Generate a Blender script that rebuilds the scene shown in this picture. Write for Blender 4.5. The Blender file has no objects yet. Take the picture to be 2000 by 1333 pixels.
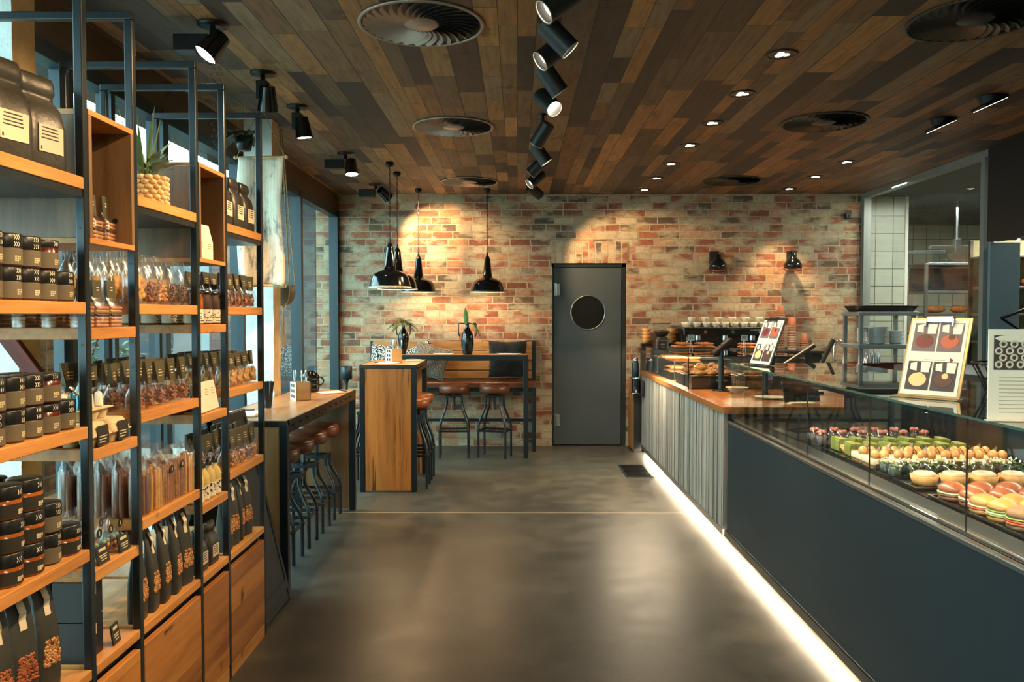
import bpy, bmesh, math, random
from mathutils import Vector, Matrix
random.seed(7)
PI = math.pi
SC = bpy.context.scene
COL = SC.collection

# ------------------------------------------------------------------ camera, world, exposure
cam_d = bpy.data.cameras.new('camera')
cam_d.sensor_width = 36.0
cam_d.lens = 36.0 * 1550 / 2000
cam_d.clip_start = 0.05
cam = bpy.data.objects.new('camera', cam_d)
COL.objects.link(cam)
cam.location = (0, 0, 1.5)
cam.rotation_euler = (PI / 2 - math.atan(49.5 / 1550), 0, math.atan(10 / 1550))
SC.camera = cam

wd = bpy.data.worlds.new('sky')
SC.world = wd
wd.use_nodes = True
_bg = wd.node_tree.nodes['Background']
_bg.inputs[0].default_value = (0.58, 0.88, 0.95, 1)
_bg.inputs[1].default_value = 6.5

vs = SC.view_settings
vs.view_transform = 'Standard'
vs.look = 'None'
vs.gamma = 1
vs.exposure = 0.95
vs.use_curve_mapping = False
try:
    cy = SC.cycles
    cy.use_denoising = True
    cy.max_bounces = 7
    cy.diffuse_bounces = 3
    cy.glossy_bounces = 4
    cy.transmission_bounces = 4
    cy.transparent_max_bounces = 14
    cy.caustics_reflective = False
    cy.caustics_refractive = False
    cy.sample_clamp_indirect = 4.0
except Exception:
    pass

WARM = (1.0, 0.65, 0.33)
WARM2 = (1.0, 0.80, 0.55)


def area(name, loc, sx, sy, power, col, direction, parent=None, portal=False, spread=PI):
    d = bpy.data.lights.new(name, 'AREA')
    d.shape = 'RECTANGLE'
    d.size, d.size_y = sx, sy
    d.energy = power
    d.color = col
    d.spread = spread
    if portal:
        d.cycles.is_portal = True
    o = bpy.data.objects.new(name, d)
    COL.objects.link(o)
    o.location = loc
    o.rotation_euler = Vector(direction).to_track_quat('-Z', 'Y').to_euler()
    if parent:
        o.parent = parent
    return o


def spot(name, loc, target, power, col=WARM, cone=50, blend=0.5, r=0.03, parent=None):
    d = bpy.data.lights.new(name, 'SPOT')
    d.energy = power
    d.color = col
    d.spot_size = math.radians(cone)
    d.spot_blend = blend
    d.shadow_soft_size = r
    o = bpy.data.objects.new(name, d)
    COL.objects.link(o)
    o.location = loc
    o.rotation_euler = (Vector(target) - Vector(loc)).to_track_quat('-Z', 'Y').to_euler()
    if parent:
        o.parent = parent
        o.matrix_parent_inverse = Matrix.Translation(-parent.location)
    return o


# daylight enters through the glazed side; unseen fill lights are added in the kitchen and behind the camera
area('kitchen_fill', (5.6, 9.6, 2.8), 1.2, 0.3, 34, (0.98, 1.0, 0.88), (0, 0, -1))
area('kitchen_fill', (4.5, 8.2, 2.84), 1.2, 0.3, 26, (0.98, 1.0, 0.88), (0, 0, -1))  # added to lift the plate rack, no fitting
area('kitchen_fill', (5.2, 6.6, 2.8), 1.2, 0.3, 30, (0.95, 1.0, 0.88), (0, 0, -1))
area('shop_fill', (1.2, -0.6, 2.82), 1.6, 0.5, 45, WARM2, (0, 0, -1))  # unseen fill for surfaces facing the camera


# added unseen spots beyond the frame, without fittings, in line with track and downlights
for y_, d_, p_ in ((1.35, (-1, -.1, -.75), 75), (2.05, (-1, 0, -.7), 75), (2.62, (1, .05, -1.0), 40)):
    spot('track_fill', (.175, y_, 2.70), Vector((.175, y_, 2.70)) + Vector(d_), p_, WARM, 62, .45, .03)
for y_ in (.53, 1.28):
    spot('row_fill', (1.40, y_, 2.86), (1.40, y_, 0), 60, WARM, 75, .6, .04)  # added to brighten the upright table card


# ------------------------------------------------------------------ mesh helpers
def lin(h):
    h = h.lstrip('#')
    out = []
    for i in (0, 2, 4):
        c = int(h[i:i + 2], 16) / 255
        out.append(c / 12.92 if c <= 0.04045 else ((c + 0.055) / 1.055) ** 2.4)
    return (*out, 1)


class G:
    """collects geometry, links it as one mesh object"""

    def __init__(s):
        s.v, s.f, s.m, s.s = [], [], [], []
        s.mat = 0
        s.T = None

    def add(s, vs_, fs, smooth=False):
        n = len(s.v)
        if s.T is not None:
            vs_ = [s.T @ Vector(p) for p in vs_]
        s.v += [tuple(p) for p in vs_]
        s.f += [tuple(i + n for i in f) for f in fs]
        s.m += [s.mat] * len(fs)
        s.s += [smooth] * len(fs)
        return s

    def box(s, x0, x1, y0, y1, z0, z1):
        return s.add([(x0, y0, z0), (x1, y0, z0), (x1, y1, z0), (x0, y1, z0), (x0, y0, z1), (x1, y0, z1), (x1, y1, z1), (x0, y1, z1)],
                     [(0, 3, 2, 1), (4, 5, 6, 7), (0, 1, 5, 4), (1, 2, 6, 5), (2, 3, 7, 6), (3, 0, 4, 7)])

    def rbox(s, x0, x1, y0, y1, z0, z1, b=0.004, seg=2):
        bm = bmesh.new()
        bmesh.ops.create_cube(bm, size=1)
        for v in bm.verts:
            v.co = ((x0 + x1) / 2 + v.co.x * (x1 - x0), (y0 + y1) / 2 + v.co.y * (y1 - y0), (z0 + z1) / 2 + v.co.z * (z1 - z0))
        bmesh.ops.bevel(bm, geom=bm.edges[:], offset=min(b, 0.45 * min(x1 - x0, y1 - y0, z1 - z0)), segments=seg, affect='EDGES', profile=0.5)
        bm.verts.index_update()
        s.add([v.co.copy() for v in bm.verts], [[v.index for v in f.verts] for f in bm.faces])
        bm.free()
        return s

    def cyl(s, p, q, r, r2=None, n=16, caps=True, smooth=True):
        p, q = Vector(p), Vector(q)
        r2 = r if r2 is None else r2
        d = (q - p).normalized()
        a = d.orthogonal().normalized()
        b = d.cross(a)
        vs_ = []
        for c, rr in ((p, r), (q, r2)):
            for i in range(n):
                t = 2 * PI * i / n
                vs_.append(c + (a * math.cos(t) + b * math.sin(t)) * rr)
        s.add(vs_, [(i, (i + 1) % n, n + (i + 1) % n, n + i) for i in range(n)], smooth)
        if caps:
            s.add(vs_[:n], [tuple(range(n))[::-1]])
            s.add(vs_[n:], [tuple(range(n))])
        return s

    def tube(s, pts, r, n=8, caps=True):
        pts = [Vector(p) for p in pts]
        rs = r if isinstance(r, (list, tuple)) else [r] * len(pts)
        vs_ = []
        a = None
        for i, p in enumerate(pts):
            d = (pts[min(i + 1, len(pts) - 1)] - pts[max(i - 1, 0)]).normalized()
            a = d.orthogonal().normalized() if a is None else (a - d * a.dot(d)).normalized()
            b = d.cross(a)
            for k in range(n):
                t = 2 * PI * k / n
                vs_.append(p + (a * math.cos(t) + b * math.sin(t)) * rs[i])
        fs = [(i * n + k, i * n + (k + 1) % n, (i + 1) * n + (k + 1) % n, (i + 1) * n + k) for i in range(len(pts) - 1) for k in range(n)]
        s.add(vs_, fs, True)
        if caps:
            s.add(vs_[:n], [tuple(range(n))[::-1]])
            s.add(vs_[-n:], [tuple(range(n))])
        return s

    def lathe(s, prof, c=(0, 0, 0), n=24, smooth=True, closed=False):
        vs_ = [(c[0] + r * math.cos(2 * PI * k / n), c[1] + r * math.sin(2 * PI * k / n), c[2] + z) for r, z in prof for k in range(n)]
        fs = [(i * n + k, i * n + (k + 1) % n, (i + 1) * n + (k + 1) % n, (i + 1) * n + k) for i in range(len(prof) - 1) for k in range(n)]
        s.add(vs_, fs, smooth)
        if not closed:
            if prof[0][0] > 1e-5:
                s.add(vs_[:n], [tuple(range(n))[::-1]])
            if prof[-1][0] > 1e-5:
                s.add(vs_[-n:], [tuple(range(n))])
        return s

    def ball(s, c, r, n=10, k=6, R=None):
        rx, ry, rz = r if isinstance(r, (list, tuple)) else (r, r, r)
        vs_ = []
        for j in range(k + 1):
            ph = PI * j / k
            for i in range(n):
                t = 2 * PI * i / n
                p = Vector((rx * math.sin(ph) * math.cos(t), ry * math.sin(ph) * math.sin(t), rz * math.cos(ph)))
                if R is not None:
                    p = R @ p
                vs_.append((c[0] + p.x, c[1] + p.y, c[2] + p.z))
        fs = [(j * n + i, (j + 1) * n + i, (j + 1) * n + (i + 1) % n, j * n + (i + 1) % n) for j in range(k) for i in range(n)]
        return s.add(vs_, fs, True)

    def ring(s, c, R, r, n=24, k=8, M=None):
        vs_ = []
        for i in range(n):
            a = 2 * PI * i / n
            for j in range(k):
                b = 2 * PI * j / k
                p = Vector(((R + r * math.cos(b)) * math.cos(a), (R + r * math.cos(b)) * math.sin(a), r * math.sin(b)))
                if M is not None:
                    p = M @ p
                vs_.append((c[0] + p.x, c[1] + p.y, c[2] + p.z))
        return s.add(vs_, [(i * k + j, ((i + 1) % n) * k + j, ((i + 1) % n) * k + (j + 1) % k, i * k + (j + 1) % k) for i in range(n) for j in range(k)], True)

    def loft(s, rings, n=20, smooth=True, caps=True):
        """rings: (cx, cy, z, half_x, half_y, exponent)"""
        vs_ = []
        for cx, cy_, z, hx, hy, e in rings:
            for i in range(n):
                t = 2 * PI * i / n
                ct, st = math.cos(t), math.sin(t)
                vs_.append((cx + hx * math.copysign(abs(ct) ** (2 / e), ct), cy_ + hy * math.copysign(abs(st) ** (2 / e), st), z))
        fs = [(i * n + k, i * n + (k + 1) % n, (i + 1) * n + (k + 1) % n, (i + 1) * n + k) for i in range(len(rings) - 1) for k in range(n)]
        s.add(vs_, fs, smooth)
        if caps:
            s.add(vs_[:n], [tuple(range(n))[::-1]])
            s.add(vs_[-n:], [tuple(range(n))])
        return s

    def prism(s, pts, axis, a, b):
        """polygon pts (2D) extruded along axis from a to b"""
        def P(u, v, w):
            return {'X': (w, u, v), 'Y': (u, w, v), 'Z': (u, v, w)}[axis]
        n = len(pts)
        s.add([P(u, v, a) for u, v in pts] + [P(u, v, b) for u, v in pts],
              [tuple(range(n)), tuple(range(2 * n - 1, n - 1, -1))] + [(i, n + i, n + (i + 1) % n, (i + 1) % n) for i in range(n)])
        return s

    def quad(s, a, b, c, d):
        return s.add([a, b, c, d], [(0, 1, 2, 3)])

    def pillow(s, w, h, t, n=14):
        vs_, fs = [], []
        for side in (1, -1):
            for j in range(n + 1):
                for i in range(n + 1):
                    u, v = 2 * i / n - 1, 2 * j / n - 1
                    k = max(0, (1 - u * u) * (1 - v * v)) ** 0.42
                    pin = 1 - 0.07 * (1 - abs(u)) * abs(v) ** 3
                    pin2 = 1 - 0.07 * (1 - abs(v)) * abs(u) ** 3
                    wr = 0.006 * math.sin(9 * u + 5 * v * side) * k
                    vs_.append((u * w / 2 * pin2, side * (t / 2 * k + wr), v * h / 2 * pin))
            o = (n + 1) ** 2 * (0 if side == 1 else 1)
            for j in range(n):
                for i in range(n):
                    q = (o + j * (n + 1) + i, o + j * (n + 1) + i + 1, o + (j + 1) * (n + 1) + i + 1, o + (j + 1) * (n + 1) + i)
                    fs.append(q if side == -1 else q[::-1])
        return s.add(vs_, fs, True)

    def leaf(s, base, direc, length, width, droop=0.4, n=6, up=(0, 0, 1), fold=0.15):
        d = Vector(direc).normalized()
        side = d.cross(Vector(up))
        side = side.normalized() if side.length > 1e-3 else Vector((1, 0, 0))
        nrm = side.cross(d)
        vs_, fs = [], []
        for i in range(n + 1):
            t = i / n
            p = Vector(base) + d * length * t - Vector((0, 0, 1)) * droop * length * t * t
            w = width / 2 * max(0.02, math.sin(PI * (0.08 + 0.92 * t) ** 0.8))
            vs_ += [p + side * w + nrm * w * fold, p, p - side * w + nrm * w * fold]
        for i in range(n):
            a = i * 3
            fs += [(a, a + 1, a + 4, a + 3), (a + 1, a + 2, a + 5, a + 4)]
        return s.add(vs_, fs, True)

    def obj(s, name, mats, parent=None, loc=None):
        me = bpy.data.meshes.new(name)
        me.from_pydata(s.v, [], s.f)
        if not isinstance(mats, (list, tuple)):
            mats = [mats]
        for m in mats:
            me.materials.append(m)
        if any(s.m):
            me.polygons.foreach_set('material_index', s.m)
        me.polygons.foreach_set('use_smooth', s.s)
        me.update()
        o = bpy.data.objects.new(name, me)
        COL.objects.link(o)
        if loc:
            o.location = loc
        if parent:
            o.parent = parent
        return o


def tag(o, label=None, cat=None, group=None, kind=None):
    if label: o['label'] = label
    if cat: o['category'] = cat
    if group: o['group'] = group
    if kind: o['kind'] = kind
    return o


def emp(name, loc, rz=0.0, label=None, cat=None, group=None):
    o = bpy.data.objects.new(name, None)
    o.empty_display_size = 0.05
    COL.objects.link(o)
    o.location = loc
    o.rotation_euler = (0, 0, rz)
    return tag(o, label, cat, group)


KIDS = {}


def kids(o):
    return [c for c in bpy.data.objects if c.parent == o]


def copy_tree(o, parent=None):
    """a copy of a thing with copies of its parts and sub-parts (children lists are cached)"""
    c = o.copy()
    COL.objects.link(c)
    c.parent = parent
    if o.name not in KIDS:
        KIDS[o.name] = kids(o)
    for k in KIDS[o.name]:
        copy_tree(k, c)
    return c


class Proto:
    """the first place() uses the thing itself, the later ones copies"""

    def __init__(s, root):
        s.root, s.used = root, False

    def place(s, loc, rz=0.0, label=None, group=None, tilt=(0, 0), sc=1.0):
        o = s.root if not s.used else copy_tree(s.root)
        s.used = True
        o.location = loc
        o.rotation_euler = (tilt[0], tilt[1], rz)
        o.scale = (sc, sc, sc)
        if label: o['label'] = label
        if group: o['group'] = group
        return o


ORD = ['first', 'second', 'third', 'fourth', 'fifth', 'sixth', 'seventh', 'eighth', 'ninth', 'tenth', 'eleventh', 'twelfth']


def struct(g, name, mats, parent=None):
    o = g.obj(name, mats, parent)
    if parent is None:
        o['kind'] = 'structure'
    return o


# ------------------------------------------------------------------ materials
def new_mat(name):
    m = bpy.data.materials.new(name)
    m.use_nodes = True
    nt = m.node_tree
    b = nt.nodes['Principled BSDF']
    return m, nt, b


def N(nt, t, **k):
    n = nt.nodes.new(t)
    for a, v in k.items():
        setattr(n, a, v)
    return n


def L(nt, a, b):
    nt.links.new(a, b)


def math_n(nt, op, a, b=None):
    n = N(nt, 'ShaderNodeMath', operation=op)
    for i, x in enumerate((a, b)):
        if x is None:
            continue
        if isinstance(x, (int, float)):
            n.inputs[i].default_value = x
        else:
            L(nt, x, n.inputs[i])
    return n.outputs[0]


def ramp(nt, fac, stops, mode='LINEAR'):
    r = N(nt, 'ShaderNodeValToRGB')
    r.color_ramp.interpolation = mode
    e = r.color_ramp.elements
    while len(e) < len(stops):
        e.new(0.5)
    for i, (p, c) in enumerate(stops):
        e[i].position = p
        e[i].color = c
    L(nt, fac, r.inputs[0])
    return r.outputs[0]


def mix(nt, fac, a, b, mode='MIX'):
    n = N(nt, 'ShaderNodeMix', data_type='RGBA', blend_type=mode)
    for i, x in ((0, fac), (6, a), (7, b)):
        if isinstance(x, (int, float)):
            n.inputs[i].default_value = x
        elif isinstance(x, tuple):
            n.inputs[i].default_value = x
        else:
            L(nt, x, n.inputs[i])
    return n.outputs[2]


def noise(nt, vec, scale, detail=4, rough=0.55):
    n = N(nt, 'ShaderNodeTexNoise')
    n.inputs['Scale'].default_value = scale
    n.inputs['Detail'].default_value = detail
    n.inputs['Roughness'].default_value = rough
    if vec is not None:
        L(nt, vec, n.inputs['Vector'])
    return n.outputs['Fac']


def coords(nt, scale=(1, 1, 1), rnd=False):
    tc = N(nt, 'ShaderNodeTexCoord')
    mp = N(nt, 'ShaderNodeMapping')
    mp.inputs['Scale'].default_value = scale
    L(nt, tc.outputs['Object'], mp.inputs['Vector'])
    if rnd:
        oi = N(nt, 'ShaderNodeObjectInfo')
        v = math_n(nt, 'MULTIPLY', oi.outputs['Random'], 37.0)
        L(nt, v, mp.inputs['Location'])
    return mp.outputs[0]


def sc_col(c, k):
    return (min(1, c[0] * k), min(1, c[1] * k), min(1, c[2] * k), 1)


def pm(name, col, rough=0.5, metal=0.0, var=0.12, ns=9.0, bump=0.0, emit=None, es=0.0, spec=0.5, coat=0.0):
    if isinstance(col, str):
        col = lin(col)
    m, nt, b = new_mat(name)
    v = coords(nt, rnd=True)
    f = noise(nt, v, ns, 3)
    c = ramp(nt, f, [(0.3, sc_col(col, 1 - var)), (0.7, sc_col(col, 1 + var))])
    L(nt, c, b.inputs['Base Color'])
    b.inputs['Roughness'].default_value = rough
    b.inputs['Metallic'].default_value = metal
    b.inputs['Specular IOR Level'].default_value = spec
    b.inputs['Coat Weight'].default_value = coat
    if bump:
        bp = N(nt, 'ShaderNodeBump')
        bp.inputs['Strength'].default_value = bump
        bp.inputs['Distance'].default_value = 0.004
        L(nt, noise(nt, v, ns * 6, 4), bp.inputs['Height'])
        L(nt, bp.outputs[0], b.inputs['Normal'])
    if emit is not None:
        b.inputs['Emission Color'].default_value = lin(emit) if isinstance(emit, str) else (*emit[:3], 1)
        b.inputs['Emission Strength'].default_value = es
    return m


def wood(name, a, b_, axis='X', stave=None, rough=0.42, grain=1.0, bump=0.12, cracks=False):
    """grain runs along axis; stave = (axis index, width) of glued boards"""
    m, nt, b = new_mat(name)
    s = {'X': (0.7, 9, 9), 'Y': (9, 0.7, 9), 'Z': (9, 9, 0.7)}[axis]
    base = coords(nt, rnd=True)
    vec = base
    val = None
    if stave:
        sep = N(nt, 'ShaderNodeSeparateXYZ')
        L(nt, base, sep.inputs[0])
        cell = math_n(nt, 'FLOOR', math_n(nt, 'DIVIDE', sep.outputs[stave[0]], stave[1]))
        wn = N(nt, 'ShaderNodeTexWhiteNoise', noise_dimensions='1D')
        L(nt, cell, wn.inputs['W'])
        val = wn.outputs['Value']
        add = N(nt, 'ShaderNodeVectorMath', operation='ADD')
        L(nt, base, add.inputs[0])
        L(nt, wn.outputs['Color'], add.inputs[1])
        vec = add.outputs[0]
    mp = N(nt, 'ShaderNodeMapping')
    mp.inputs['Scale'].default_value = s
    L(nt, vec, mp.inputs['Vector'])
    f1 = noise(nt, mp.outputs[0], 1.6, 6, 0.6)
    f2 = noise(nt, mp.outputs[0], 9.0 * grain, 4, 0.7)
    f = math_n(nt, 'ADD', math_n(nt, 'MULTIPLY', f1, 0.75), math_n(nt, 'MULTIPLY', f2, 0.3))
    ca, cb = lin(a), lin(b_)
    c = ramp(nt, f, [(0.36, ca), (0.52, mixc(ca, cb, 0.6)), (0.68, cb)])
    if val is not None:
        c = mix(nt, 1.0, c, ramp(nt, val, [(0, (0.62, 0.55, 0.5, 1)), (0.5, (0.9, 0.9, 0.9, 1)), (1, (1.12, 1.1, 1.05, 1))]), 'MULTIPLY')
    if cracks:      # long dark checks along the grain
        mq = N(nt, 'ShaderNodeMapping')
        mq.inputs['Scale'].default_value = {'X': (1.1, 26, 26), 'Y': (26, 1.1, 26), 'Z': (26, 26, 1.1)}[axis]
        L(nt, vec, mq.inputs['Vector'])
        ck = noise(nt, mq.outputs[0], 1.0, 5, 0.6)
        c = mix(nt, ramp(nt, ck, [(0.60, (0, 0, 0, 1)), (0.63, (0.9, 0.9, 0.9, 1))]), c, sc_col(ca, 0.25))
    # knots and checks
    k = noise(nt, vec, 7.0, 2)
    c = mix(nt, ramp(nt, k, [(0.70, (0, 0, 0, 1)), (0.76, (1, 1, 1, 1))]), c, sc_col(ca, 0.35))
    L(nt, c, b.inputs['Base Color'])
    b.inputs['Roughness'].default_value = rough
    bp = N(nt, 'ShaderNodeBump')
    bp.inputs['Strength'].default_value = bump
    bp.inputs['Distance'].default_value = 0.003
    L(nt, f2, bp.inputs['Height'])
    L(nt, bp.outputs[0], b.inputs['Normal'])
    return m


def mixc(a, b, t):
    return tuple(a[i] * (1 - t) + b[i] * t for i in range(3)) + (1,)


def glass(name, tint=(1, 1, 1), ior=1.5, rough=0.0, gtint=(1, 1, 1), base=0.0):
    """clear sheet: lets light through, mirrors by Fresnel"""
    m, nt, b = new_mat(name)
    nt.nodes.remove(b)
    out = nt.nodes['Material Output']
    tr = N(nt, 'ShaderNodeBsdfTransparent')
    tr.inputs[0].default_value = (*tint, 1)
    gl = N(nt, 'ShaderNodeBsdfGlossy')
    gl.inputs['Roughness'].default_value = rough
    gl.inputs[0].default_value = (*gtint, 1)
    fr = N(nt, 'ShaderNodeFresnel')
    fr.inputs['IOR'].default_value = ior
    # the same reflection from both sides of the sheet
    ge = N(nt, 'ShaderNodeNewGeometry')
    iv = math_n(nt, 'ADD', math_n(nt, 'MULTIPLY', ge.outputs['Backfacing'], 1.0 / ior - ior), ior)
    L(nt, iv, fr.inputs['IOR'])
    mx = N(nt, 'ShaderNodeMixShader')
    f = math_n(nt, 'ADD', fr.outputs[0], base) if base else fr.outputs[0]
    L(nt, f, mx.inputs[0])
    L(nt, tr.outputs[0], mx.inputs[1])
    L(nt, gl.outputs[0], mx.inputs[2])
    L(nt, mx.outputs[0], out.inputs[0])
    return m


def brick_mat(name, soldier=False):
    m, nt, b = new_mat(name)
    tc = N(nt, 'ShaderNodeTexCoord')
    sep = N(nt, 'ShaderNodeSeparateXYZ')
    L(nt, tc.outputs['Object'], sep.inputs[0])
    x, y, z = sep.outputs
    u0 = math_n(nt, 'ADD', x, y)
    u, v = (z, u0) if soldier else (u0, z)
    jit = noise(nt, tc.outputs['Object'], 9, 2)
    jv = math_n(nt, 'MULTIPLY', math_n(nt, 'SUBTRACT', jit, 0.5), 0.018)
    cmb = N(nt, 'ShaderNodeCombineXYZ')
    # every course slides by its own amount
    row = math_n(nt, 'FLOOR', math_n(nt, 'DIVIDE', v, 0.082 if not soldier else 0.075))
    wn = N(nt, 'ShaderNodeTexWhiteNoise', noise_dimensions='1D')
    L(nt, row, wn.inputs['W'])
    slide = math_n(nt, 'MULTIPLY', wn.outputs['Value'], 0.0 if soldier else 0.22)
    L(nt, math_n(nt, 'ADD', math_n(nt, 'ADD', u, slide), jv), cmb.inputs[0])
    L(nt, math_n(nt, 'ADD', v, math_n(nt, 'MULTIPLY', jv, 0.6)), cmb.inputs[1])
    bt = N(nt, 'ShaderNodeTexBrick')
    bt.offset = 0.5
    bt.squash = 0.72 if not soldier else 1.0
    bt.squash_frequency = 3
    bt.inputs['Color1'].default_value = (0, 0, 0, 1)
    bt.inputs['Color2'].default_value = (1, 1, 1, 1)
    bt.inputs['Mortar'].default_value = (0.5, 0.5, 0.5, 1)
    bt.inputs['Scale'].default_value = 1.0
    bt.inputs['Mortar Size'].default_value = 0.008
    bt.inputs['Mortar Smooth'].default_value = 0.25
    bt.inputs['Bias'].default_value = 0.0
    bt.inputs['Brick Width'].default_value = 0.235 if not soldier else 0.26
    bt.inputs['Row Height'].default_value = 0.082 if not soldier else 0.075
    L(nt, cmb.outputs[0], bt.inputs['Vector'])
    rnd = bt.outputs['Color']
    col = ramp(nt, rnd, [(0.0, lin('#86503d')), (0.13, lin('#b58f72')), (0.25, lin('#945844')), (0.37, lin('#ab9a80')), (0.49, lin('#a1664a')),
                         (0.59, lin('#6e5646')), (0.68, lin('#b07a58')), (0.78, lin('#b8a78c')), (0.88, lin('#8c5743')), (0.95, lin('#5a4c45'))], 'CONSTANT')
    # tone inside a brick
    n1 = noise(nt, tc.outputs['Object'], 30, 5, 0.65)
    col = mix(nt, 1.0, col, ramp(nt, n1, [(0.25, (0.62, 0.6, 0.58, 1)), (0.6, (1.05, 1.02, 1, 1))]), 'MULTIPLY')
    # old lime smeared over the faces
    mp = N(nt, 'ShaderNodeMapping')
    mp.inputs['Scale'].default_value = (1, 1, 2.0)
    L(nt, tc.outputs['Object'], mp.inputs['Vector'])
    n2 = noise(nt, mp.outputs[0], 4.2, 4, 0.55)
    lime = ramp(nt, n2, [(0.45, (0.04, 0.04, 0.04, 1)), (0.62, (0.78, 0.78, 0.78, 1))])
    col = mix(nt, lime, col, lin('#b9aa8c'))
    n3 = noise(nt, tc.outputs['Object'], 3.0, 5, 0.6)
    col = mix(nt, ramp(nt, n3, [(0.62, (0, 0, 0, 1)), (0.72, (0.45, 0.45, 0.45, 1))]), col, lin('#4a4038'))
    mort = ramp(nt, noise(nt, tc.outputs['Object'], 20, 3), [(0.3, lin('#97896f')), (0.7, lin('#baac90'))])
    col = mix(nt, bt.outputs['Fac'], col, mort)
    L(nt, col, b.inputs['Base Color'])
    b.inputs['Roughness'].default_value = 0.9
    b.inputs['Specular IOR Level'].default_value = 0.2
    h = math_n(nt, 'ADD', math_n(nt, 'MULTIPLY', bt.outputs['Fac'], -1.0), math_n(nt, 'MULTIPLY', n1, 0.7))
    bp = N(nt, 'ShaderNodeBump')
    bp.inputs['Strength'].default_value = 0.9
    bp.inputs['Distance'].default_value = 0.010
    L(nt, h, bp.inputs['Height'])
    L(nt, bp.outputs[0], b.inputs['Normal'])
    return m


def plank_mat(name):
    """reclaimed boards running along Y, every board its own tone and length"""
    m, nt, b = new_mat(name)
    tc = N(nt, 'ShaderNodeTexCoord')
    sep = N(nt, 'ShaderNodeSeparateXYZ')
    L(nt, tc.outputs['Object'], sep.inputs[0])
    x, y, z = sep.outputs
    W = 0.118
    # board widths alternate: warp x gently before cutting it into rows
    xw = math_n(nt, 'ADD', x, math_n(nt, 'MULTIPLY', math_n(nt, 'SINE', math_n(nt, 'MULTIPLY', x, 9.3)), 0.035))
    q = math_n(nt, 'DIVIDE', xw, W)
    row = math_n(nt, 'FLOOR', q)
    fx = math_n(nt, 'FRACT', q)
    wn = N(nt, 'ShaderNodeTexWhiteNoise', noise_dimensions='1D')
    L(nt, row, wn.inputs['W'])
    sepc = N(nt, 'ShaderNodeSeparateColor')
    L(nt, wn.outputs['Color'], sepc.inputs[0])
    ln = math_n(nt, 'ADD', 0.45, math_n(nt, 'MULTIPLY', sepc.outputs[0], 0.85))
    yy = math_n(nt, 'DIVIDE', math_n(nt, 'ADD', y, math_n(nt, 'MULTIPLY', sepc.outputs[1], 5.0)), ln)
    cell = math_n(nt, 'FLOOR', yy)
    fy = math_n(nt, 'FRACT', yy)
    key = math_n(nt, 'ADD', math_n(nt, 'MULTIPLY', row, 17.31), math_n(nt, 'MULTIPLY', cell, 3.77))
    wn2 = N(nt, 'ShaderNodeTexWhiteNoise', noise_dimensions='1D')
    L(nt, key, wn2.inputs['W'])
    col = ramp(nt, wn2.outputs['Value'], [(0.0, lin('#7a5534')), (0.12, lin('#45352a')), (0.24, lin('#94704a')), (0.38, lin('#665039')), (0.50, lin('#8a7052')),
                                          (0.60, lin('#9c6e40')), (0.70, lin('#352c26')), (0.78, lin('#7c5d3e')), (0.90, lin('#56402d')), (0.96, lin('#b07f4a'))], 'CONSTANT')
    cmb = N(nt, 'ShaderNodeCombineXYZ')
    L(nt, math_n(nt, 'ADD', math_n(nt, 'MULTIPLY', x, 11.0), math_n(nt, 'MULTIPLY', wn2.outputs['Value'], 40.0)), cmb.inputs[0])
    L(nt, math_n(nt, 'MULTIPLY', y, 1.1), cmb.inputs[1])
    g1 = noise(nt, cmb.outputs[0], 3.0, 7, 0.65)
    col = mix(nt, 1.0, col, ramp(nt, g1, [(0.28, (0.5, 0.48, 0.46, 1)), (0.55, (1, 1, 1, 1)), (0.75, (1.25, 1.2, 1.12, 1))]), 'MULTIPLY')
    g2 = noise(nt, tc.outputs['Object'], 5.0, 6, 0.7)
    col = mix(nt, ramp(nt, g2, [(0.58, (0, 0, 0, 1)), (0.70, (0.7, 0.7, 0.7, 1))]), col, lin('#241c15'))
    # joints
    jx = math_n(nt, 'LESS_THAN', fx, 0.035)
    jy = math_n(nt, 'LESS_THAN', math_n(nt, 'MULTIPLY', fy, ln), 0.004)
    j = math_n(nt, 'MAXIMUM', jx, jy)
    col = mix(nt, j, col, lin('#0d0a08'))
    L(nt, col, b.inputs['Base Color'])
    b.inputs['Roughness'].default_value = 0.6
    bp = N(nt, 'ShaderNodeBump')
    bp.inputs['Strength'].default_value = 0.4
    bp.inputs['Distance'].default_value = 0.006
    L(nt, math_n(nt, 'SUBTRACT', math_n(nt, 'ADD', math_n(nt, 'MULTIPLY', g1, 0.4), math_n(nt, 'MULTIPLY', wn2.outputs['Value'], 0.6)), j), bp.inputs['Height'])
    L(nt, bp.outputs[0], b.inputs['Normal'])
    return m


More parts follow.
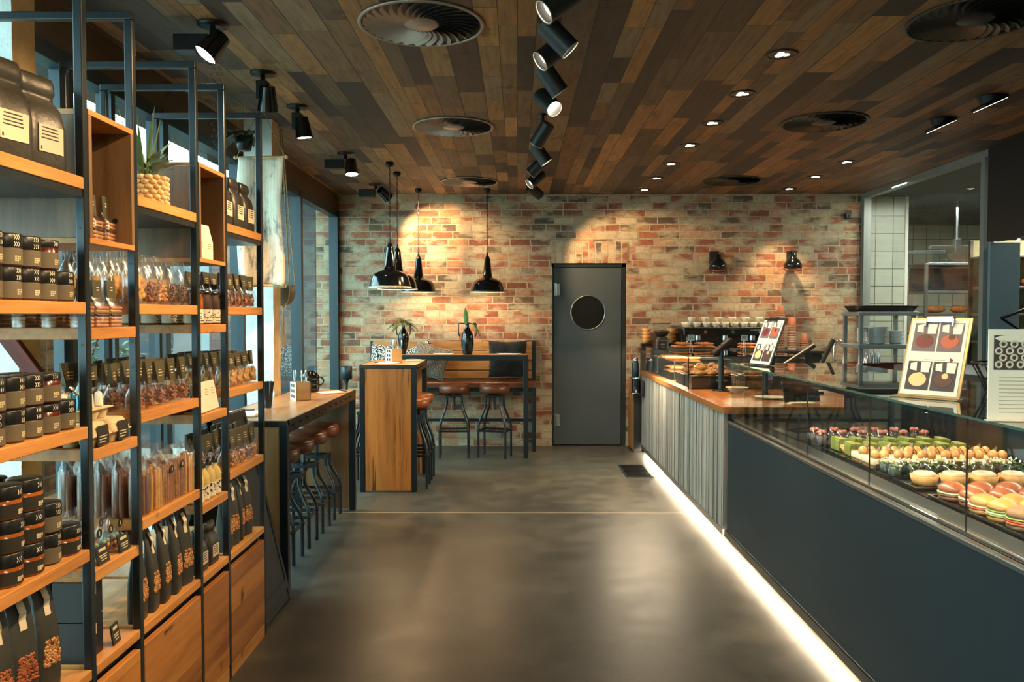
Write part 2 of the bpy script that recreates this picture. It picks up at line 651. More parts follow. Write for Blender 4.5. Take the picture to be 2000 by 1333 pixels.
def concrete_mat(name):
    m, nt, b = new_mat(name)
    tc = N(nt, 'ShaderNodeTexCoord')
    v = tc.outputs['Object']
    n1 = noise(nt, v, 0.9, 6, 0.6)
    n2 = noise(nt, v, 5.0, 6, 0.65)
    n3 = noise(nt, v, 60.0, 3, 0.6)
    f = math_n(nt, 'ADD', math_n(nt, 'ADD', math_n(nt, 'MULTIPLY', n1, 0.55), math_n(nt, 'MULTIPLY', n2, 0.35)), math_n(nt, 'MULTIPLY', n3, 0.1))
    col = ramp(nt, f, [(0.36, lin('#2e2f2b')), (0.5, lin('#46463f')), (0.64, lin('#615e53'))])
    # the saw-cut joint across the room
    sep = N(nt, 'ShaderNodeSeparateXYZ')
    L(nt, v, sep.inputs[0])
    d = math_n(nt, 'ABSOLUTE', math_n(nt, 'SUBTRACT', sep.outputs[1], 5.997))
    j = math_n(nt, 'LESS_THAN', d, 0.006)
    col = mix(nt, j, col, lin('#b5a68c'))
    L(nt, col, b.inputs['Base Color'])
    r = ramp(nt, n2, [(0.3, (0.33, 0.33, 0.33, 1)), (0.7, (0.42, 0.42, 0.42, 1))])
    L(nt, r, b.inputs['Roughness'])
    return m


def tile_mat(name):
    m, nt, b = new_mat(name)
    tc = N(nt, 'ShaderNodeTexCoord')
    sep = N(nt, 'ShaderNodeSeparateXYZ')
    L(nt, tc.outputs['Object'], sep.inputs[0])
    cmb = N(nt, 'ShaderNodeCombineXYZ')
    L(nt, math_n(nt, 'ADD', sep.outputs[0], sep.outputs[1]), cmb.inputs[0])
    L(nt, sep.outputs[2], cmb.inputs[1])
    bt = N(nt, 'ShaderNodeTexBrick')
    bt.offset = 0.0
    bt.inputs['Color1'].default_value = lin('#aab0a0')
    bt.inputs['Color2'].default_value = lin('#b6bbab')
    bt.inputs['Mortar'].default_value = lin('#454a44')
    bt.inputs['Scale'].default_value = 1.0
    bt.inputs['Mortar Size'].default_value = 0.004
    bt.inputs['Brick Width'].default_value = 0.205
    bt.inputs['Row Height'].default_value = 0.205
    L(nt, cmb.outputs[0], bt.inputs['Vector'])
    L(nt, bt.outputs['Color'], b.inputs['Base Color'])
    b.inputs['Roughness'].default_value = 0.25
    return m


def pattern_mat(name, kind):
    m, nt, b = new_mat(name)
    v = coords(nt)
    if kind == 'speckle':
        n = noise(nt, v, 70, 2, 0.5)
        c = ramp(nt, n, [(0.50, lin('#14181a')), (0.54, lin('#d8d6cc'))])
    elif kind == 'net':
        mp = N(nt, 'ShaderNodeMapping')
        mp.inputs['Rotation'].default_value = (0, PI / 4, 0)
        L(nt, v, mp.inputs[0])
        ck = N(nt, 'ShaderNodeTexChecker')
        ck.inputs['Scale'].default_value = 95
        L(nt, mp.outputs[0], ck.inputs[0])
        c = mix(nt, ck.outputs['Fac'], lin('#47433c'), lin('#a39a88'))
    elif kind == 'banner':
        mp = N(nt, 'ShaderNodeMapping')
        mp.inputs['Scale'].default_value = (1.0, 1.0, 0.45)
        L(nt, v, mp.inputs[0])
        n = noise(nt, mp.outputs[0], 9, 6, 0.7)
        c = ramp(nt, n, [(0.36, lin('#55616a')), (0.43, lin('#a09c94')), (0.48, lin('#cbbea6')), (0.7, lin('#e0d5c0'))])
        w = N(nt, 'ShaderNodeTexWave')
        w.inputs['Scale'].default_value = 14
        w.inputs['Distortion'].default_value = 3
        L(nt, v, w.inputs['Vector'])
        c = mix(nt, 0.12, c, w.outputs['Color'], 'MULTIPLY')
    L(nt, c, b.inputs['Base Color'])
    b.inputs['Roughness'].default_value = 0.85
    return m


def slat_mat(name):
    """weathered upright slats, each its own grey"""
    m, nt, b = new_mat(name)
    tc = N(nt, 'ShaderNodeTexCoord')
    sep = N(nt, 'ShaderNodeSeparateXYZ')
    L(nt, tc.outputs['Object'], sep.inputs[0])
    cell = math_n(nt, 'FLOOR', math_n(nt, 'DIVIDE', sep.outputs[1], 0.045))
    wn = N(nt, 'ShaderNodeTexWhiteNoise', noise_dimensions='1D')
    L(nt, cell, wn.inputs['W'])
    col = ramp(nt, wn.outputs['Value'], [(0, lin('#74746d')), (0.35, lin('#96948b')), (0.7, lin('#aaa89d')), (1, lin('#888279'))])
    mp = N(nt, 'ShaderNodeMapping')
    mp.inputs['Scale'].default_value = (40, 40, 1.2)
    L(nt, tc.outputs['Object'], mp.inputs[0])
    g = noise(nt, mp.outputs[0], 2.5, 5, 0.7)
    col = mix(nt, 1.0, col, ramp(nt, g, [(0.3, (0.45, 0.45, 0.45, 1)), (0.6, (1, 1, 1, 1))]), 'MULTIPLY')
    L(nt, col, b.inputs['Base Color'])
    b.inputs['Roughness'].default_value = 0.7
    return m


M = dict(
    brick=brick_mat('lime_washed_brick'), soldier=brick_mat('upright_brick', True), plank=plank_mat('reclaimed_boards'),
    concrete=concrete_mat('polished_concrete'), tile=tile_mat('square_tile'), slat=slat_mat('grey_slats'),
    steel_dark=pm('dark_steel', '#262e32', 0.30, 0.35, 0.1), frame=pm('blue_grey_frame', '#10262e', 0.40, 0.1), tframe=pm('dark_blue_steel', '#1d2a30', 0.32, 0.35),
    honey_y=wood('oak_along_shelf', '#a0662c', '#d69a56', 'Y'), honey_z=wood('oak_upright', '#7d4a20', '#b87a40', 'Z'), honey_x=wood('oak_deep', '#6e4320', '#a36d3b', 'X'),
    stave=wood('glued_oak_front', '#8a5220', '#c88a47', 'Y', stave=(2, 0.105)),
    table=wood('oak_table_top', '#8a5830', '#bf8a55', 'Y', rough=0.3), panel=wood('oak_slab', '#8f531f', '#c78541', 'Z', stave=(0, 0.13), cracks=True),
    panel_d=wood('grey_oak_slab', '#6b5334', '#97784f', 'Z', stave=(0, 0.13)),
    bench=wood('bench_oak', '#96602c', '#c48d4d', 'X'), counter=wood('counter_oak', '#7d4b24', '#a56d3c', 'Y', rough=0.35, stave=(0, 0.09)),
    box_in=wood('walnut_panel', '#5c452f', '#8a6c4c', 'Z'), board=wood('pale_board', '#b08c5c', '#cfae7d', 'Y'),
    leather=pm('brown_leather', '#6a3a22', 0.32, 0, 0.2, 12, 0.15), leather_o=pm('tan_leather', '#8a4c22', 0.32, 0, 0.2, 12, 0.15),
    gun=pm('raw_steel', '#434a4e', 0.26, 0.85, 0.15), chrome=pm('chrome', '#c9ccd0', 0.14, 1.0, 0.05), steel=pm('brushed_steel', '#8d9190', 0.3, 0.9, 0.08),
    black=pm('matt_black', '#15181a', 0.45, 0, 0.1), gloss=pm('gloss_black', '#0c1013', 0.12, 0, 0.1, coat=0.3), black_m=pm('black_metal', '#14171a', 0.35, 0.4),
    grey_door=pm('door_paint', '#3d4548', 0.42, 0, 0.06, 3), navy=pm('blue_grey_panel', '#1b272c', 0.5, 0, 0.06, 3, spec=0.35), pier=pm('pier_paint', '#76858a', 0.45, 0, 0.05, 3),
    plaster=pm('pale_plaster', '#d9dfdc', 0.9, 0, 0.1, 14, 0.6), plaster_b=pm('warm_sand_plaster', '#cbb48a', 0.9, 0, 0.16, 14, 1.0),
    white=pm('white_paint', '#d8d6cc', 0.5, 0, 0.05), paper=pm('paper', '#e6dfcc', 0.7, 0, 0.04), cream=pm('cream_label', '#cbc2ac', 0.7, 0, 0.06),
    olive=pm('olive_card', '#45412f', 0.6, 0, 0.12), pouch=pm('charcoal_pouch', '#33342f', 0.5, 0, 0.15, 14, 0.3), coffee=pm('olive_grey_pouch', '#2f2e28', 0.38, 0, 0.25, 9, 0.3),
    ink=pm('pale_print', '#c3ba98', 0.7, 0, 0.03), ink_d=pm('dark_print', '#2b2a26', 0.7, 0, 0.03), tan=pm('tan_marks', '#a99a7a', 0.7),
    lid=pm('black_lid', '#191b1b', 0.3, 0, 0.1), label=pm('taupe_label', '#5f5746', 0.6, 0, 0.08), label_d=pm('black_label', '#26251f', 0.55, 0, 0.08),
    amber=pm('honey', '#8a4a12', 0.15, 0, 0.2), jam=pm('berry_jam', '#4a1711', 0.2, 0, 0.2), choco=pm('chocolate', '#3f2618', 0.4, 0, 0.2),
    nut=pm('almond', '#9a5a2c', 0.5, 0, 0.35, 60), nut_l=pm('pale_nut', '#c29a62', 0.5, 0, 0.3, 60), nut_d=pm('dark_nut', '#5f3522', 0.45, 0, 0.35, 60), nut_r=pm('red_nut', '#8c4328', 0.4, 0, 0.4, 60),
    biscuit=pm('biscuit', '#b98a50', 0.7, 0, 0.25, 40), pretzel=pm('pretzel', '#a5642b', 0.4, 0, 0.3, 40), pasta=pm('pasta', '#d0a04c', 0.6, 0, 0.2, 40),
    stick=pm('bread_stick', '#7d4d30', 0.6, 0, 0.25, 30), stick2=pm('seeded_stick', '#9c7042', 0.7, 0, 0.4, 90), pinkb=pm('pink_biscuit', '#b98468', 0.7, 0, 0.2, 30),
    film=glass('cellophane', (0.96, 0.96, 0.95), 1.35, 0.22, (1, 1, 1), 0.09), clear=glass('sheet_glass', (0.95, 0.98, 0.97), 1.5), clear2=glass('double_glazing', (0.80, 0.90, 0.90), 2.1),
    kglass=glass('kitchen_glass', (0.9, 0.94, 0.92), 1.55), cupg=glass('clear_plastic', (0.93, 0.94, 0.95), 1.4, 0.05),
    rope=pm('rope', '#b59a6f', 0.9, 0, 0.2, 40), basket=pm('sea_grass', '#cdb385', 0.8, 0, 0.3, 30), pot=pm('grey_pot', '#6c7068', 0.6),
    leaf=pm('green_leaf', '#3f5f36', 0.5, 0, 0.3, 20), leaf_p=pm('pale_leaf', '#7fa39a', 0.5, 0, 0.3, 20), fern=pm('fern', '#5f7436', 0.6, 0, 0.35, 20), leaf_d=pm('dark_leaf', '#1f3526', 0.4, 0, 0.3, 10),
    croissant=pm('baked_dough', '#c9813a', 0.5, 0, 0.4, 30, 0.4), bread=pm('bread_crust', '#b06a30', 0.6, 0, 0.35, 25, 0.3),
    cup=pm('stoneware', '#c9c2ad', 0.4, 0, 0.06), papercup=pm('paper_cup', '#8a4f34', 0.7, 0, 0.12), orange=pm('orange_mark', '#c8501c', 0.5),
    lens=pm('lamp_glow', '#ffffff', 0.3, 0, 0, 9, 0, (1.0, 0.86, 0.62), 14.0), lens_dim=pm('lamp_glow_side', '#ffffff', 0.3, 0, 0, 9, 0, (1.0, 0.86, 0.62), 3.5),
    led=pm('led_strip', '#ffffff', 0.3, 0, 0, 9, 0, (1.0, 0.78, 0.48), 6.0),
    redwood=wood('red_brown_board', '#4a1b14', '#6a2a1c', 'X', rough=0.8), slate=pm('chalk_board', '#23282b', 0.6), stone=pm('paving', '#a9aca6', 0.9, 0, 0.15, 2),
    speckle=pattern_mat('black_white_weave', 'speckle'), net=pattern_mat('grey_net_weave', 'net'), banner=pattern_mat('printed_cloth', 'banner'),
    fur=pm('dark_fur', '#26292a', 0.9, 0, 0.4, 40), teal=pm('teal_foil', '#2d6e80', 0.25, 0.4, 0.2),
)

for k_ in ('lens', 'lens_dim', 'led'):
    try:
        M[k_].cycles.emission_sampling = 'NONE'
    except Exception:
        pass

# ================================================================== THE SETTING
CZ = 2.885     # ceiling height
WY = 9.09      # face of the brick wall
GX = -2.085    # glazing plane

g = G().box(-2.3, 7.6, -2.4, 12.5, -0.12, 0)
struct(g, 'floor', M['concrete'])
g = G().box(-14, -2.3, -8, 24, -0.25, -0.03)
struct(g, 'ground_outside', M['stone'])
g = G().box(-2.2, 3.95, -2.4, 9.25, CZ, CZ + 0.1)
struct(g, 'ceiling', M['plank'])
g = G().box(3.95, 7.6, -2.4, 12.5, CZ, CZ + 0.1)
struct(g, 'ceiling_kitchen', pm('kitchen_ceiling', '#3f4440', 0.7))
M['eave'] = pm('dark_soffit', '#2b2119', 0.8)
g = G().box(-2.8, -2.2, -2.4, 14, CZ + 0.02, CZ + 0.2)
struct(g, 'roof_eave', M['eave'])

# brick wall with the door opening
DX0, DX1, DZ = 0.40, 1.248, 2.10
g = G()
g.box(-2.3, DX0, WY, WY + 0.3, 0, CZ)
g.box(DX1, 3.94, WY, WY + 0.3, 0, CZ)
g.box(DX0, DX1, WY, WY + 0.3, DZ, CZ)
struct(g, 'wall_back', M['brick'])
g = G().box(DX0 - 0.01, DX1 + 0.02, WY - 0.006, WY + 0.02, DZ, DZ + 0.245)
struct(g, 'trim_1', M['soldier'])

# swing door with porthole
g = G().box(DX0, DX0 + 0.018, WY + 0.02, WY + 0.16, 0, DZ).box(DX1 - 0.05, DX1, WY + 0.02, WY + 0.16, 0, DZ).box(DX0, DX1, WY + 0.02, WY + 0.16, DZ - 0.045, DZ)
d1 = struct(g, 'door_1', M['steel_dark'])
cx, cz, R = 0.814, 1.535, 0.195
g = G()
n = 48
x0, x1, z0, z1, yf, yb = DX0 + 0.022, DX1 - 0.054, 0.012, DZ - 0.05, WY + 0.035, WY + 0.08
# door leaf with a round hole
ring_f = [(cx + R * math.cos(2 * PI * i / n), cz + R * math.sin(2 * PI * i / n)) for i in range(n)]
def sq(i):
    a = 2 * PI * i / n
    c, s_ = math.cos(a), math.sin(a)
    t = min(((x1 - cx) if c > 0 else (cx - x0)) / max(abs(c), 1e-6), ((z1 - cz) if s_ > 0 else (cz - z0)) / max(abs(s_), 1e-6))
    return cx + c * t, cz + s_ * t
out = [sq(i) for i in range(n)]
for i in range(n):
    j = (i + 1) % n
    g.quad((ring_f[i][0], yf, ring_f[i][1]), (out[i][0], yf, out[i][1]), (out[j][0], yf, out[j][1]), (ring_f[j][0], yf, ring_f[j][1]))
    g.quad((ring_f[i][0], yf, ring_f[i][1]), (ring_f[j][0], yf, ring_f[j][1]), (ring_f[j][0], yb, ring_f[j][1]), (ring_f[i][0], yb, ring_f[i][1]))
for (ax, az), (bx, bz) in (((x0, z0), (x1, z0)), ((x1, z0), (x1, z1)), ((x1, z1), (x0, z1)), ((x0, z1), (x0, z0))):
    g.quad((ax, yf, az), (bx, yf, bz), (bx, yb, bz), (ax, yb, az))
for sx, sz in ((x0, z0), (x1, z0), (x1, z1), (x0, z1)):   # corner fans between the ray-cast outline points
    k = min(range(n), key=lambda i: (out[i][0] - sx) ** 2 + (out[i][1] - sz) ** 2)
    for a_, b_ in ((k - 1, k), (k, (k + 1) % n)):
        g.add([(out[a_ % n][0], yf, out[a_ % n][1]), (out[b_][0], yf, out[b_][1]), (sx, yf, sz)], [(0, 1, 2)])
leafd = struct(g, 'door_leaf', M['grey_door'], d1)
g = G().ring((cx, yf - 0.002, cz), R, 0.007, 48, 8, Matrix.Rotation(PI / 2, 3, 'X'))
struct(g, 'porthole_ring', M['steel'], leafd)
g = G().cyl((cx, yf + 0.012, cz), (cx, yf + 0.018, cz), R + 0.002, n=48)
struct(g, 'porthole_glass', pm('dark_glass', '#0b0f11', 0.2, spec=0.25), leafd)
for hz in (1.80, 0.295):
    g = G().rbox(0.448, 0.492, WY + 0.012, WY + 0.034, hz - 0.07, hz + 0.07, 0.005).cyl((0.438, WY + 0.015, hz - 0.075), (0.438, WY + 0.015, hz + 0.075), 0.009, n=10)
    struct(g, 'hinge', M['steel'], d1)
g = G().box(-0.2, 2.0, WY + 0.30, WY + 0.34, 0, 2.4)
struct(g, 'wall_passage', M['black'])

# glazed side: mullions, head and foot rails, one window per bay
MY = [-2.3, -0.9, 0.2, 1.66, 3.18, 4.62, 5.93, 7.52, 9.05]
g = G().box(GX - 0.03, GX + 0.035, -2.4, WY, 2.695, CZ)
struct(g, 'trim_2', wood('fascia_board', '#3a2a1d', '#56402b', 'Y'))
for i in range(len(MY) - 1):
    a, b = MY[i], MY[i + 1]
    g = G()
    g.box(GX - 0.05, GX + 0.05, a - 0.035, a + 0.035, 0.0, 2.693)
    if i == len(MY) - 2:
        g.box(GX - 0.05, GX + 0.05, b - 0.035, WY - 0.001, 0.0, 2.693)
        e = b - 0.035
    else:
        e = b - 0.036
    g.box(GX - 0.045, GX + 0.045, a + 0.035, e, 2.62, 2.693)
    g.box(GX - 0.045, GX + 0.045, a + 0.035, e, 0.0, 0.09)
    if i == 4:
        g.box(GX - 0.04, GX + 0.04, 3.62, 3.68, 0.09, 2.62)
        g.box(GX - 0.04, GX + 0.04, 4.02, 4.06, 0.09, 2.62)
    w = struct(g, 'window_%d' % (i + 1), M['frame'])
    g = G().quad((GX, a + 0.03, 0.08), (GX, e, 0.08), (GX, e, 2.63), (GX, a + 0.03, 2.63))
    struct(g, 'glass_pane', M['clear2'], w)

# rough plastered posts that carry the roof by the glass
for i, (y0, y1) in enumerate(((2.735, 2.865), (5.62, 5.775))):
    g = G()
    g.mat = 0
    nz = 26
    # slightly uneven faces
    def col_pt(cx_, cy_, k):
        r = random.Random(k * 7 + int(cx_ * 1000) + int(cy_ * 977) + i)
        return (cx_ + r.uniform(-.004, .004), cy_ + r.uniform(-.004, .004), k * (CZ - 0.001) / nz)
    cs = [(-1.925, y0), (-1.727, y0), (-1.727, y1), (-1.925, y1)]
    rows = [[col_pt(c[0], c[1], k) for c in cs] for k in range(nz + 1)]
    for k in range(nz):
        for j in range(4):
            g.mat = 1 if j == 1 else 0  # aisle face sandier: warm lamplight on it is put into the colour
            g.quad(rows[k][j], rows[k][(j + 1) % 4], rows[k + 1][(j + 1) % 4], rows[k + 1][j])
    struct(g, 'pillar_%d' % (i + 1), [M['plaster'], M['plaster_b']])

# shop behind the camera and kitchen shell
g = G().box(-2.3, 7.6, -2.5, -2.4, 0, CZ)
struct(g, 'wall_front', M['plaster_b'])
g = G().box(7.6, 7.7, -2.5, 12.6, 0, CZ)
struct(g, 'wall_kitchen_side', M['tile'])
g = G().box(3.94, 7.6, 12.2, 12.3, 0, CZ)
struct(g, 'wall_kitchen_end', M['tile'])
g = G().box(3.94, 4.53, WY + 0.25, WY + 0.45, 0, CZ)
struct(g, 'wall_tiled', M['tile'])
g = G().box(4.53, 4.565, WY + 0.235, WY + 0.47, 0, CZ)
struct(g, 'trim_3', M['white'])
g = G().box(4.53, 4.56, WY + 0.47, 12.2, 0, CZ)
struct(g, 'wall_kitchen_return', M['tile'])

# framed opening between shop and kitchen
PX = 3.95
grey_fr = pm('aluminium_frame', '#878a85', 0.4, 0.3, 0.05)
g = G().box(PX - 0.04, PX + 0.04, WY - 0.08, WY - 0.001, 0.90, CZ - 0.001).box(PX - 0.04, PX + 0.04, 6.66, WY - 0.08, CZ - 0.06, CZ - 0.001).box(PX - 0.04, PX + 0.04, 6.70, 6.76, 0.9, CZ - 0.06)
w = struct(g, 'window_9', grey_fr)
g = G().quad((PX, 6.76, 0.95), (PX, WY - 0.08, 0.95), (PX, WY - 0.08, CZ - 0.06), (PX, 6.76, CZ - 0.06))
struct(g, 'glass_pane', M['kglass'], w)
g = G().box(PX - 0.04, PX + 0.04, 6.66, WY - 0.001, 0, 0.899)
struct(g, 'wall_low', M['navy'])
g = G().box(PX - 0.04, PX + 0.06, -2.4, 6.655, 2.115, CZ - 0.001)
struct(g, 'wall_bulkhead', M['black'])
g = G().box(PX - 0.035, PX + 0.012, -2.4, 6.65, CZ - 0.05, CZ - 0.001)
struct(g, 'trim_4', M['steel_dark'], None)
g = G().rbox(PX - 0.01, PX + 0.24, 6.655, 6.69, 0, 2.11, 0.003)
struct(g, 'wall_pier', M['pier'])

# outside: shrubs beyond the glass, a brick boundary wall, a pale wall
def shrub(name, x, y, r, h, label, seed):
    rr = random.Random(seed)
    t = emp(name, (x, y, -0.03), 0, label, 'shrub', 'shrubs outside the glass')
    gs = G()
    for k in range(7):
        a = rr.uniform(0, 2 * PI)
        gs.tube([(0, 0, 0), (0.3 * r * math.cos(a), 0.3 * r * math.sin(a), h * 0.5), (0.6 * r * math.cos(a), 0.6 * r * math.sin(a), h * 0.85)], [0.02, 0.014, 0.006], 6)
    gs.obj('stem', M['redwood'], t)
    gl = G()
    for k in range(700):
        a, u, v = rr.uniform(0, 2 * PI), rr.random() ** 0.4, rr.uniform(-1, 1)
        s_ = math.sqrt(1 - v * v)
        p = (r * u * s_ * math.cos(a), r * u * s_ * math.sin(a), h * 0.55 + h * 0.45 * u * v)
        gl.leaf(p, (rr.uniform(-1, 1), rr.uniform(-1, 1), rr.uniform(-.3, 1)), rr.uniform(.12, .24), rr.uniform(.03, .06), 0.4, 3)
    gl.obj('foliage', M['leaf'], t)
    return t

for k_, (x, y, r, h, lb) in enumerate([(-3.6, 5.6, 0.75, 1.9, 'leafy green shrub outside the glass behind the middle of the rack'), (-4.2, 7.2, 0.8, 1.8, 'broad green shrub outside the glass beyond the plastered post'),
                                  (-6.2, 7.6, 1.0, 2.0, 'large dark green shrub outside beside the pale boundary wall'), (-5.2, 11.0, 1.3, 2.6, 'tall shrub outside beyond the corner of the building')]):
    shrub('garden_shrub', x, y, r, h, lb, 40 + k_)
g = G().box(-2.75, -2.45, 3.98, 4.2, -0.03, 2.0)
struct(g, 'wall_garden', M['brick'])
g = G().box(-6.5, -2.31, WY, WY + 0.3, -0.03, CZ)
struct(g, 'wall_dark_backing', M['slate'])  # dark wall added outside so the corner glass shows the brick's reflection
g = G().box(-9.5, -9.3, -6, 22, -0.03, 1.7)
struct(g, 'wall_boundary', M['plaster'])
# red-brown board leaning on the first post
bd = G().rbox(-0.275, 0.275, -0.014, 0.014, -0.026, 0.026, 0.003).obj('timber_brace', M['redwood'])
bd.location = (-1.79, 2.7145, 1.48)
bd.rotation_euler = (0, 0.942, 0)
tag(bd, 'red brown slanting timber brace on the pale plastered post behind the rack', 'brace')
# grille in the floor
t = emp('floor_grille', (1.14, 7.62, 0.0), 0, 'dark square drain grille in the floor by the far end of the counter', 'grille')
g = G().rbox(-0.13, 0.13, -0.30, 0.30, 0.0005, 0.006, 0.002).obj('frame', M['steel_dark'], t)
g = G()
for k_ in range(13):
    g.box(-0.11, 0.11, -0.27 + k_ * 0.043, -0.25 + k_ * 0.043, 0.006, 0.010)
g.obj('slat', M['black_m'], t)

# ================================================================== SHELVING RACK
RX0, RX1 = -1.68, -1.18          # back and front of the rack
LY = [1.690, 2.167, 2.450, 2.926, 3.211, 3.668]
BAYS = [(LY[i] + 0.026, LY[i + 1] - 0.001) for i in range(5)]
ODD = [1.877, 1.537, 1.195, 0.855]
EVEN = [1.466, 1.126, 0.785]
BASE = 0.517
rack = emp('shelving_rack', ((RX0 + RX1) / 2, 2.7, 0), 0, 'tall dark steel and oak shelving rack full of packaged food along the glass', 'shelving')


def rp(g, name, m):
    o = g.obj(name, m, rack)
    o.matrix_parent_inverse = Matrix.Translation((-(RX0 + RX1) / 2, -2.7, 0))
    return o


for y in LY:
    g = G()
    for x in (RX0, RX1 - 0.025):
        g.rbox(x, x + 0.025, y, y + 0.025, 0, 2.4075, 0.003, 2)
        if x != RX0:                                     # punched holes
            g.mat = 1
            for k in range(22):
                g.cyl((x + 0.0125, y - 0.0006, 0.62 + k * 0.08), (x + 0.0125, y + 0.001, 0.62 + k * 0.08), 0.0035, n=8)
            g.mat = 0
    g.rbox(RX0, RX1, y, y + 0.025, 2.408, 2.433, 0.003, 2)
    g.box(RX0 + 0.025, RX1 - 0.025, y, y + 0.025, 0.06, 0.085)
    rp(g, 'ladder_frame', [M['steel_dark'], M['black']])

for i, (a, b) in enumerate(BAYS):
    wide = i % 2 == 0
    for z in (ODD if wide else EVEN):
        g = G()
        g.rbox(RX0 + 0.002, RX1, a, b, z - 0.033, z, 0.0015, 1)
        rp(g, 'shelf', M['honey_y'])
        if z == ODD[0]:
            g = G().box(RX0 + 0.01, RX1 - 0.004, a, b, z - 0.055, z - 0.0335)
            rp(g, 'shelf_rail', M['steel_dark'])
    # ledge over the drawer
    g = G().rbox(RX0 + 0.002, RX1, a, b, BASE - 0.028, BASE, 0.0015, 1)
    rp(g, 'ledge', M['honey_y'])
    g = G().box(RX0 + 0.01, RX1 - 0.03, a, b, 0.05, BASE - 0.029)
    rp(g, 'carcass', M['black'])
    g = G().rbox(RX1 - 0.024, RX1, a, b, 0.062, 0.455, 0.002, 1)
    rp(g, 'drawer', M['stave'])
    g = G().box(RX1 - 0.022, RX1 - 0.002, a, b, 0.0, 0.058)
    rp(g, 'plinth', M['honey_y'])
    if not wide:
        g = G()
        t_ = 0.016
        z0, z1 = 1.700, 2.070
        g.rbox(RX0 + 0.002, RX1 + 0.001, a, b, z0 - 0.0, z0 + t_, 0.001, 1)
        g.rbox(RX0 + 0.002, RX1 + 0.001, a, b, z1 - t_, z1, 0.001, 1)
        g.mat = 1
        g.rbox(RX0 + 0.002, RX1 + 0.001, a, a + t_, z0 + t_, z1 - t_, 0.001, 1)
        g.rbox(RX0 + 0.002, RX1 + 0.001, b - t_, b, z0 + t_, z1 - t_, 0.001, 1)
        g.box(RX0 + 0.004, RX0 + 0.012, a + t_, b - t_, z0 + t_, z1 - t_)
        rp(g, 'box_compartment', [M['honey_y'], M['box_in']])
        g = G().cyl((RX1 - 0.05, b - t_ - 0.002, 1.79), (RX1 - 0.05, b - t_ + 0.001, 1.79), 0.008, n=12)
        rp(g, 'screw_cap', M['black'])

BAYN = ['near wide bay', 'near narrow bay', 'middle wide bay', 'far narrow bay', 'far wide bay']


# ------------------------------------------------------------------ goods: one of each kind, fronts towards +X
def lumps(kind, w, d, h, n, seed):
    """a settled filling inside a bag w (along y) x d (along x) x h"""
    r = random.Random(seed)
    g = G()
    for i in range(n):
        mg = {'nut': .0140, 'small': .0080, 'pretzel': .0178, 'cookie': .0228, 'flake': .0168, 'candy': .0106}[kind]
        z = mg + (h - mg * 1.4) * (i + 0.5) / n
        mx = {'cookie': .012}.get(kind, mg)
        y, x = r.uniform(-1, 1) * (w / 2 - mg), r.uniform(-1, 1) * (d / 2 - mx)
        if i % 2:
            x = d / 2 - mx
        z -= {'nut': .004, 'small': .004, 'pretzel': .006, 'cookie': .008, 'flake': .005, 'candy': .006}[kind]
        R = Matrix.Rotation(r.uniform(0, 6), 3, 'X') @ Matrix.Rotation(r.uniform(0, 6), 3, 'Y')
        g.mat = r.randrange(2)
        if kind == 'nut':
            g.ball((x, y, z + 0.004), (r.uniform(.006, .010), r.uniform(.005, .008), r.uniform(.008, .013)), 6, 4, R)
        elif kind == 'small':
            g.ball((x, y, z + 0.004), r.uniform(.005, .0075), 6, 4)
        elif kind == 'pretzel':
            g.ring((x, y, z + 0.006), r.uniform(.010, .013), .0042, 9, 5, R)
        elif kind == 'cookie':
            g.ball((x, y, z + 0.008), (r.uniform(.008, .011), r.uniform(.016, .022), r.uniform(.016, .022)), 8, 5, Matrix.Rotation(r.uniform(-.5, .5), 3, 'Y'))
        elif kind == 'flake':
            g.ball((x, y, z + 0.005), (.004, r.uniform(.010, .016), r.uniform(.006, .010)), 6, 4, R)
        elif kind == 'candy':
            g.mat = r.randrange(4)
            g.ball((x, y, z + 0.006), r.uniform(.008, .010), 8, 5)
    return g


def print_lines(x, y, z, w, rows, dz=0.006, t=0.0026, seed=1):
    r = random.Random(seed)
    g = G()
    for k in range(rows):
        ww = w * r.uniform(.6, 1)
        g.box(x, x + 0.0005, y - ww / 2, y + ww / 2, z - k * dz - t, z - k * dz)
    return g


def header_bag(kind, mats, w=0.078, d=0.052, h=0.070, head=0.078, n=60, seed=1, nm='snack_bag'):
    t = emp(nm, (0, 0, 0), 0, 'snack bag', 'snack bag')
    f = lumps(kind, w - .004, d - .004, h - .01, n, seed).obj('filling', mats, t)
    f['kind'] = 'stuff'
    G().loft([(0, 0, 0.0005, d * .42, w * .46, 4), (0, 0, h * .1, d / 2, w / 2, 4), (0, 0, h * .75, d / 2, w / 2, 3.4), (0, 0, h * 1.08, d * .24, w * .50, 3), (0, 0, h * 1.3, .004, w * .46, 4)], 18, caps=False).obj('film', M['film'], t)
    hz = h * 1.12
    c = G()
    c.prism([(-0.011, hz), (0.011, hz), (0.0035, hz + head), (-0.0035, hz + head)], 'Y', -w * .47, w * .47)
    c.v = [(x, y_ * (.62 + .38 * min(1, (z - hz) / head * 1.6)), z) for x, y_, z in c.v]
    card = c.obj('header_card', M['olive'], t)
    k = 0.0075 / head
    pl = G()
    rr = random.Random(seed + 3)
    for q in range(3):
        zz = hz + head * (.62 - .13 * q)
        xx = 0.011 - (zz - hz) * k + 0.0004
        ww = w * rr.uniform(.22, .36)
        pl.quad((xx, -ww / 2, zz - .003), (xx, ww / 2, zz - .003), (xx - .003 * k, ww / 2, zz), (xx - .003 * k, -ww / 2, zz))
    pl.obj('printed_text', M['ink'], card)
    return Proto(t)


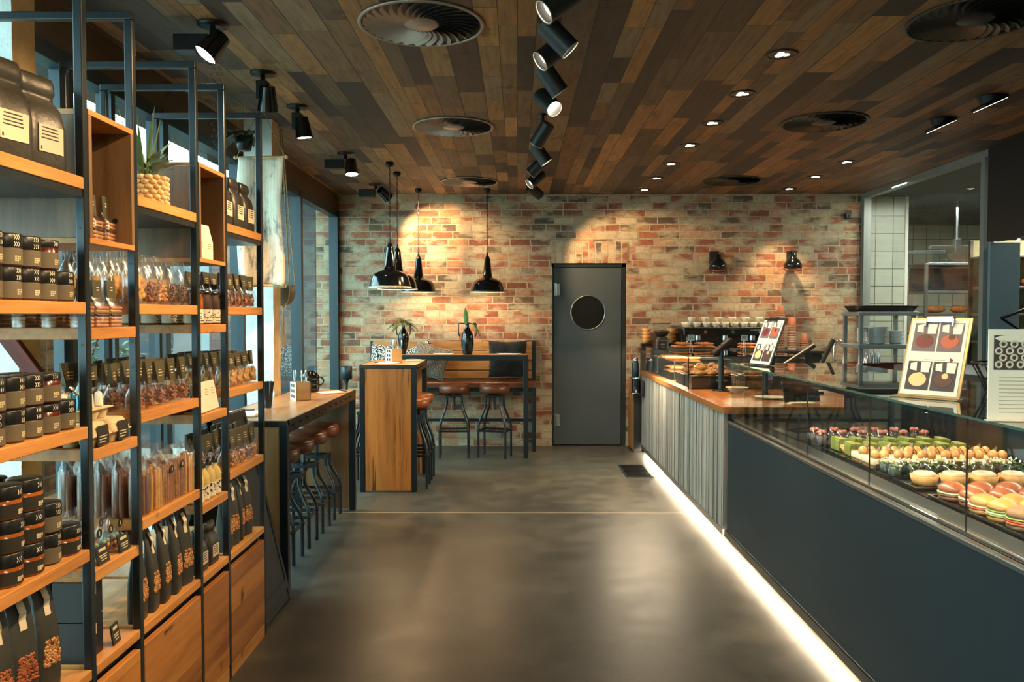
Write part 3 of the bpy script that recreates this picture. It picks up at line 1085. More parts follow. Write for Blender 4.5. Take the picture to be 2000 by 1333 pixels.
def crimp_bag(kind, mats, w, d, h, fill, n, seed, nm, film='film', sticker=False):
    t = emp(nm, (0, 0, 0), 0, 'clear bag', 'snack bag')
    if kind == 'stick':
        g = G()
        r = random.Random(seed)
        for a in range(5):
            for b in range(2):
                y, x = -w * .38 + a * w * .19, (-.25 + .5 * b) * d
                g.mat = r.randrange(len(mats))
                hh = fill * r.uniform(.88, 1)
                g.tube([(x, y, .003), (x + r.uniform(-.002, .002), y + r.uniform(-.002, .002), hh * .5), (x, y + r.uniform(-.002, .002), hh)], [w * .075, w * .085, w * .07], 8)
        f = g.obj('bread_stick_filling', mats, t)
        f['kind'] = 'stuff'
    elif kind == 'stack':
        g = G()
        r = random.Random(seed)
        k = 5
        for a in range(k):
            g.mat = a % len(mats)
            z = a * fill / k
            g.rbox(-d * .42 + r.uniform(-.002, .002), d * .42, -w * .43, w * .43 + r.uniform(-.002, .001), z + .001, z + fill / k - .001, .004, 2)
        g.obj('biscuit_stack', mats, t)
    else:
        f = lumps(kind, w - .004, d - .004, fill - .01, n, seed).obj('filling', mats, t)
        f['kind'] = 'stuff'
    rings = [(0, 0, 0.0005, d * .42, w * .46, 4), (0, 0, h * .08, d / 2, w / 2, 4), (0, 0, fill, d / 2, w / 2, 3.4), (0, 0, fill + (h - fill) * .45, d * .2, w * .38, 3), (0, 0, fill + (h - fill) * .62, .005, w * .3, 3),
             (0, 0, h, .005, w * .44, 3)]
    if kind == 'stick':
        rings = [(0, 0, 0.0005, d * .42, w * .46, 4), (0, 0, h * .06, d / 2, w / 2, 4), (0, 0, fill, d / 2, w / 2, 3.4), (0, 0, fill + (h - fill) * .5, d * .2, w * .48, 3), (0, 0, h, .003, w * .5, 4)]
    G().loft(rings, 18, caps=False).obj('film', M[film], t)
    if sticker:
        s_ = G()
        s_.T = Matrix.Translation((d * .5 + .0012, w * .12, h * .62)) @ Matrix.Rotation(PI / 2, 4, 'Y')
        s_.cyl((0, 0, 0), (0, 0, .0006), .014, n=18)
        so = s_.obj('round_sticker', M['label_d'], t)
        s2 = G()
        s2.box(d * .5 + .0019, d * .5 + .0024, w * .12 - .002, w * .12 + .002, h * .62 - .006, h * .62 + .006)
        s2.obj('sticker_mark', M['ink'], so)
    return Proto(t)


def jar(nm, r, h, body, lab, band=None, lid_h=.3, arrows=2):
    t = emp(nm, (0, 0, 0), 0, 'jar', 'jar')
    lz = h * (1 - lid_h)
    G().lathe([(r * .9, 0.0005), (r * .97, .004), (r * .97, lz), (r * .88, lz + .002)], n=22).obj('glass_body', body, t)
    ll = lz * (.97 if band is None else .80)
    lb = G().lathe([(r * .985, .005), (r * .985, ll)], n=22, closed=True).obj('paper_label', lab, t)
    p = G()
    for k in range(3):
        zz = ll * (.60 - .11 * k)
        for q in range(3 - (k == 2)):
            a0 = -.16 + q * .17
            pts = []
            for aa in (a0, a0 + .14):
                pts.append((r * .992 * math.cos(aa), r * .992 * math.sin(aa)))
            p.quad((*pts[0], zz - .0035), (*pts[1], zz - .0035), (*pts[1], zz), (*pts[0], zz))
    p.obj('printed_text', M['ink'], lb)
    lidm = G().lathe([(r * .97, lz), (r, lz + .002), (r, h - .003), (r * .95, h), (0, h)], n=22).obj('lid', M['lid'], t)
    ar = G()
    for row in range(arrows):
        zc = lz + (h - lz) * ((.5,) if arrows == 1 else (.26, .74))[row]
        for q in range(3):
            a0 = -.20 + q * .15
            for up in (1, -1):
                P = []
                for aa, dz in ((a0, .0050 * up), (a0 + .045, .0050 * up), (a0 + .115, 0), (a0 + .07, 0)):
                    P.append((r * 1.006 * math.cos(aa), r * 1.006 * math.sin(aa), zc + dz * r / .035))
                ar.quad(*(P if up == -1 else P[::-1]))
    ar.obj('arrow_marks', M['paper'], lidm)
    return Proto(t)


def tall_pouch(seed, fillm, w=.078, d=.05, h=.30, tagm='cream', window=True):
    t = emp('nut_pouch', (0, 0, 0), 0, 'pouch', 'snack pouch')
    r = random.Random(seed)
    rings = [(0, 0, .0005, d * .45, w * .47, 5), (0, 0, h * .1, d / 2, w / 2, 4.5), (0, 0, h * .42, d * .47, w * .49, 4), (0, 0, h * .66, d * .25, w * .46, 3.2), (-.004, 0, h * .8, .006, w * .44, 3), (-.016, 0, h * .92, .005, w * .42, 4), (-.034, 0, h, .004, w * .40, 4)]
    body = G().loft(rings, 22).obj('paper_bag', M['pouch'], t)
    if window:
        f = G()
        for i in range(230):
            u, v = r.uniform(-1, 1), r.uniform(0, 1)
            if abs(u) > .92 - .25 * v * v:
                continue
            f.mat = r.randrange(2)
            R_ = Matrix.Rotation(r.uniform(0, 6), 3, 'X')
            f.ball((d * .478 - .003 * v, u * w * .40, h * (.22 + .22 * v)), (.0042, r.uniform(.0035, .006), r.uniform(.003, .005)), 5, 4, R_)
        fo = f.obj('nut_window', fillm, t)
        fo['kind'] = 'stuff'
    s_ = G()
    # folded tag over the mouth of the bag
    s_.T = Matrix.Translation((0, 0, 0))
    xs = [(d * .285, h * .655), (d * .17, h * .735), (.0115, h * .80), (-.0035, h * .90)]
    for (xa, za), (xb, zb) in zip(xs[:-1], xs[1:]):
        s_.quad((xa, -.010, za), (xa, .010, za), (xb, .010, zb), (xb, -.010, zb))
        s_.quad((xa - .001, .010, za), (xa - .001, -.010, za), (xb - .001, -.010, zb), (xb - .001, .010, zb))
    s_.obj('paper_tag', M[tagm], t)
    return Proto(t)


def coffee_bag(w, d, h, nm='coffee_bag'):
    t = emp(nm, (0, 0, 0), 0, 'coffee bag', 'coffee bag')
    rings = [(0, 0, .0005, d * .46, w * .48, 6), (0, 0, h * .06, d / 2, w / 2, 5.5), (0, 0, h * .45, d * .51, w * .50, 4.5), (0, 0, h * .66, d * .40, w * .47, 3.4), (0, 0, h * .76, d * .14, w * .42, 3), (0, 0, h * .80, .014, w * .41, 3),
             (.004, 0, h * .84, .015, w * .43, 3), (.003, 0, h * .96, .012, w * .42, 3), (0, 0, h, .007, w * .415, 3)]
    G().loft(rings, 28).obj('foil_bag', M['coffee'], t)
    lb = G().box(d * .5 + .0005, d * .5 + .0025, -w * .30, w * .30, h * .18, h * .46).obj('paper_label', M['cream'], t)
    q = print_lines(d * .5 + .0027, -w * .03, h * .435, w * .44, 4, .009, .003, 5)
    q.box(d * .5 + .0027, d * .5 + .0032, -w * .26, -w * .23, h * .20, h * .235)
    q.obj('printed_text', M['ink_d'], lb)
    return Proto(t)


def small_pack(nm, w, d, h, m, lean=False):
    t = emp(nm, (0, 0, 0), 0, 'pack', 'packet')
    if lean:
        G().loft([(0, 0, .0005, d * .5, w * .48, 6), (0, 0, h * .5, d * .5, w * .5, 5), (0, 0, h * .85, d * .22, w * .48, 4), (0, 0, h, .003, w * .46, 4)], 16).obj('paper_bag', m, t)
        print_lines(d * .5 + .001, 0, h * .45, w * .4, 3, .008, .002, 3).obj('printed_text', M['tan'], t)
    else:
        G().rbox(-d / 2, d / 2, -w / 2, w / 2, .0005, h, .002).obj('carton', m, t)
        print_lines(d * .5 + .0006, 0, h * .75, w * .5, 3, .01, .003, 3).obj('printed_text', M['tan'], t)
    return Proto(t)


def lbl(desc, i, rown, shelf, bay):
    return '%s, %s in %s row, %s, %s' % (desc, ORD[i], rown, shelf, BAYN[bay])


ROWN = ['front', 'second', 'third', 'fourth', 'fifth']


def fill(protos, descs, bay, z, ys, xs, shelf, group, jit=.002, rot=.12, sc=(0.96, 1.0), tilt=None, r0=0):
    for r_, x in enumerate(xs):
        for i, y in enumerate(ys):
            k = i % len(protos) if r_ % 2 == 0 else (i + r_) % len(protos)
            o = protos[k].place((x + random.uniform(-jit, jit), y + random.uniform(-jit / 2, jit / 2), z + 0.0006), random.uniform(-rot, rot), lbl(descs[k], i, ROWN[r_ + r0], shelf, bay), group,
                            tilt=(0, tilt if tilt else 0), sc=random.uniform(*sc))


B = BAYS


def spread(bay, n, m=.049):
    a, b = B[bay]
    return [a + m + (b - a - 2 * m) * i / (n - 1) for i in range(n)] if n > 1 else [(a + b) / 2]


# near wide bay -------------------------------------------------
cb = coffee_bag(.138, .092, .25)
for i, y in enumerate((1.785, 1.932, 2.080)):
    cb.place((-1.258, y, ODD[0] + .0006), -.20 + random.uniform(-.05, .05), 'large olive grey coffee bag, %s on the top shelf of the near wide bay' % ORD[i], 'coffee bags on the near top shelf')
jd = jar('spread_jar', .036, .079, M['choco'], M['label'], None, .44)
jh = jar('honey_jar', .037, .077, M['jam'], M['label'], 1, .26, 1)
ja = jar('honey_jar', .041, .080, M['amber'], M['label_d'], 1, .42, 1)
SH = ['top shelf', 'upper shelf', 'middle shelf', 'lower shelf']
GRP = 'jars in the near wide bay'


def stack_jars(pr, descs, z, h, ys, xs, tiers, shelf, kf):
    for ti in range(tiers):
        for r_, x in enumerate(xs):
            for i, y in enumerate(ys[:len(ys) - (0 if ti == 0 else max(1, ti))]):
                k = kf(ti, r_, i)
                lv = ['bottom', 'second', 'top'][ti]
                pr[k].place((x, y + .004 * ((ti + r_) % 2), z + .0006 + ti * (h + .0006)), random.uniform(-.35, .15), '%s, %s in %s row, %s tier, %s, near wide bay' % (descs[k], ORD[i], ROWN[r_], lv, shelf), GRP)


stack_jars([jd, jh], ['dark spread jar', 'reddish honey jar'], ODD[1], .079, [1.82, 1.894, 1.968, 2.042, 2.116], [-1.225, -1.305], 2, 'upper shelf', lambda t, r, i: 1 if (t == 1 and i == 3) or (r == 1 and i % 2) else 0)
stack_jars([jd, jh], ['dark spread jar', 'berry jam jar'], ODD[2], .079, [1.82, 1.894, 1.968, 2.042, 2.116], [-1.225, -1.305], 2, 'middle shelf', lambda t, r, i: 1 if i == 3 or (r == 1 and i % 2) else 0)
stack_jars([ja, jd], ['wide amber jar', 'dark lidded jar'], ODD[3], .080, [1.79, 1.874, 1.958, 2.042, 2.124], [-1.228, -1.315], 3, 'lower shelf', lambda t, r, i: 1 if (i + r) % 3 == 0 else 0)
tp1 = tall_pouch(3, [M['nut_r'], M['nut']])
tp2 = tall_pouch(4, [M['nut'], M['nut_l']])
for i, (y, rz, pr, ds) in enumerate(((1.77, -.25, tp1, 'reddish nuts'), (1.86, -.35, tp1, 'reddish nuts'), (1.955, -.3, tp1, 'reddish nuts'), (2.055, -.15, tp2, 'tan nuts'))):
    pr.place((-1.245, y, BASE + .0006), rz, 'tall charcoal pouch of %s, %s on the bottom ledge, near wide bay' % (ds, ORD[i]), 'tall pouches in the near wide bay')

# near narrow bay -----------------------------------------------
def cookie_bag(seed):
    t = emp('biscuit_bag', (0, 0, 0), 0, 'bag', 'biscuit bag')
    g = G()
    r = random.Random(seed)
    for a in range(6):
        g.mat = (0, 1, 0, 2, 1, 0)[a]
        g.rbox(-.022, .022 + r.uniform(-.002, .002), -.030, .030, a * .0105 + .001, a * .0105 + .0105, .004, 2)
    g.obj('biscuit_stack', [M['pinkb'], M['biscuit'], M['choco']], t)
    G().loft([(0, 0, .0003, .024, .031, 5), (0, 0, .062, .0245, .0315, 5), (0, 0, .080, .010, .028, 3), (0, 0, .092, .004, .026, 4)], 16, caps=False).obj('film', M['film'], t)
    card = G().prism([(-.006, .078), (.006, .078), (.003, .142), (-.003, .142)], 'Y', -.022, .022).obj('header_card', M['olive'], t)
    p = G()
    for zz in (.118, .110):
        p.box(.0052, .0058, -.006, .006, zz, zz + .004)
    p.obj('printed_text', M['ink'], card)
    return Proto(t)
cookie = cookie_bag(5)
fill([cookie], ['stacked biscuit bag with olive tag'], 1, 1.7165, [2.244, 2.318, 2.392], [-1.245], 'wooden box', 'biscuit bags in the wooden box')
fill([cookie], ['stacked biscuit bag with olive tag'], 1, EVEN[0], [2.228, 2.304, 2.380], [-1.225, -1.305, -1.385, -1.465, -1.545], 'upper shelf', 'biscuit bags in the near narrow bay')


def egg_carton(open_=False):
    t = emp('egg_carton', (0, 0, 0), 0, 'egg carton', 'egg carton')
    m = pm('moulded_pulp', '#c9b993', 0.9, 0, 0.12, 30, 0.4) if 'pulp' not in M else M['pulp']
    M['pulp'] = m
    g = G()
    for i in range(3):
        for j in range(2):
            cx_, cy_ = -.025 + .05 * j, -.05 + .05 * i
            g.loft([(cx_, cy_, .0005, .016, .016, 3), (cx_, cy_, .030, .0245, .0245, 3.5)], 12)
    g.rbox(-.055, .055, -.080, .080, .029, .034, .002)
    g.obj('tray', m, t)
    if not open_:
        g = G().loft([(0, 0, .0345, .055, .080, 7), (0, 0, .050, .052, .076, 6), (0, 0, .066, .044, .066, 6), (0, 0, .068, .040, .062, 6)], 24).obj('lid', m, t)
        G().prism([(-.0805, .004), (-.0820, .004), (-.0820, .036), (-.0790, .060), (-.0776, .060)], 'X', -.030, .030).obj('sleeve', M['label_d'], t)
        g = G()
        for k in range(3):
            g.box(-.022, .022 - .006 * k, -.0826, -.0821, .028 - k * .008, .031 - k * .008)
        g.obj('printed_text', M['ink'], t)
    else:
        g = G()
        g.T = Matrix.Translation((-.055, 0, .034)) @ Matrix.Rotation(-.9, 4, 'Y')
        g.loft([(-.0, 0, .0, .004, .078, 6), (-.0, 0, .10, .004, .074, 6)], 16)
        g.obj('lid', m, t)
        for i in range(3):
            for j in range(2):
                e = G().loft([(-.025 + .05 * j, -.05 + .05 * i, .036, .012, .012, 2), (-.025 + .05 * j, -.05 + .05 * i, .072, .010, .010, 2), (-.025 + .05 * j, -.05 + .05 * i, .078, .005, .005, 2)], 12)
                e.obj('chocolate_egg', [M['paper'], M['teal'], M['cream']][(i + j) % 3], t)
    return Proto(t)
ec, eo = egg_carton(), egg_carton(True)
for i, (x, y, z) in enumerate(((-1.265, 2.2535, 0), (-1.265, 2.3685, 0), (-1.435, 2.2535, 0), (-1.435, 2.3685, 0), (-1.435, 2.3685, .0690))):
    ec.place((x, y, EVEN[1] + .0006 + z), PI / 2, ['closed cream egg carton at the front nearer the wide near bay, near narrow bay', 'closed cream egg carton at the front nearer the middle bay, near narrow bay',
                                              'closed cream egg carton behind the front one, nearer the wide near bay', 'closed cream egg carton behind the front one, nearer the middle bay', 'closed cream egg carton lying on top of another behind'][i], 'egg cartons in the near narrow bay')
eo.place((-1.275, 2.305, EVEN[1] + .0700), 0, 'open cream egg carton of wrapped sweets lying on the closed front ones', 'egg cartons in the near narrow bay')
for pm_, c_ in (('candy_r', '#b84a38'), ('candy_g', '#7fae92'), ('candy_y', '#d8b25a'), ('candy_v', '#6a4a86')):
    M[pm_] = pm(pm_, c_, 0.3, 0, 0.1)
candy = crimp_bag('candy', [M['candy_r'], M['candy_g'], M['candy_y'], M['candy_v']], .056, .045, .125, .055, 34, 6, 'sweet_bag', sticker=True)
fill([candy], ['clear bag of coloured sweets'], 1, EVEN[2], [2.226, 2.288, 2.350, 2.412], [-1.245, -1.305, -1.365], 'lower shelf', 'sweet bags in the near narrow bay', rot=.08, jit=.002)


def placard(w, h, nm='price_card'):
    t = emp(nm, (0, 0, 0), 0, 'price card', 'price card')
    g = G().prism([(.0, .0005), (.006, .0005), (-.004, h), (-.008, h)], 'Y', -w / 2, w / 2)
    b = g.obj('card', M['label_d'], t)
    p = G()
    k = .010 / h
    for zz, ww, tt in ((h * .72, w * .62, h * .16), (h * .46, w * .7, h * .06), (h * .34, w * .6, h * .06), (h * .2, w * .5, h * .05)):
        p.quad((.0066 - zz * k, -ww / 2, zz), (.0066 - zz * k, ww / 2, zz), (.0066 - (zz + tt) * k, ww / 2, zz + tt), (.0066 - (zz + tt) * k, -ww / 2, zz + tt))
    p.obj('printed_text', M['ink'], b)
    return Proto(t)
pc = placard(.062, .05)
pc.place((-1.196, 2.262, EVEN[2] + .0006), 0, 'small black price card before the sweet bags nearer the wide near bay', 'price cards among the sweets')
pc.place((-1.196, 2.385, EVEN[2] + .0006), 0, 'small black price card before the sweet bags nearer the middle bay', 'price cards among the sweets')
pc2 = placard(.05, .058, 'price_card')
pc2.place((-1.205, 2.345, BASE + .0006), .1, 'black price card alone on the oak ledge of the near narrow bay', 'price cards among the sweets')


def gift_box(w, d, h):
    t = emp('gift_box', (0, 0, 0), 0, 'gift box', 'gift box')
    G().rbox(-d / 2, d / 2, -w / 2, w / 2, .0005, h, .002).obj('carton', M['black'], t)
    G().box(d / 2 + .0003, d / 2 + .001, -.015, .012, h * .55, h * .82).obj('gold_emblem', M['cream'], t)
    return Proto(t)
gb = gift_box(.10, .09, .115)
for i in range(2):
    gb.place((-1.262, 2.248, BASE + .0006 + i * .1162), 0, 'black gift box with gold square, %s of the pair' % ('lower' if i == 0 else 'upper'), 'gift boxes on the near ledge')
gb2 = gift_box(.095, .09, .215)
gb2.place((-1.385, 2.25, BASE + .0006), 0, 'tall black gift box with gold square behind the pair', 'gift boxes on the near ledge')
tf = tall_pouch(9, [M['nut'], M['nut_l']], .095, .06, .25, 'teal', False)
tf.root.name = 'teal_lit_pouch'
for c_ in kids(tf.root):
    if c_.name.startswith('paper_bag'):
        c_.data.materials[0] = M['teal']  # teal daylight is put into the colour of bag and tag
tf.place((-1.50, 2.330, BASE + .0006), 0, 'teal-lit pouch at the back of the near narrow bay ledge')

# middle wide bay ------------------------------------------------
t = emp('potted_plant', (-1.262, 2.735, ODD[0] + .0006), 0, 'spiky pale green plant in a woven sea grass basket on the top shelf', 'potted plant')
g = G().lathe([(.046, 0), (.052, .01), (.054, .05), (.053, .098), (.048, .098), (.045, .05), (0, .05)], n=28)
bk = g.obj('woven_basket', M['basket'], t)
g = G()
for rr_ in range(6):
    for k in range(13):
        a = 2 * PI * (k + .5 * (rr_ % 2)) / 13
        g.ball((.053 * math.cos(a), .053 * math.sin(a), .010 + rr_ * .0165), (.012, .012, .0095), 8, 5)
g.obj('plait', M['basket'], bk)
g = G()
r = random.Random(12)
for k in range(26):
    a = r.uniform(0, 2 * PI)
    el = r.uniform(.5, 1.4)
    g.leaf((.012 * math.cos(a), .012 * math.sin(a), .08 + .05 * r.random()), (math.cos(a) * math.cos(el), math.sin(a) * math.cos(el), math.sin(el)), r.uniform(.09, .17), r.uniform(.022, .034), .35, 6, fold=.3)
g.obj('leaf_rosette', M['leaf_p'], t)
g = G()
for k in range(9):
    a = r.uniform(0, 2 * PI)
    g.leaf((.015 * math.cos(a) - .012, .015 * math.sin(a) - .02, .08), (math.cos(a) * .22, math.sin(a) * .22 - .05, 1), r.uniform(.16, .27), .014, .05, 6, fold=.4)
g.obj('blade_leaf', M['leaf'], t)

pasta = crimp_bag('cookie', [M['pasta'], M['biscuit']], .085, .055, .175, .095, 40, 11, 'pasta_bag')
nutb = crimp_bag('nut', [M['nut'], M['nut_d']], .085, .055, .160, .085, 84, 12, 'nut_bag')
nutl = crimp_bag('nut', [M['nut_l'], M['nut']], .085, .055, .162, .088, 84, 13, 'nut_bag')
chocb = crimp_bag('flake', [M['nut_d'], M['choco']], .085, .055, .158, .088, 84, 14, 'chocolate_bag')
fill([pasta, nutb, nutl, chocb, chocb], ['clear bag of golden pasta', 'clear bag of almonds', 'clear bag of pale nuts', 'clear bag of dark flakes', 'clear bag of dark flakes'], 2, ODD[1], spread(2, 5, .050), [-1.222], 'upper shelf', 'crimped clear bags in the middle bay')
fill([pasta], ['clear bag of golden pasta'], 2, ODD[1], spread(2, 5, .050), [-1.290, -1.358, -1.426, -1.494], 'upper shelf', 'crimped clear bags in the middle bay', r0=1, rot=.04, jit=.001)
hb_n = header_bag('nut', [M['nut'], M['nut_d']], seed=21)
hb_r = header_bag('nut', [M['nut_r'], M['nut_d']], seed=22)
hb_p = header_bag('pretzel', [M['pretzel'], M['nut_d']], n=50, seed=23, h=.070, head=.066)
hb_c = header_bag('cookie', [M['biscuit'], M['pasta']], n=34, seed=24, h=.078, head=.062)
hb_g = header_bag('small', [M['nut_l'], M['nut']], n=100, seed=25)
hb_d = header_bag('flake', [M['nut_r'], M['choco']], n=70, seed=26)
fill([hb_n, hb_n, hb_r], ['olive headed almond bag', 'olive headed almond bag', 'olive headed red nut bag'], 2, ODD[2], spread(2, 5), [-1.225, -1.295, -1.365, -1.435], 'middle shelf', 'header bags in the middle bay', rot=.25)
stk = crimp_bag('stick', [M['stick'], M['nut_d']], .085, .048, .205, .150, 0, 31, 'breadstick_bag')
stk2 = crimp_bag('stick', [M['stick2'], M['nut']], .085, .048, .195, .148, 0, 32, 'breadstick_bag', sticker=True)
stk3 = crimp_bag('stick', [M['pasta'], M['nut']], .085, .048, .19, .148, 0, 33, 'breadstick_bag')
fill([stk, stk3, stk2, stk2, stk3], ['clear bag of brown breadsticks', 'clear bag of golden breadsticks', 'clear bag of seeded breadsticks', 'clear bag of seeded breadsticks', 'clear bag of golden breadsticks'], 2, ODD[3], spread(2, 5, .050), [-1.212], 'lower shelf', 'breadstick bags in the middle bay')
fill([stk], ['clear bag of brown breadsticks'], 2, ODD[3], spread(2, 5, .050)[:4], [-1.268, -1.324, -1.380, -1.436, ], 'lower shelf', 'breadstick bags in the middle bay', rot=.04, jit=.001, r0=1)
fill([tp2], ['tall charcoal pouch of nuts'], 2, BASE, spread(2, 5, .049), [-1.225], 'bottom ledge', 'tall pouches in the middle bay', rot=.2)

# far narrow bay ---------------------------------------------------
wp = small_pack('white_packet', .075, .045, .135, M['paper'], True)
for i, y in enumerate((3.006, 3.084)):
    wp.place((-1.215, y, 1.7166), random.uniform(-.1, .1), 'plain white paper packet, %s in the wooden box of the far narrow bay' % ORD[i], 'white packets in the wooden box')


def cream_jar(col, seed):
    t = emp('preserve_jar', (0, 0, 0), 0, 'jar', 'preserve jar')
    G().lathe([(.034, .0005), (.036, .005), (.036, .10), (.031, .112), (.031, .118)], n=22).obj('glass_body', M[col], t)
    lb = G().lathe([(.0366, .006), (.0366, .058)], n=22, closed=True).obj('paper_label', M['paper'], t)
    p = G()
    r = random.Random(seed)
    for k in range(26):
        a0, z0 = r.uniform(-1.2, 1.2), r.uniform(.022, .052)
        a1 = a0 + r.uniform(.08, .3)
        z1 = z0 + r.uniform(-.008, .008)
        P = [(.0369 * math.cos(a), .0369 * math.sin(a), zz) for a, zz in ((a0, z0), (a1, z1), (a1, z1 + .0028), (a0, z0 + .0028))]
        p.quad(*P)
    for q in range(7):
        a0 = -.6 + q * .17
        P = [(.0369 * math.cos(a), .0369 * math.sin(a), zz) for a, zz in ((a0, .012), (a0 + .11, .012), (a0 + .11, .017), (a0, .017))]
        p.quad(*P)
    p.obj('printed_text', M['ink_d'], lb)
    G().lathe([(.032, .118), (.0325, .119), (.0325, .132), (0, .133)], n=22).obj('lid', M['gun'], t)
    return Proto(t)
cj1, cj2 = cream_jar('amber', 3), cream_jar('choco', 4)
fill([cj1, cj2, cj2], ['amber preserve jar with cream label', 'dark preserve jar with cream label', 'dark preserve jar with cream label'], 3, EVEN[0], [2.993, 3.08, 3.165], [-1.225, -1.305, -1.385, -1.465, -1.545], 'upper shelf', 'preserve jars in the far narrow bay', rot=.2)
wb = small_pack('white_carton', .07, .018, .115, M['paper'])
for i, y in enumerate((3.0, 3.078, 3.156)):
    wb.place((-1.200 - .006 * i, y, EVEN[1] + .002), .0, 'slim white carton leaning back, %s on the middle shelf, far narrow bay' % ORD[i], 'slim cartons in the far narrow bay', tilt=(0, -.20))
fill([jd], ['dark lidded jar'], 3, EVEN[1], [2.995, 3.08, 3.165], [-1.30, -1.385], 'middle shelf', 'dark jars in the far narrow bay', r0=1)


def liqueur():
    t = emp('liqueur_bottle', (0, 0, 0), 0, 'bottle', 'bottle')
    G().lathe([(.024, .0005), (.026, .004), (.026, .085), (.022, .105), (.010, .118), (.010, .135)], n=20).obj('glass_body', pm('egg_liqueur', '#cdb878', 0.15, 0, 0.05), t)
    lb = G().lathe([(.0264, .008), (.0264, .062)], n=20, closed=True).obj('paper_label', M['paper'], t)
    p = G()
    r = random.Random(8)
    for k in range(22):
        a0, z0 = r.uniform(-1.2, 1.2), r.uniform(.025, .056)
        P = [(.0267 * math.cos(a), .0267 * math.sin(a), zz) for a, zz in ((a0, z0), (a0 + .25, z0 + r.uniform(-.006, .006)), (a0 + .25, z0 + .005), (a0, z0 + .004))]
        p.quad(*P)
    p.obj('printed_text', M['ink_d'], lb)
    G().lathe([(.0125, .128), (.0125, .150), (0, .151)], n=16).obj('cap', M['lid'], t)
    return Proto(t)
lq = liqueur()
fill([lq], ['pale yellow liqueur bottle with black cap'], 3, EVEN[2], [2.985, 3.042, 3.099, 3.156], [-1.215, -1.273, -1.331], 'lower shelf', 'liqueur bottles in the far narrow bay', jit=.001, rot=.3, sc=(1, 1))
cb2 = coffee_bag(.095, .06, .165)
for i, y in enumerate((3.008, 3.118)):
    cb2.place((-1.228, y, BASE + .0006), random.uniform(-.06, .06), 'small olive grey coffee bag, %s on the bottom ledge, far narrow bay' % ORD[i], 'coffee bags on the far ledge')

# far wide bay -------------------------------------------------------
cb3 = coffee_bag(.125, .075, .215)
for i, y in enumerate((3.315, 3.45, 3.585)):
    cb3.place((-1.238, y, ODD[0] + .0006), random.uniform(-.06, .06), 'olive grey coffee bag, %s on the top shelf of the far wide bay' % ORD[i], 'coffee bags on the far top shelf')
fill([hb_p], ['olive headed pretzel bag'], 4, ODD[1], spread(4, 5), [-1.225, -1.295, -1.365], 'upper shelf', 'header bags in the far bay', rot=.25)
fill([hb_c], ['olive headed cookie bag'], 4, ODD[2], spread(4, 5), [-1.225, -1.295, -1.365, -1.435], 'middle shelf', 'header bags in the far bay', rot=.2)
fill([hb_d, hb_g, hb_g], ['olive headed dark flake bag', 'olive headed hazelnut bag', 'olive headed hazelnut bag'], 4, ODD[3], spread(4, 5), [-1.225, -1.295, -1.365], 'lower shelf', 'header bags in the far bay', rot=.25)
fill([tp2], ['tall charcoal pouch of nuts'], 4, BASE, spread(4, 5, .049)[:4], [-1.225], 'bottom ledge', 'tall pouches in the far bay', rot=.25)

# ================================================================== SEATING
# chalk board standing folded between rack and table
t = emp('pavement_sign', (-1.45, 3.94, 0), 0, 'folded dark A-shaped sandwich board standing between the rack and the wall table', 'sign')
for s_, nm in ((1, 'front_board'), (-1, 'rear_board')):
    g = G()
    ang = .235 * s_
    g.T = Matrix.Translation((0, 0, 1.0)) @ Matrix.Rotation(-ang, 4, 'Y')
    g.mat = 0
    g.box(-.010, .010, -.20, .20, -1.022, 0)
    g.mat = 1
    for y0, y1, z0, z1 in ((-.225, -.195, -1.024, .004), (.195, .225, -1.024, .004), (-.195, .195, -.03, .004), (-.195, .195, -.96, -.92)):
        g.box(-.014, .014, y0, y1, z0, z1)
    g.obj(nm, [M['slate'], M['steel_dark']], t)
g = G().cyl((0, -.225, 1.0), (0, .225, 1.0), .012, n=10)
g.obj('hinge_rod', M['gun'], t)


def bar_table(name, x0, x1, y0, y1, h, label, end_y0=True, end_y1=True, flip=False, panels=True):
    cx_, cy_ = (x0 + x1) / 2, (y0 + y1) / 2
    t = emp(name, (cx_, cy_, 0), 0, label, 'table')
    def part(g, nm, m):
        o = g.obj(nm, m, t)
        o.matrix_parent_inverse = Matrix.Translation((-cx_, -cy_, 0))
        return o
    part(G().rbox(x0 + .012, x1 - .012, y0 + .012, y1 - .012, h - .03, h, .002, 1), 'table_top', M['table'])
    g = G()      # angle iron apron: upright flange and a lower lip with bolts
    for xa, s_ in ((x0, 1), (x1, -1)):
        xo = xa + s_ * .008
        a_, b_ = min(xa, xo), max(xa, xo)
        g.box(a_, b_, y0 + .046, y1 - .046, h - .065, h - .001)
        g.box(min(xa, xa + s_ * .045), max(xa, xa + s_ * .045), y0 + .046, y1 - .046, h - .071, h - .064)
        for k in range(int((y1 - y0) / .15)):
            yy = y0 + .12 + k * .15
            if yy < y1 - .08:
                g.cyl((xa, yy, h - .035), (xa - s_ * .006, yy, h - .035), .007, n=8)
    for ya, s_ in ((y0, 1), (y1, -1)):
        g.box(x0, x1, min(ya, ya + s_ * .010), max(ya, ya + s_ * .010), h - .032, h - .001)
    part(g, 'steel_apron', M['gun'])
    for ya in ([y0] if end_y0 else []) + ([y1 - .045] if end_y1 else []):
        for xa in (x0, x1 - .045):
            part(G().rbox(xa, xa + .045, ya, ya + .045, 0, h - .0325, .003, 1), 'leg', M['tframe'])
        if panels:
            part(G().rbox(x0 + .0455, x1 - .0455, ya + .004, ya + .041, .012, h - .0325, .002, 1), 'end_panel', M['panel_d' if flip else 'panel'])
    part(G().box(x0 + .046, x1 - .046, cy_ - .015, cy_ + .015, h - .064, h - .0305), 'cross_bar', M['gun'])
    return t


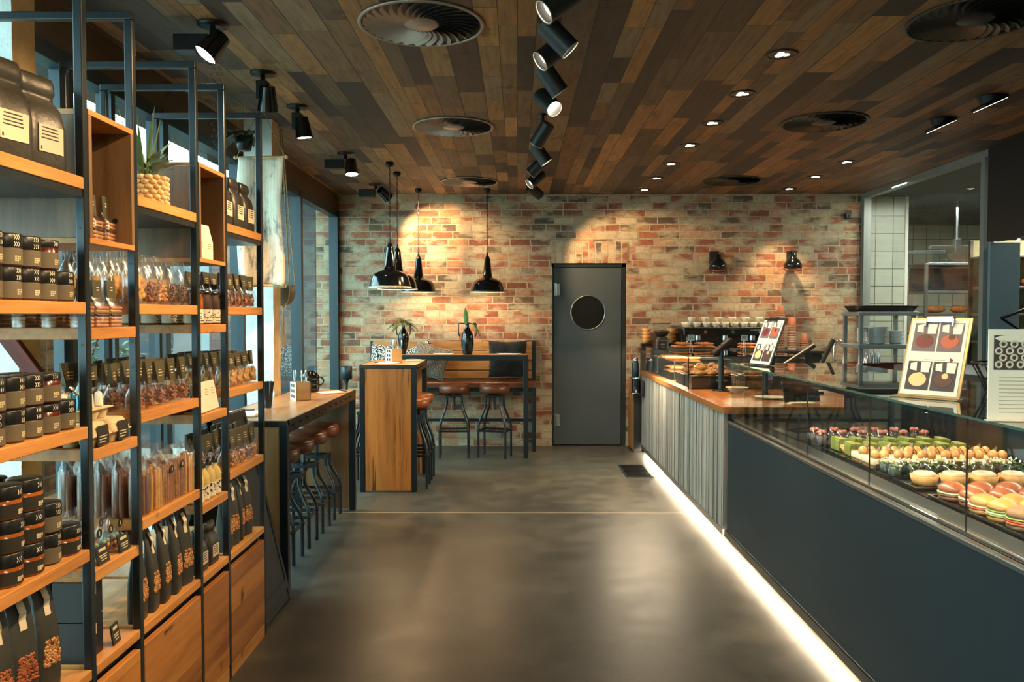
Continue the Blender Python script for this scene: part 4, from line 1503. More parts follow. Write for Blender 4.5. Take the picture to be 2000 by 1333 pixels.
bar_table('wall_table', -1.715, -1.245, 4.27, 6.10, .93, 'long narrow oak wall table with steel edge, next to the rack', flip=True)
bar_table('bar_table', -1.335, -.852, 6.69, 7.50, 1.085, 'tall bar table with a cracked oak end slab, between wall table and wall bench')
# steel framed table in front of the bench
t = emp('bar_table', (-.58, 8.46, 0), 0, 'long dark steel framed bar table in front of the wall bench', 'table')
TL = Matrix.Translation((.58, -8.46, 0))
def tp(g, nm, m):
    o = g.obj(nm, m, t)
    o.matrix_parent_inverse = TL
tp(G().rbox(-1.27, .105, 8.305, 8.63, 1.066, 1.088, .002, 1), 'table_top', M['table'])
g = G().box(-1.28, .118, 8.293, 8.305, 1.03, 1.087).box(-1.28, .118, 8.63, 8.642, 1.03, 1.087).box(-1.28, -1.27, 8.305, 8.63, 1.03, 1.087).box(.105, .118, 8.305, 8.63, 1.03, 1.087)
g.cyl((-.52, 8.290, 1.055), (-.52, 8.294, 1.055), .006, n=8)
tp(g, 'steel_frame', M['tframe'])
for x in (-1.28, .068):
    for y in (8.293, 8.592):
        tp(G().rbox(x, x + .05, y, y + .05, 0, 1.0295, .003, 1), 'leg', M['tframe'])
t3 = t


def stool(seat_top, hb, leather, nm='bar_stool'):
    t = emp(nm, (0, 0, 0), 0, 'bar stool', 'bar stool', 'bar stools')
    R = .162
    g = G().lathe([(0, seat_top - .085), (R * .90, seat_top - .085), (R * .985, seat_top - .072), (R, seat_top - .045), (R * .985, seat_top - .018), (R * .90, seat_top - .004), (R * .6, seat_top), (0, seat_top)], n=36)
    sc_ = g.obj('seat', leather, t)
    G().ring((0, 0, seat_top - .016), R * .975, .004, 36, 6).obj('seam', leather, sc_)
    g = G().cyl((0, 0, seat_top - .095), (0, 0, seat_top - .0855), .085, n=20).cyl((0, 0, hb - .15), (0, 0, seat_top - .095), .013, n=12)
    for k in range(10):
        g.ring((0, 0, hb - .13 + k * .012), .0135, .0025, 12, 5)
    g.obj('spindle', M['gun'], t)
    bx, by = .078, .06
    g = G()
    for y in (-by, by):
        g.box(-bx - .012, bx + .012, y - .012, y + .012, hb - .022, hb)
    for x in (-bx, bx):
        g.box(x - .012, x + .012, -by + .012, by - .012, hb - .022, hb)
    g.cyl((0, 0, hb - .03), (0, 0, hb + .012), .026, n=14)
    g.box(-bx, bx, -.012, .012, hb - .02, hb - .004)
    g.obj('bracket', M['gun'], t)
    fx, fy = .150, .098
    for sx in (-1, 1):
        for sy in (-1, 1):
            pts = []
            for k in range(15):
                u = k / 14
                z = hb - .005 - u * (hb - .005)
                zz = z / hb
                s_ = 0 if zz > .90 else (1 if zz < .46 else .5 - .5 * math.cos(PI * (.90 - zz) / .44))
                pts.append((sx * (bx + (fx - bx) * s_), sy * (by + (fy - by) * s_), max(z, 0.001)))
            lg = G().tube(pts, .0125, 10)
            o = lg.obj('leg', M['gun'], t)
            G().rbox(pts[9][0] - .016, pts[9][0] + .016, pts[9][1] - .016, pts[9][1] + .016, hb * .42, hb * .45, .003).obj('clamp', M['gun'], o)
    zf = hb * .435
    g = G()
    for y in (-fy, fy):
        g.box(-fx, fx, y - .005, y + .005, zf - .014, zf + .008)
    for x in (-fx, fx):
        g.box(x - .005, x + .005, -fy, fy, zf - .014, zf + .008)
    g.obj('footrest', M['gun'], t)
    return Proto(t)


lowS = stool(.695, .47, M['leather'])
for i, y in enumerate((4.80, 5.155, 5.51, 5.865)):
    lowS.place((-1.49, y, 0), 0, 'low brown leather stool, %s along the wall table from the rack' % ORD[i], 'stools at the wall table')
hiS = stool(.785, .665, M['leather_o'])
for i, y in enumerate((6.918, 7.275)):
    hiS.place((-.93, y, 0), 0, 'tan leather stool, aisle side of the tall bar table, %s from its slab' % ORD[i], 'stools at the tall bar table')
for i, y in enumerate((6.918, 7.275)):
    hiS.place((-1.30, y, 0), 0, 'tan leather stool, window side of the tall bar table, %s from its slab' % ORD[i], 'stools at the tall bar table')
midS = stool(.772, .66, M['leather'])
for i, (x, rz) in enumerate(((-.668, .04), (-.238, -.30))):
    midS.place((x, 8.40, 0), rz, 'brown leather stool at the steel framed table, %s' % ('beside the tall table' if i == 0 else 'beside its end leg by the door'), 'stools at the steel framed table')

# bench along the brick wall
t = emp('wall_bench', (-.72, 8.86, 0), 0, 'high oak bench with brown leather seat against the brick wall', 'bench')
TB = Matrix.Translation((.72, -8.86, 0))
def bp_(g, nm, m):
    o = g.obj(nm, m, t)
    o.matrix_parent_inverse = TB
    return o
bz = [(1.106, 1.205), (1.00, 1.098), (.885, .985), (.79, .872)]
for z0, z1 in bz:
    bp_(G().rbox(-1.64, .165, 8.995, 9.02, z0, z1, .003, 1), 'back_board', M['bench'])
for x in (-1.67, .170):
    bp_(G().rbox(x, x + .04, 9.02, 9.055, 0, 1.21, .003, 1), 'back_post', M['tframe'])
    bp_(G().rbox(x, x + .04, 8.70, 8.735, 0, .70, .003, 1), 'leg', M['tframe'])
    bp_(G().box(x + .003, x + .037, 8.735, 9.02, .66, .695), 'side_rail', M['tframe'])
bp_(G().rbox(-1.67, .21, 8.68, 8.99, .702, .768, .014, 3), 'seat_cushion', M['leather'])
bp_(G().box(-1.63, .17, 8.703, 8.732, .335, .365), 'foot_bar', M['tframe'])
bp_(G().box(-1.63, .17, 8.703, 8.732, .665, .70), 'front_rail', M['tframe'])


def cushion(name, loc, w, h, th, m, rot, label):
    g = G().pillow(w, h, th)
    o = g.obj(name, m)
    o.location = loc
    o.rotation_euler = rot
    return tag(o, label, 'cushion', 'cushions on the bench')
cushion('cushion', (-1.485, 8.915, .982), .34, .38, .11, M['speckle'], (-.06, .10, .10), 'black and white speckled cushion at the window end of the bench')
cushion('cushion', (-1.075, 8.925, 1.01), .34, .34, .10, M['speckle'], (-.05, -.42, 0), 'black and white speckled cushion tilted behind the net patterned cushion')
cushion('cushion', (-.96, 8.775, 1.003), .40, .36, .10, M['net'], (-.20, .30, 0), 'grey net patterned cushion lying against the speckled ones')
o = cushion('cushion', (-.105, 8.90, 1.012), .43, .41, .11, M['fur'], (-.05, 0, 0), 'dark furry cushion at the door end of the bench')
g = G()
r = random.Random(77)
for k in range(2600):
    u, v = r.uniform(-.97, .97), r.uniform(-.97, .97)
    kk = max(0, (1 - u * u) * (1 - v * v)) ** .42
    p = Vector((u * .215, -.065 * kk - .001, v * .21))
    d = Vector((r.uniform(-.6, .6) + .3 * u, -1.0 * r.uniform(.4, 1), r.uniform(-1.0, .35) + .4 * v)).normalized() * r.uniform(.014, .028)
    q = Vector((d.z, 0, -d.x)).normalized() * .0016 if abs(d.x) + abs(d.z) > 1e-6 else Vector((.0016, 0, 0))
    g.add([p - q, p + q, p + d], [(0, 1, 2)])
g.obj('fur', M['fur'], o)

# round black ashtray post by the window corner
t = emp('standing_ashtray', (-1.90, 8.80, 0), 0, 'black cylinder on a slim stem standing in the window corner', 'ashtray')
G().lathe([(.055, .79), (.064, .792), (.064, .935), (.058, .937), (.058, .90), (0, .90)], n=28).obj('bowl', M['frame'], t)
G().cyl((0, 0, .02), (0, 0, .79), .016, n=14).cyl((0, 0, .74), (0, 0, .79), .016, .03, n=14).obj('stem', M['frame'], t)
G().lathe([(.13, 0), (.13, .012), (.02, .022), (0, .022)], n=28).obj('base', M['frame'], t)


# two handled vases with ferns
M['bright_leaf'] = pm('bright_leaf', '#4f8a4a', 0.45, 0, 0.2, 20)
def vase(loc, prof, hw, hz0, hz1, label, ferns, seed):
    t = emp('vase', loc, 0, label, 'vase', 'vases on the steel framed table')
    G().lathe(prof, n=28).obj('vessel', M['gloss'], t)
    top = prof[-1]
    for s_ in (-1, 1):
        G().tube([(s_ * .03, 0, hz1), (s_ * (hw - .006), 0, hz1 + .004), (s_ * hw, 0, hz1 - .006), (s_ * hw, 0, (hz0 + hz1) / 2), (s_ * hw, 0, hz0 + .03), (s_ * (hw - .012), 0, hz0)], .0065, 8).obj('handle', M['gloss'], t)
    r = random.Random(seed)
    g = G()
    for a, el, ln, dr in ferns:
        d = Vector((math.cos(a) * math.cos(el), math.sin(a) * math.cos(el), math.sin(el)))
        base = Vector((0, 0, hz1 - .01))
        pts = [base + d * ln * u - Vector((0, 0, dr * ln * u * u)) for u in [k / 12 for k in range(13)]]
        g.tube(pts, .0012, 4)
        side = d.cross(Vector((0, 0, 1))).normalized()
        for k in range(2, 13):
            w = .036 * math.sin(PI * (k - 1) / 12.5) + .006
            dd = (pts[k] - pts[k - 1]).normalized()
            for s_ in (-1, 1):
                g.leaf(pts[k], side * s_ + dd * .55, w, .014, .25, 3)
    g.obj('fern', M['fern'], t)
    if seed == 6:
        G().leaf((-.01, 0, hz1 - .02), (-.06, -.05, 1), .20, .05, .02, 8, up=(0, 1, 0), fold=.2).obj('upright_leaf', M['bright_leaf'], t)
    return t
r = random.Random(5)
fs = [(r.uniform(0, 2 * PI), r.uniform(.30, 1.1), r.uniform(.14, .24), r.uniform(.4, .9)) for _ in range(24)]
vase((-1.215, 8.47, 1.0885), [(0, .0), (.026, 0), (.028, .01), (.046, .09), (.060, .165), (.058, .20), (.036, .245), (.018, .275), (.016, .318), (.027, .335), (.022, .335)], .074, .20, .325, 'glossy black two handled vase with a bushy fern at the window end of the table', fs, 5)
vase((-.528, 8.42, 1.0885), [(0, 0), (.048, 0), (.052, .01), (.066, .09), (.068, .16), (.060, .215), (.036, .262), (.018, .288), (.017, .322), (.028, .338), (.023, .338)], .094, .19, .328, 'taller black two handled vase with sparse fern near the table middle',
     [(PI / 2, 1.5, .16, .02), (2.0, 1.35, .13, .05), (.1, .75, .19, 1.2), (.4, .55, .2, 1.4), (-.3, .8, .17, 1.2)], 6)


# cutlery boxes, jug, cup, clip boards
def cutlery_box(loc, rz, label):
    t = emp('cutlery_box', loc, rz, label, 'cutlery box', 'cutlery boxes on the tables')
    w, h = .052, .125
    g = G()
    for a in range(4):
        g.T = Matrix.Rotation(a * PI / 2, 4, 'Z')
        g.box(-w, w, w - .006, w, .0005, h)
    g.T = None
    g.box(-w, w, -w, w, .0005, .006)
    b = g.obj('box', M['board'], t)
    g = G().box(-w, w, -w - .001, -w - .0001, .001, h - .001)
    pr = g.obj('printed_face', M['paper'], t)
    g = G()
    for i in range(2):
        for j in range(3):
            y, z = -.032 + i * .036, .018 + j * .036
            g.box(y, y + .025, -w - .0016, -w - .0011, z, z + .022)
    g.obj('printed_squares', M['ink_d'], pr)
    r = random.Random(int(loc[1] * 100))
    for k in range(6):
        x, y = r.uniform(-.03, .03), r.uniform(-.03, .03)
        tx, ty = x * 1.4 + r.uniform(-.02, .02), y * 1.4 + r.uniform(-.01, .01)
        q = G().tube([(x, y, .01), (tx, ty, h + .03)], .003, 6)
        if k % 3 == 2:
            q.rbox(tx - .008, tx + .008, ty - .001, ty + .001, h + .02, h + .075, .001)
            q.obj('knife', M['chrome'], t)
        else:
            q.ball((tx, ty, h + .05), (.016, .005, .026), 12, 8)
            q.obj('spoon', M['chrome'], t)
    return t
cutlery_box((-1.46, 5.33, .9305), -.95, 'pale wooden cutlery box with printed squares on the wall table')
cutlery_box((-1.085, 6.98, 1.0855), -.90, 'pale wooden cutlery box with printed squares on the tall bar table')
t = emp('ribbed_pot', (-1.545, 5.92, .9305), 0, 'glossy black ribbed pot behind the cutlery box on the wall table', 'pot')
G().lathe([(.055, 0), (.062, .005), (.064, .04), (.060, .044), (.064, .048), (.064, .085), (.060, .089), (.064, .093), (.062, .13), (.048, .142), (.048, .155), (.040, .155), (.040, .12), (0, .12)], n=28).obj('body', M['gloss'], t)
G().ring((.066, 0, .08), .03, .006, 18, 8, Matrix.Rotation(PI / 2, 3, 'X')).obj('handle', M['gloss'], t)
t = emp('straw_cup', (-1.535, 4.86, .9305), 0, 'clear plastic cup packed with black straws on the wall table', 'cup')
G().lathe([(.030, 0), (.030, .002), (.040, .10), (.0425, .10), (.0325, .0)], n=24, closed=True).obj('cup', M['cupg'], t)
g = G()
r = random.Random(4)
for k in range(26):
    a, q = r.uniform(0, 2 * PI), .024 * r.random() ** .5
    x, y = q * math.cos(a), q * math.sin(a)
    g.cyl((x, y, .003), (x * 1.9, y * 1.9, .165), .0035, n=6)
g.obj('straw', M['black'], t).__setitem__('kind', 'stuff')


def menu_board(loc, rz, label, w=.215, d=.30, phone=False):
    t = emp('menu_board', loc, rz, label, 'menu', 'menus on the tables')
    G().rbox(-w / 2, w / 2, -d / 2, d / 2, .0005, .005, .001, 1).obj('board', M['board'], t)
    p = G().box(-w / 2 + .008, w / 2 - .008, -d / 2 + .006, d / 2 - .02, .0052, .008).obj('paper', M['paper'], t)
    G().rbox(-.04, .04, d / 2 - .03, d / 2 - .006, .0052, .013, .002).obj('clip', M['black_m'], t)
    return t
menu_board((-1.585, 4.56, .9305), .12, 'menu board with white sheets at the rack end of the wall table', .2, .28)
menu_board((-1.36, 5.83, .9305), -.9, 'menu board with white sheets at the far end of the wall table', .15, .2)
menu_board((-1.13, 6.84, 1.0855), 1.45, 'menu board with white sheets under the cutlery box side of the tall table', .17, .20)
menu_board((-.95, 7.28, 1.0855), .2, 'menu board at the far end of the tall bar table', .15, .2)
menu_board((-.80, 8.46, 1.0885), 1.5, 'menu board lying beside the taller vase', .18, .24)
menu_board((-.10, 8.45, 1.0885), 1.3, 'menu board lying at the door end of the steel framed table', .2, .27)

# printed cloth hanging from the ceiling on a cord
t = emp('hanging_cloth', (-1.74, 5.42, 1.70), 0, 'cream cloth printed with grey palm leaves hanging from a cord by the post', 'wall hanging')
g = G()
nu, nv = 26, 34
r = random.Random(3)
ph = [r.uniform(0, 6) for _ in range(4)]
for j in range(nv + 1):
    for i in range(nu + 1):
        u, v = i / nu, j / nv
        x = -.155 + .31 * u + .012 * math.sin(5 * v + ph[0])
        y = .05 * math.sin(2.6 * u * PI + ph[1]) * (1 - .75 * v) + .018 * math.sin(9 * v + 4 * u + ph[2]) * (1 - v * .8) - .05 * (1 - u) * (1 - v)
        z = .875 * v + .012 * math.sin(6 * u + ph[3]) * (1 - v)
        g.v.append((x, y, z))
for j in range(nv):
    for i in range(nu):
        a = j * (nu + 1) + i
        g.f.append((a, a + 1, a + nu + 2, a + nu + 1))
g.m = [0] * len(g.f)
g.s = [True] * len(g.f)
cl = g.obj('cloth', M['banner'], t)
sm = cl.modifiers.new('thick', 'SOLIDIFY')
sm.thickness = .003
G().cyl((-.175, .0, .875), (.170, 0, .878), .009, n=12).ball((-.176, 0, .875), .013, 10, 6).ball((.171, 0, .878), .013, 10, 6).obj('dowel', M['board'], t)
G().tube([(-.165, 0, .88), (-.02, 0, 1.183)], .0025, 6).tube([(.160, 0, .885), (.02, 0, 1.183)], .0025, 6).obj('cord', M['rope'], t)
G().cyl((-.155, 0, .012), (.165, 0, .0), .010, n=10).obj('bottom_rod', M['board'], t)

# hanging planter in a knotted net
t = emp('hanging_planter', (-1.752, 5.93, 1.585), 0, 'grey hanging planter in a knotted cord net with tassel beside the cloth', 'planter')
G().lathe([(0, .002), (.05, .004), (.078, .03), (.096, .085), (.098, .14), (.092, .14), (.09, .09), (0, .07)], n=30).obj('bowl', M['pot'], t)
g = G()
for k in range(4):
    a = PI / 4 + k * PI / 2
    c, s_ = math.cos(a), math.sin(a)
    g.tube([(0, 0, -.004), (.055 * c, .055 * s_, .002), (.082 * c, .082 * s_, .028), (.1015 * c, .1015 * s_, .085), (.103 * c, .103 * s_, .15), (.05 * c, .05 * s_, .75), (.006 * c, .006 * s_, 1.30)], .0045, 6)
g.obj('net_cord', M['rope'], t)
g = G()
r = random.Random(9)
for k in range(14):
    a = r.uniform(0, 6.3)
    g.tube([(0, 0, -.002), (.008 * math.cos(a), .008 * math.sin(a), -.12), (.016 * math.cos(a) + r.uniform(-.004, .004), .016 * math.sin(a), -.26 - r.uniform(0, .09))], .0022, 5)
g.ball((0, 0, -.012), .014, 10, 6)
g.obj('tassel', M['rope'], t)
g = G()
for k in range(26):
    a = r.uniform(0, 6.3)
    g.leaf((.04 * math.cos(a), .04 * math.sin(a), .08), (math.cos(a) * .45, math.sin(a) * .45, 1), r.uniform(.13, .26), .009, .5, 6)
g.obj('grass', M['fern'], t)
# big leaved plant hanging further back
t = emp('hanging_plant', (-1.75, 5.12, 2.56), 0, 'dark broad leaved plant hanging near the ceiling before the cloth', 'hanging plant')
G().lathe([(0, 0), (.04, .0), (.06, .08), (.055, .08), (0, .07)], n=24).obj('pot', M['black_m'], t)
g = G()
for k in range(15):
    a = r.uniform(1.2, 5.6)
    el = r.uniform(.0, .9)
    d = Vector((math.cos(a) * math.cos(el), math.sin(a) * math.cos(el), math.sin(el)))
    b_ = Vector((0, 0, .07)) + d * .08
    g.tube([(0, 0, .06), b_], .002, 5)
    g.leaf(b_, d - Vector((0, 0, .3)), r.uniform(.09, .14), r.uniform(.06, .09), .6, 6, fold=.12)
g.obj('foliage', M['leaf_d'], t)
G().tube([(0, .055, .075), (0, .0, .324)], .0015, 5).tube([(.048, -.028, .075), (0, 0, .324)], .0015, 5).tube([(-.048, -.028, .075), (0, 0, .324)], .0015, 5).obj('hanging_cord', M['rope'], t)
# chains by the rack
for i_, (x, y) in enumerate(((-1.49, 3.93), (-1.53, 4.12))):
    t = emp('hanging_chain', (x, y, 2.10), 0, 'thin dark chain hanging from the ceiling %s' % ('just past the far end of the rack' if i_ == 0 else 'over the rack end of the wall table'), 'chain')
    g = G()
    for k in range(26):
        Mr = Matrix.Rotation(PI / 2, 3, 'X') if k % 2 else Matrix.Rotation(PI / 2, 3, 'Y')
        g.ring((0, 0, .012 + k * .0302), .0165, .0013, 10, 5, Mr @ Matrix.Scale(.5, 3, Vector((0, 1, 0)) if k % 2 else Vector((1, 0, 0))))
    g.obj('chain', M['black_m'], t)

# ================================================================== SERVICE COUNTER
FX = 1.362        # front plane of the oak counter
t = emp('service_counter', (1.9, 6.95, 0), 0, 'service counter with grey slatted front and thick oak top', 'counter')
TC = Matrix.Translation((-1.9, -6.95, 0))
def cp(g, nm, m, par=None):
    o = g.obj(nm, m, t)
    o.matrix_parent_inverse = TC
    return o
Y0, Y1 = 5.225, 8.66
g = G()
k = 0
r = random.Random(2)
y = Y0
while y < Y1 - .01:
    w = r.choice((.018, .022, .03, .034))
    dx = r.choice((0, .003, .006, .009))
    g.box(FX + dx, FX + .024, y + .001, min(y + w, Y1) - .001, .086, .852)
    y += w
g.box(FX + .018, FX + .03, Y0, Y1, .086, .852)
cp(g, 'slatted_front', M['slat'])
cp(G().rbox(FX - .012, 2.50, Y0 - .03, 6.42, .853, .90, .003, 2), 'counter_top', M['counter'])
cp(G().rbox(FX - .012, 2.42, 6.4205, Y1 + .01, .853, .90, .003, 2), 'counter_top', M['counter'])
cp(G().box(FX + .031, 2.40, Y0, Y1, .09, .852), 'carcass', M['black'])
cp(G().box(FX - .002, FX + .010, Y0, Y1, .0465, .085), 'kick_plate', M['steel'])
cp(G().box(FX + .05, FX + .06, Y0, Y1, .0, .089), 'plinth', M['black'])

# refrigerated case
DY0, DY1 = 1.2, 5.19
t = emp('display_fridge', (1.9, 3.2, 0), 0, 'long refrigerated cake display with dark blue grey front and glass top', 'display case')
TC = Matrix.Translation((-1.9, -3.2, 0))
PXF = 1.38
cp(G().rbox(PXF, PXF + .02, DY0, DY1, .085, .792, .002, 1), 'front_panel', M['navy'])
cp(G().box(PXF - .014, PXF - .003, DY0, DY1, .0465, .090), 'kick_plate', M['steel_dark'])
cp(G().box(PXF + .06, PXF + .07, DY0, DY1, 0, .06), 'plinth', M['black'])
g = G()
g.rbox(PXF - .006, PXF + .022, DY0, DY1, .793, .812, .004, 2)
cp(g, 'lower_rail', M['steel'])
g = G().rbox(PXF + .034, PXF + .058, DY0, DY1, .806, .822, .003, 2).box(PXF + .021, PXF + .10, DY0, DY1, .785, .803)
cp(g, 'glass_channel', M['steel'])
# sloping apron up to the trays
g = G().prism([(PXF + .058, .800), (PXF + .10, .800), (PXF + .115, .838), (PXF + .105, .838), (PXF + .058, .818)], 'Y', DY0, DY1)
cp(g, 'sloped_apron', M['steel_dark'])
cp(G().box(PXF + .105, 2.14, DY0, DY1, .80, .838), 'tray_deck', M['black_m'])
cp(G().box(PXF + .021, 2.20, DY0, DY1, .10, .784), 'cabinet', M['black'])
GZ = 1.182
GXF = 1.402
joints = [DY0, 1.79, 2.474, 3.157, 3.837, 4.53, DY1]
for a, b in zip(joints[:-1], joints[1:]):
    cp(G().box(GXF, GXF + .006, a + .0015, b - .0015, .822, GZ - .001), 'front_pane', M['clear'])
cp(G().box(GXF, 2.13, DY1 - .007, DY1 - .001, .8385, GZ - .001), 'end_pane', M['clear'])
g = G()
for a in joints[1:-1]:
    g.box(GXF + .0005, GXF + .0055, a - .0014, a + .0014, .822, GZ - .001)
cp(g, 'pane_joint', M['black'])
edge = pm('glass_edge', '#3f5a50', 0.1, 0, 0.05)
g = G()
g.box(GXF - .012, 2.16, DY0, DY1 + .01, GZ, GZ + .008)
tpn = cp(g, 'top_pane', glass('counter_glass', (0.72, 0.80, 0.76), 2.0))
g = G().box(GXF - .0135, GXF - .0122, DY0, DY1 + .01, GZ - .0002, GZ + .0082).box(GXF - .012, 2.16, DY1 + .0101, DY1 + .0112, GZ, GZ + .008)
cp(g, 'glass_edge', edge)
cp(G().box(2.14, 2.19, DY0, DY1, .785, 1.10), 'rear_wall', M['black_m'])
g = G()
for a in (1.9, 2.8, 3.7, 4.6):
    g.box(2.150, 2.178, a, a + .02, 1.10, GZ)
g.box(2.14, 2.17, DY0, DY1, GZ - .02, GZ - .0005)
cp(g, 'rear_frame', M['black_m'])
for a in (2.0, 3.5):
    cp(G().rbox(GXF + .012, GXF + .03, a - .75, a + .73, GZ - .018, GZ - .003, .002), 'lamp_profile', M['steel_dark'])
    cp(G().box(GXF + .010, GXF + .0118, a - .75, a + .73, GZ - .024, GZ - .003), 'lamp_flange', M['steel_dark'])
    cp(G().box(GXF + .014, GXF + .028, a - .74, a + .72, GZ - .0195, GZ - .0182), 'lamp_diffuser', M['led'])
    area('display_lamp', (GXF + .03, a, GZ - .024), 1.45, .02, 5, WARM2, (.62, 0, -1), spread=2.4)
    area('display_lamp', (2.10, a, GZ - .024), 1.45, .02, 3.5, WARM2, (-.55, 0, -1), spread=2.4)
    cp(G().box(2.085, 2.11, a - .74, a + .72, GZ - .020, GZ - .004), 'rear_lamp', M['steel'])
# concealed light under the counter
cp(G().box(PXF + .030, PXF + .0595, DY0, DY1, .066, .078), 'light_profile', M['steel'])
cp(G().box(PXF + .026, PXF + .0295, DY0, DY1, .060, .078), 'floor_light', M['led'])
area('floor_strip_lamp', (PXF + .022, (DY0 + DY1) / 2, .0535), DY1 - DY0, .010, 13, WARM2, (-1, 0, -.7))
area('floor_strip_lamp', (FX + .040, (Y0 + Y1) / 2, .0535), Y1 - Y0, .010, 12, WARM2, (-1, 0, -.7))

# ------------------------------------------------------------------ cakes in the case
DK = .8385
M['pink'] = pm('berry', '#94544e', 0.3, 0, 0.25, 40)
M['matcha'] = pm('matcha_sponge', '#626d24', 0.7, 0, 0.2, 40)
M['cream_c'] = pm('icing', '#d8c7a0', 0.5, 0, 0.08)
M['caramel'] = pm('caramel_cream', '#c08a52', 0.4, 0, 0.15)
M['pale'] = pm('pale_cream', '#b9aa90', 0.5, 0, 0.1)
M['salmon'] = pm('salmon', '#c8522a', 0.4, 0, 0.2)
M['lettuce'] = pm('lettuce', '#7d8f45', 0.5, 0, 0.3, 30)
M['bun'] = pm('glazed_bun', '#94573c', 0.3, 0, 0.2, 20)
M['bun2'] = pm('yellow_bun', '#b57f42', 0.4, 0, 0.25, 20)
M['rye'] = pm('brown_bread', '#7a5a3c', 0.7, 0, 0.2, 40)


def tray(x0, x1, y0, y1, label, nm='serving_tray'):
    t = emp(nm, ((x0 + x1) / 2, (y0 + y1) / 2, DK + .0005), 0, label, 'tray', 'trays in the cake display')
    w, d = (x1 - x0) / 2, (y1 - y0) / 2
    G().rbox(-w, w, -d, d, 0, .006, .002, 1).obj('plate', M['gloss'], t)
    g = G()
    for a, b, c, e in ((-w, w, -d, -d + .006), (-w, w, d - .006, d), (-w, -w + .006, -d + .006, d - .006), (w - .006, w, -d + .006, d - .006)):
        g.box(a, b, c, e, .0062, .011)
    g.obj('rim', M['gloss'], t)
    return DK + .0068
TX0, TX1 = 1.505, 2.125
z_g = tray(TX0, TX1, 4.00, 4.20, 'black tray under the berry glasses in the cake display')
z_m = tray(TX0, TX1, 3.64, 3.93, 'black tray under the green cake slices in the cake display')
z_w = tray(TX0, TX1, 3.36, 3.62, 'black tray under the white cream cakes in the cake display')
z_h = tray(TX0, TX1, 3.20, 3.35, 'black tray under the herb glasses in the cake display')
z_t = tray(TX0, TX1, 2.98, 3.18, 'black tray under the cream tarts in the cake display')
z_s = tray(TX0 - .01, TX1, 2.20, 2.88, 'black tray under the filled rolls in the cake display')


def dessert_glass():
    t = emp('dessert_glass', (0, 0, 0), 0, 'glass', 'dessert glass')
    G().lathe([(.024, .0), (.026, .002), (.034, .062), (.0365, .062), (.0285, 0)], n=20, closed=True).obj('glass', M['cupg'], t)
    G().lathe([(.021, .003), (.027, .040), (.0, .041)], n=18).obj('mousse', pm('grey_mousse', '#4a3d40', 0.5), t)
    g = G()
    for k, (x, y, z, s_) in enumerate(((-.010, -.006, .060, .0125), (.012, -.004, .058, .0125), (.001, .012, .060, .012), (.002, -.013, .057, .011))):
        g.ball((x, y, z), s_, 12, 8)
    g.obj('berry', M['pink'], t)
    return Proto(t)
dg = dessert_glass()
for r_, y in enumerate((4.045, 4.145)):
    for i in range(6):
        dg.place((1.555 + i * .104, y, z_g + .0004), random.uniform(0, 6), 'berry topped dessert glass, %s from the aisle glass, %s row' % (ORD[i], ['front', 'back'][r_]), 'berry glasses')


def green_slice():
    t = emp('green_cake_slice', (0, 0, 0), 0, 'slice', 'cake slice')
    g = G()
    for k in range(3):
        g.mat = k % 2
        z = .002 + k * .017
        g.prism([(-.045, -.024), (.045, -.012), (.045, .012), (-.045, .024)], 'Z', z, z + .0168)
    g.obj('sponge', [M['matcha'], M['cream_c']], t)
    G().prism([(-.047, -.027), (.047, -.014), (.047, .014), (-.047, .027)], 'Z', .053, .062).obj('icing', M['matcha'], t)
    G().prism([(-.046, .030), (.046, .016), (.046, .0135), (-.046, .0262)], 'Z', .006, .053).obj('icing_side', M['matcha'], t)
    return Proto(t)
gs = green_slice()
for r_, y in enumerate((3.70, 3.85)):
    for i in range(7):
        gs.place((1.565 + i * .082, y, z_m + .0004), PI / 2 + random.uniform(-.25, .25), 'bright green cake slice, %s from the aisle glass, %s row' % (ORD[i], ['front', 'back'][r_]), 'green cake slices')


def white_cake():
    t = emp('cream_cake', (0, 0, 0), 0, 'cake', 'cake')
    G().rbox(-.042, .042, -.060, .060, .001, .012, .003).obj('base', M['rye'], t)
    G().rbox(-.045, .045, -.063, .063, .0125, .046, .010, 3).obj('icing', M['cream_c'], t)
    G().rbox(-.030, -.012, -.0652, -.0632, .004, .024, .001).rbox(.012, .030, -.0652, -.0632, .004, .024, .001).obj('chocolate_square', M['choco'], t)
    for x, y in ((-.020, -.030), (.020, -.036)):
        b = G().lathe([(0, .046), (.019, .047), (.0225, .060), (.020, .074), (.010, .084), (0, .088)], (x, y, 0), n=18)
        b.obj('caramel_dome', M['caramel'], t)
    g = G()
    g.leaf((.0, .012, .045), (.5, .2, 1), .065, .03, .1, 4)
    g.leaf((-.01, .03, .045), (-.4, .3, 1), .06, .028, .1, 4)
    g.obj('chocolate_shard', M['choco'], t)
    return Proto(t)
wc = white_cake()
for r_, y in enumerate((3.445, 3.565)):
    for i in range(6):
        if r_ == 1 and False:
            continue
        wc.place((1.556 + i * .101, y - .015 + .0 * r_, z_w + .0004), 0, 'cream coated cake with two caramel domes, %s from the aisle glass, %s row' % (ORD[i], ['front', 'back'][r_]), 'cream cakes', sc=.86 if r_ else .9)


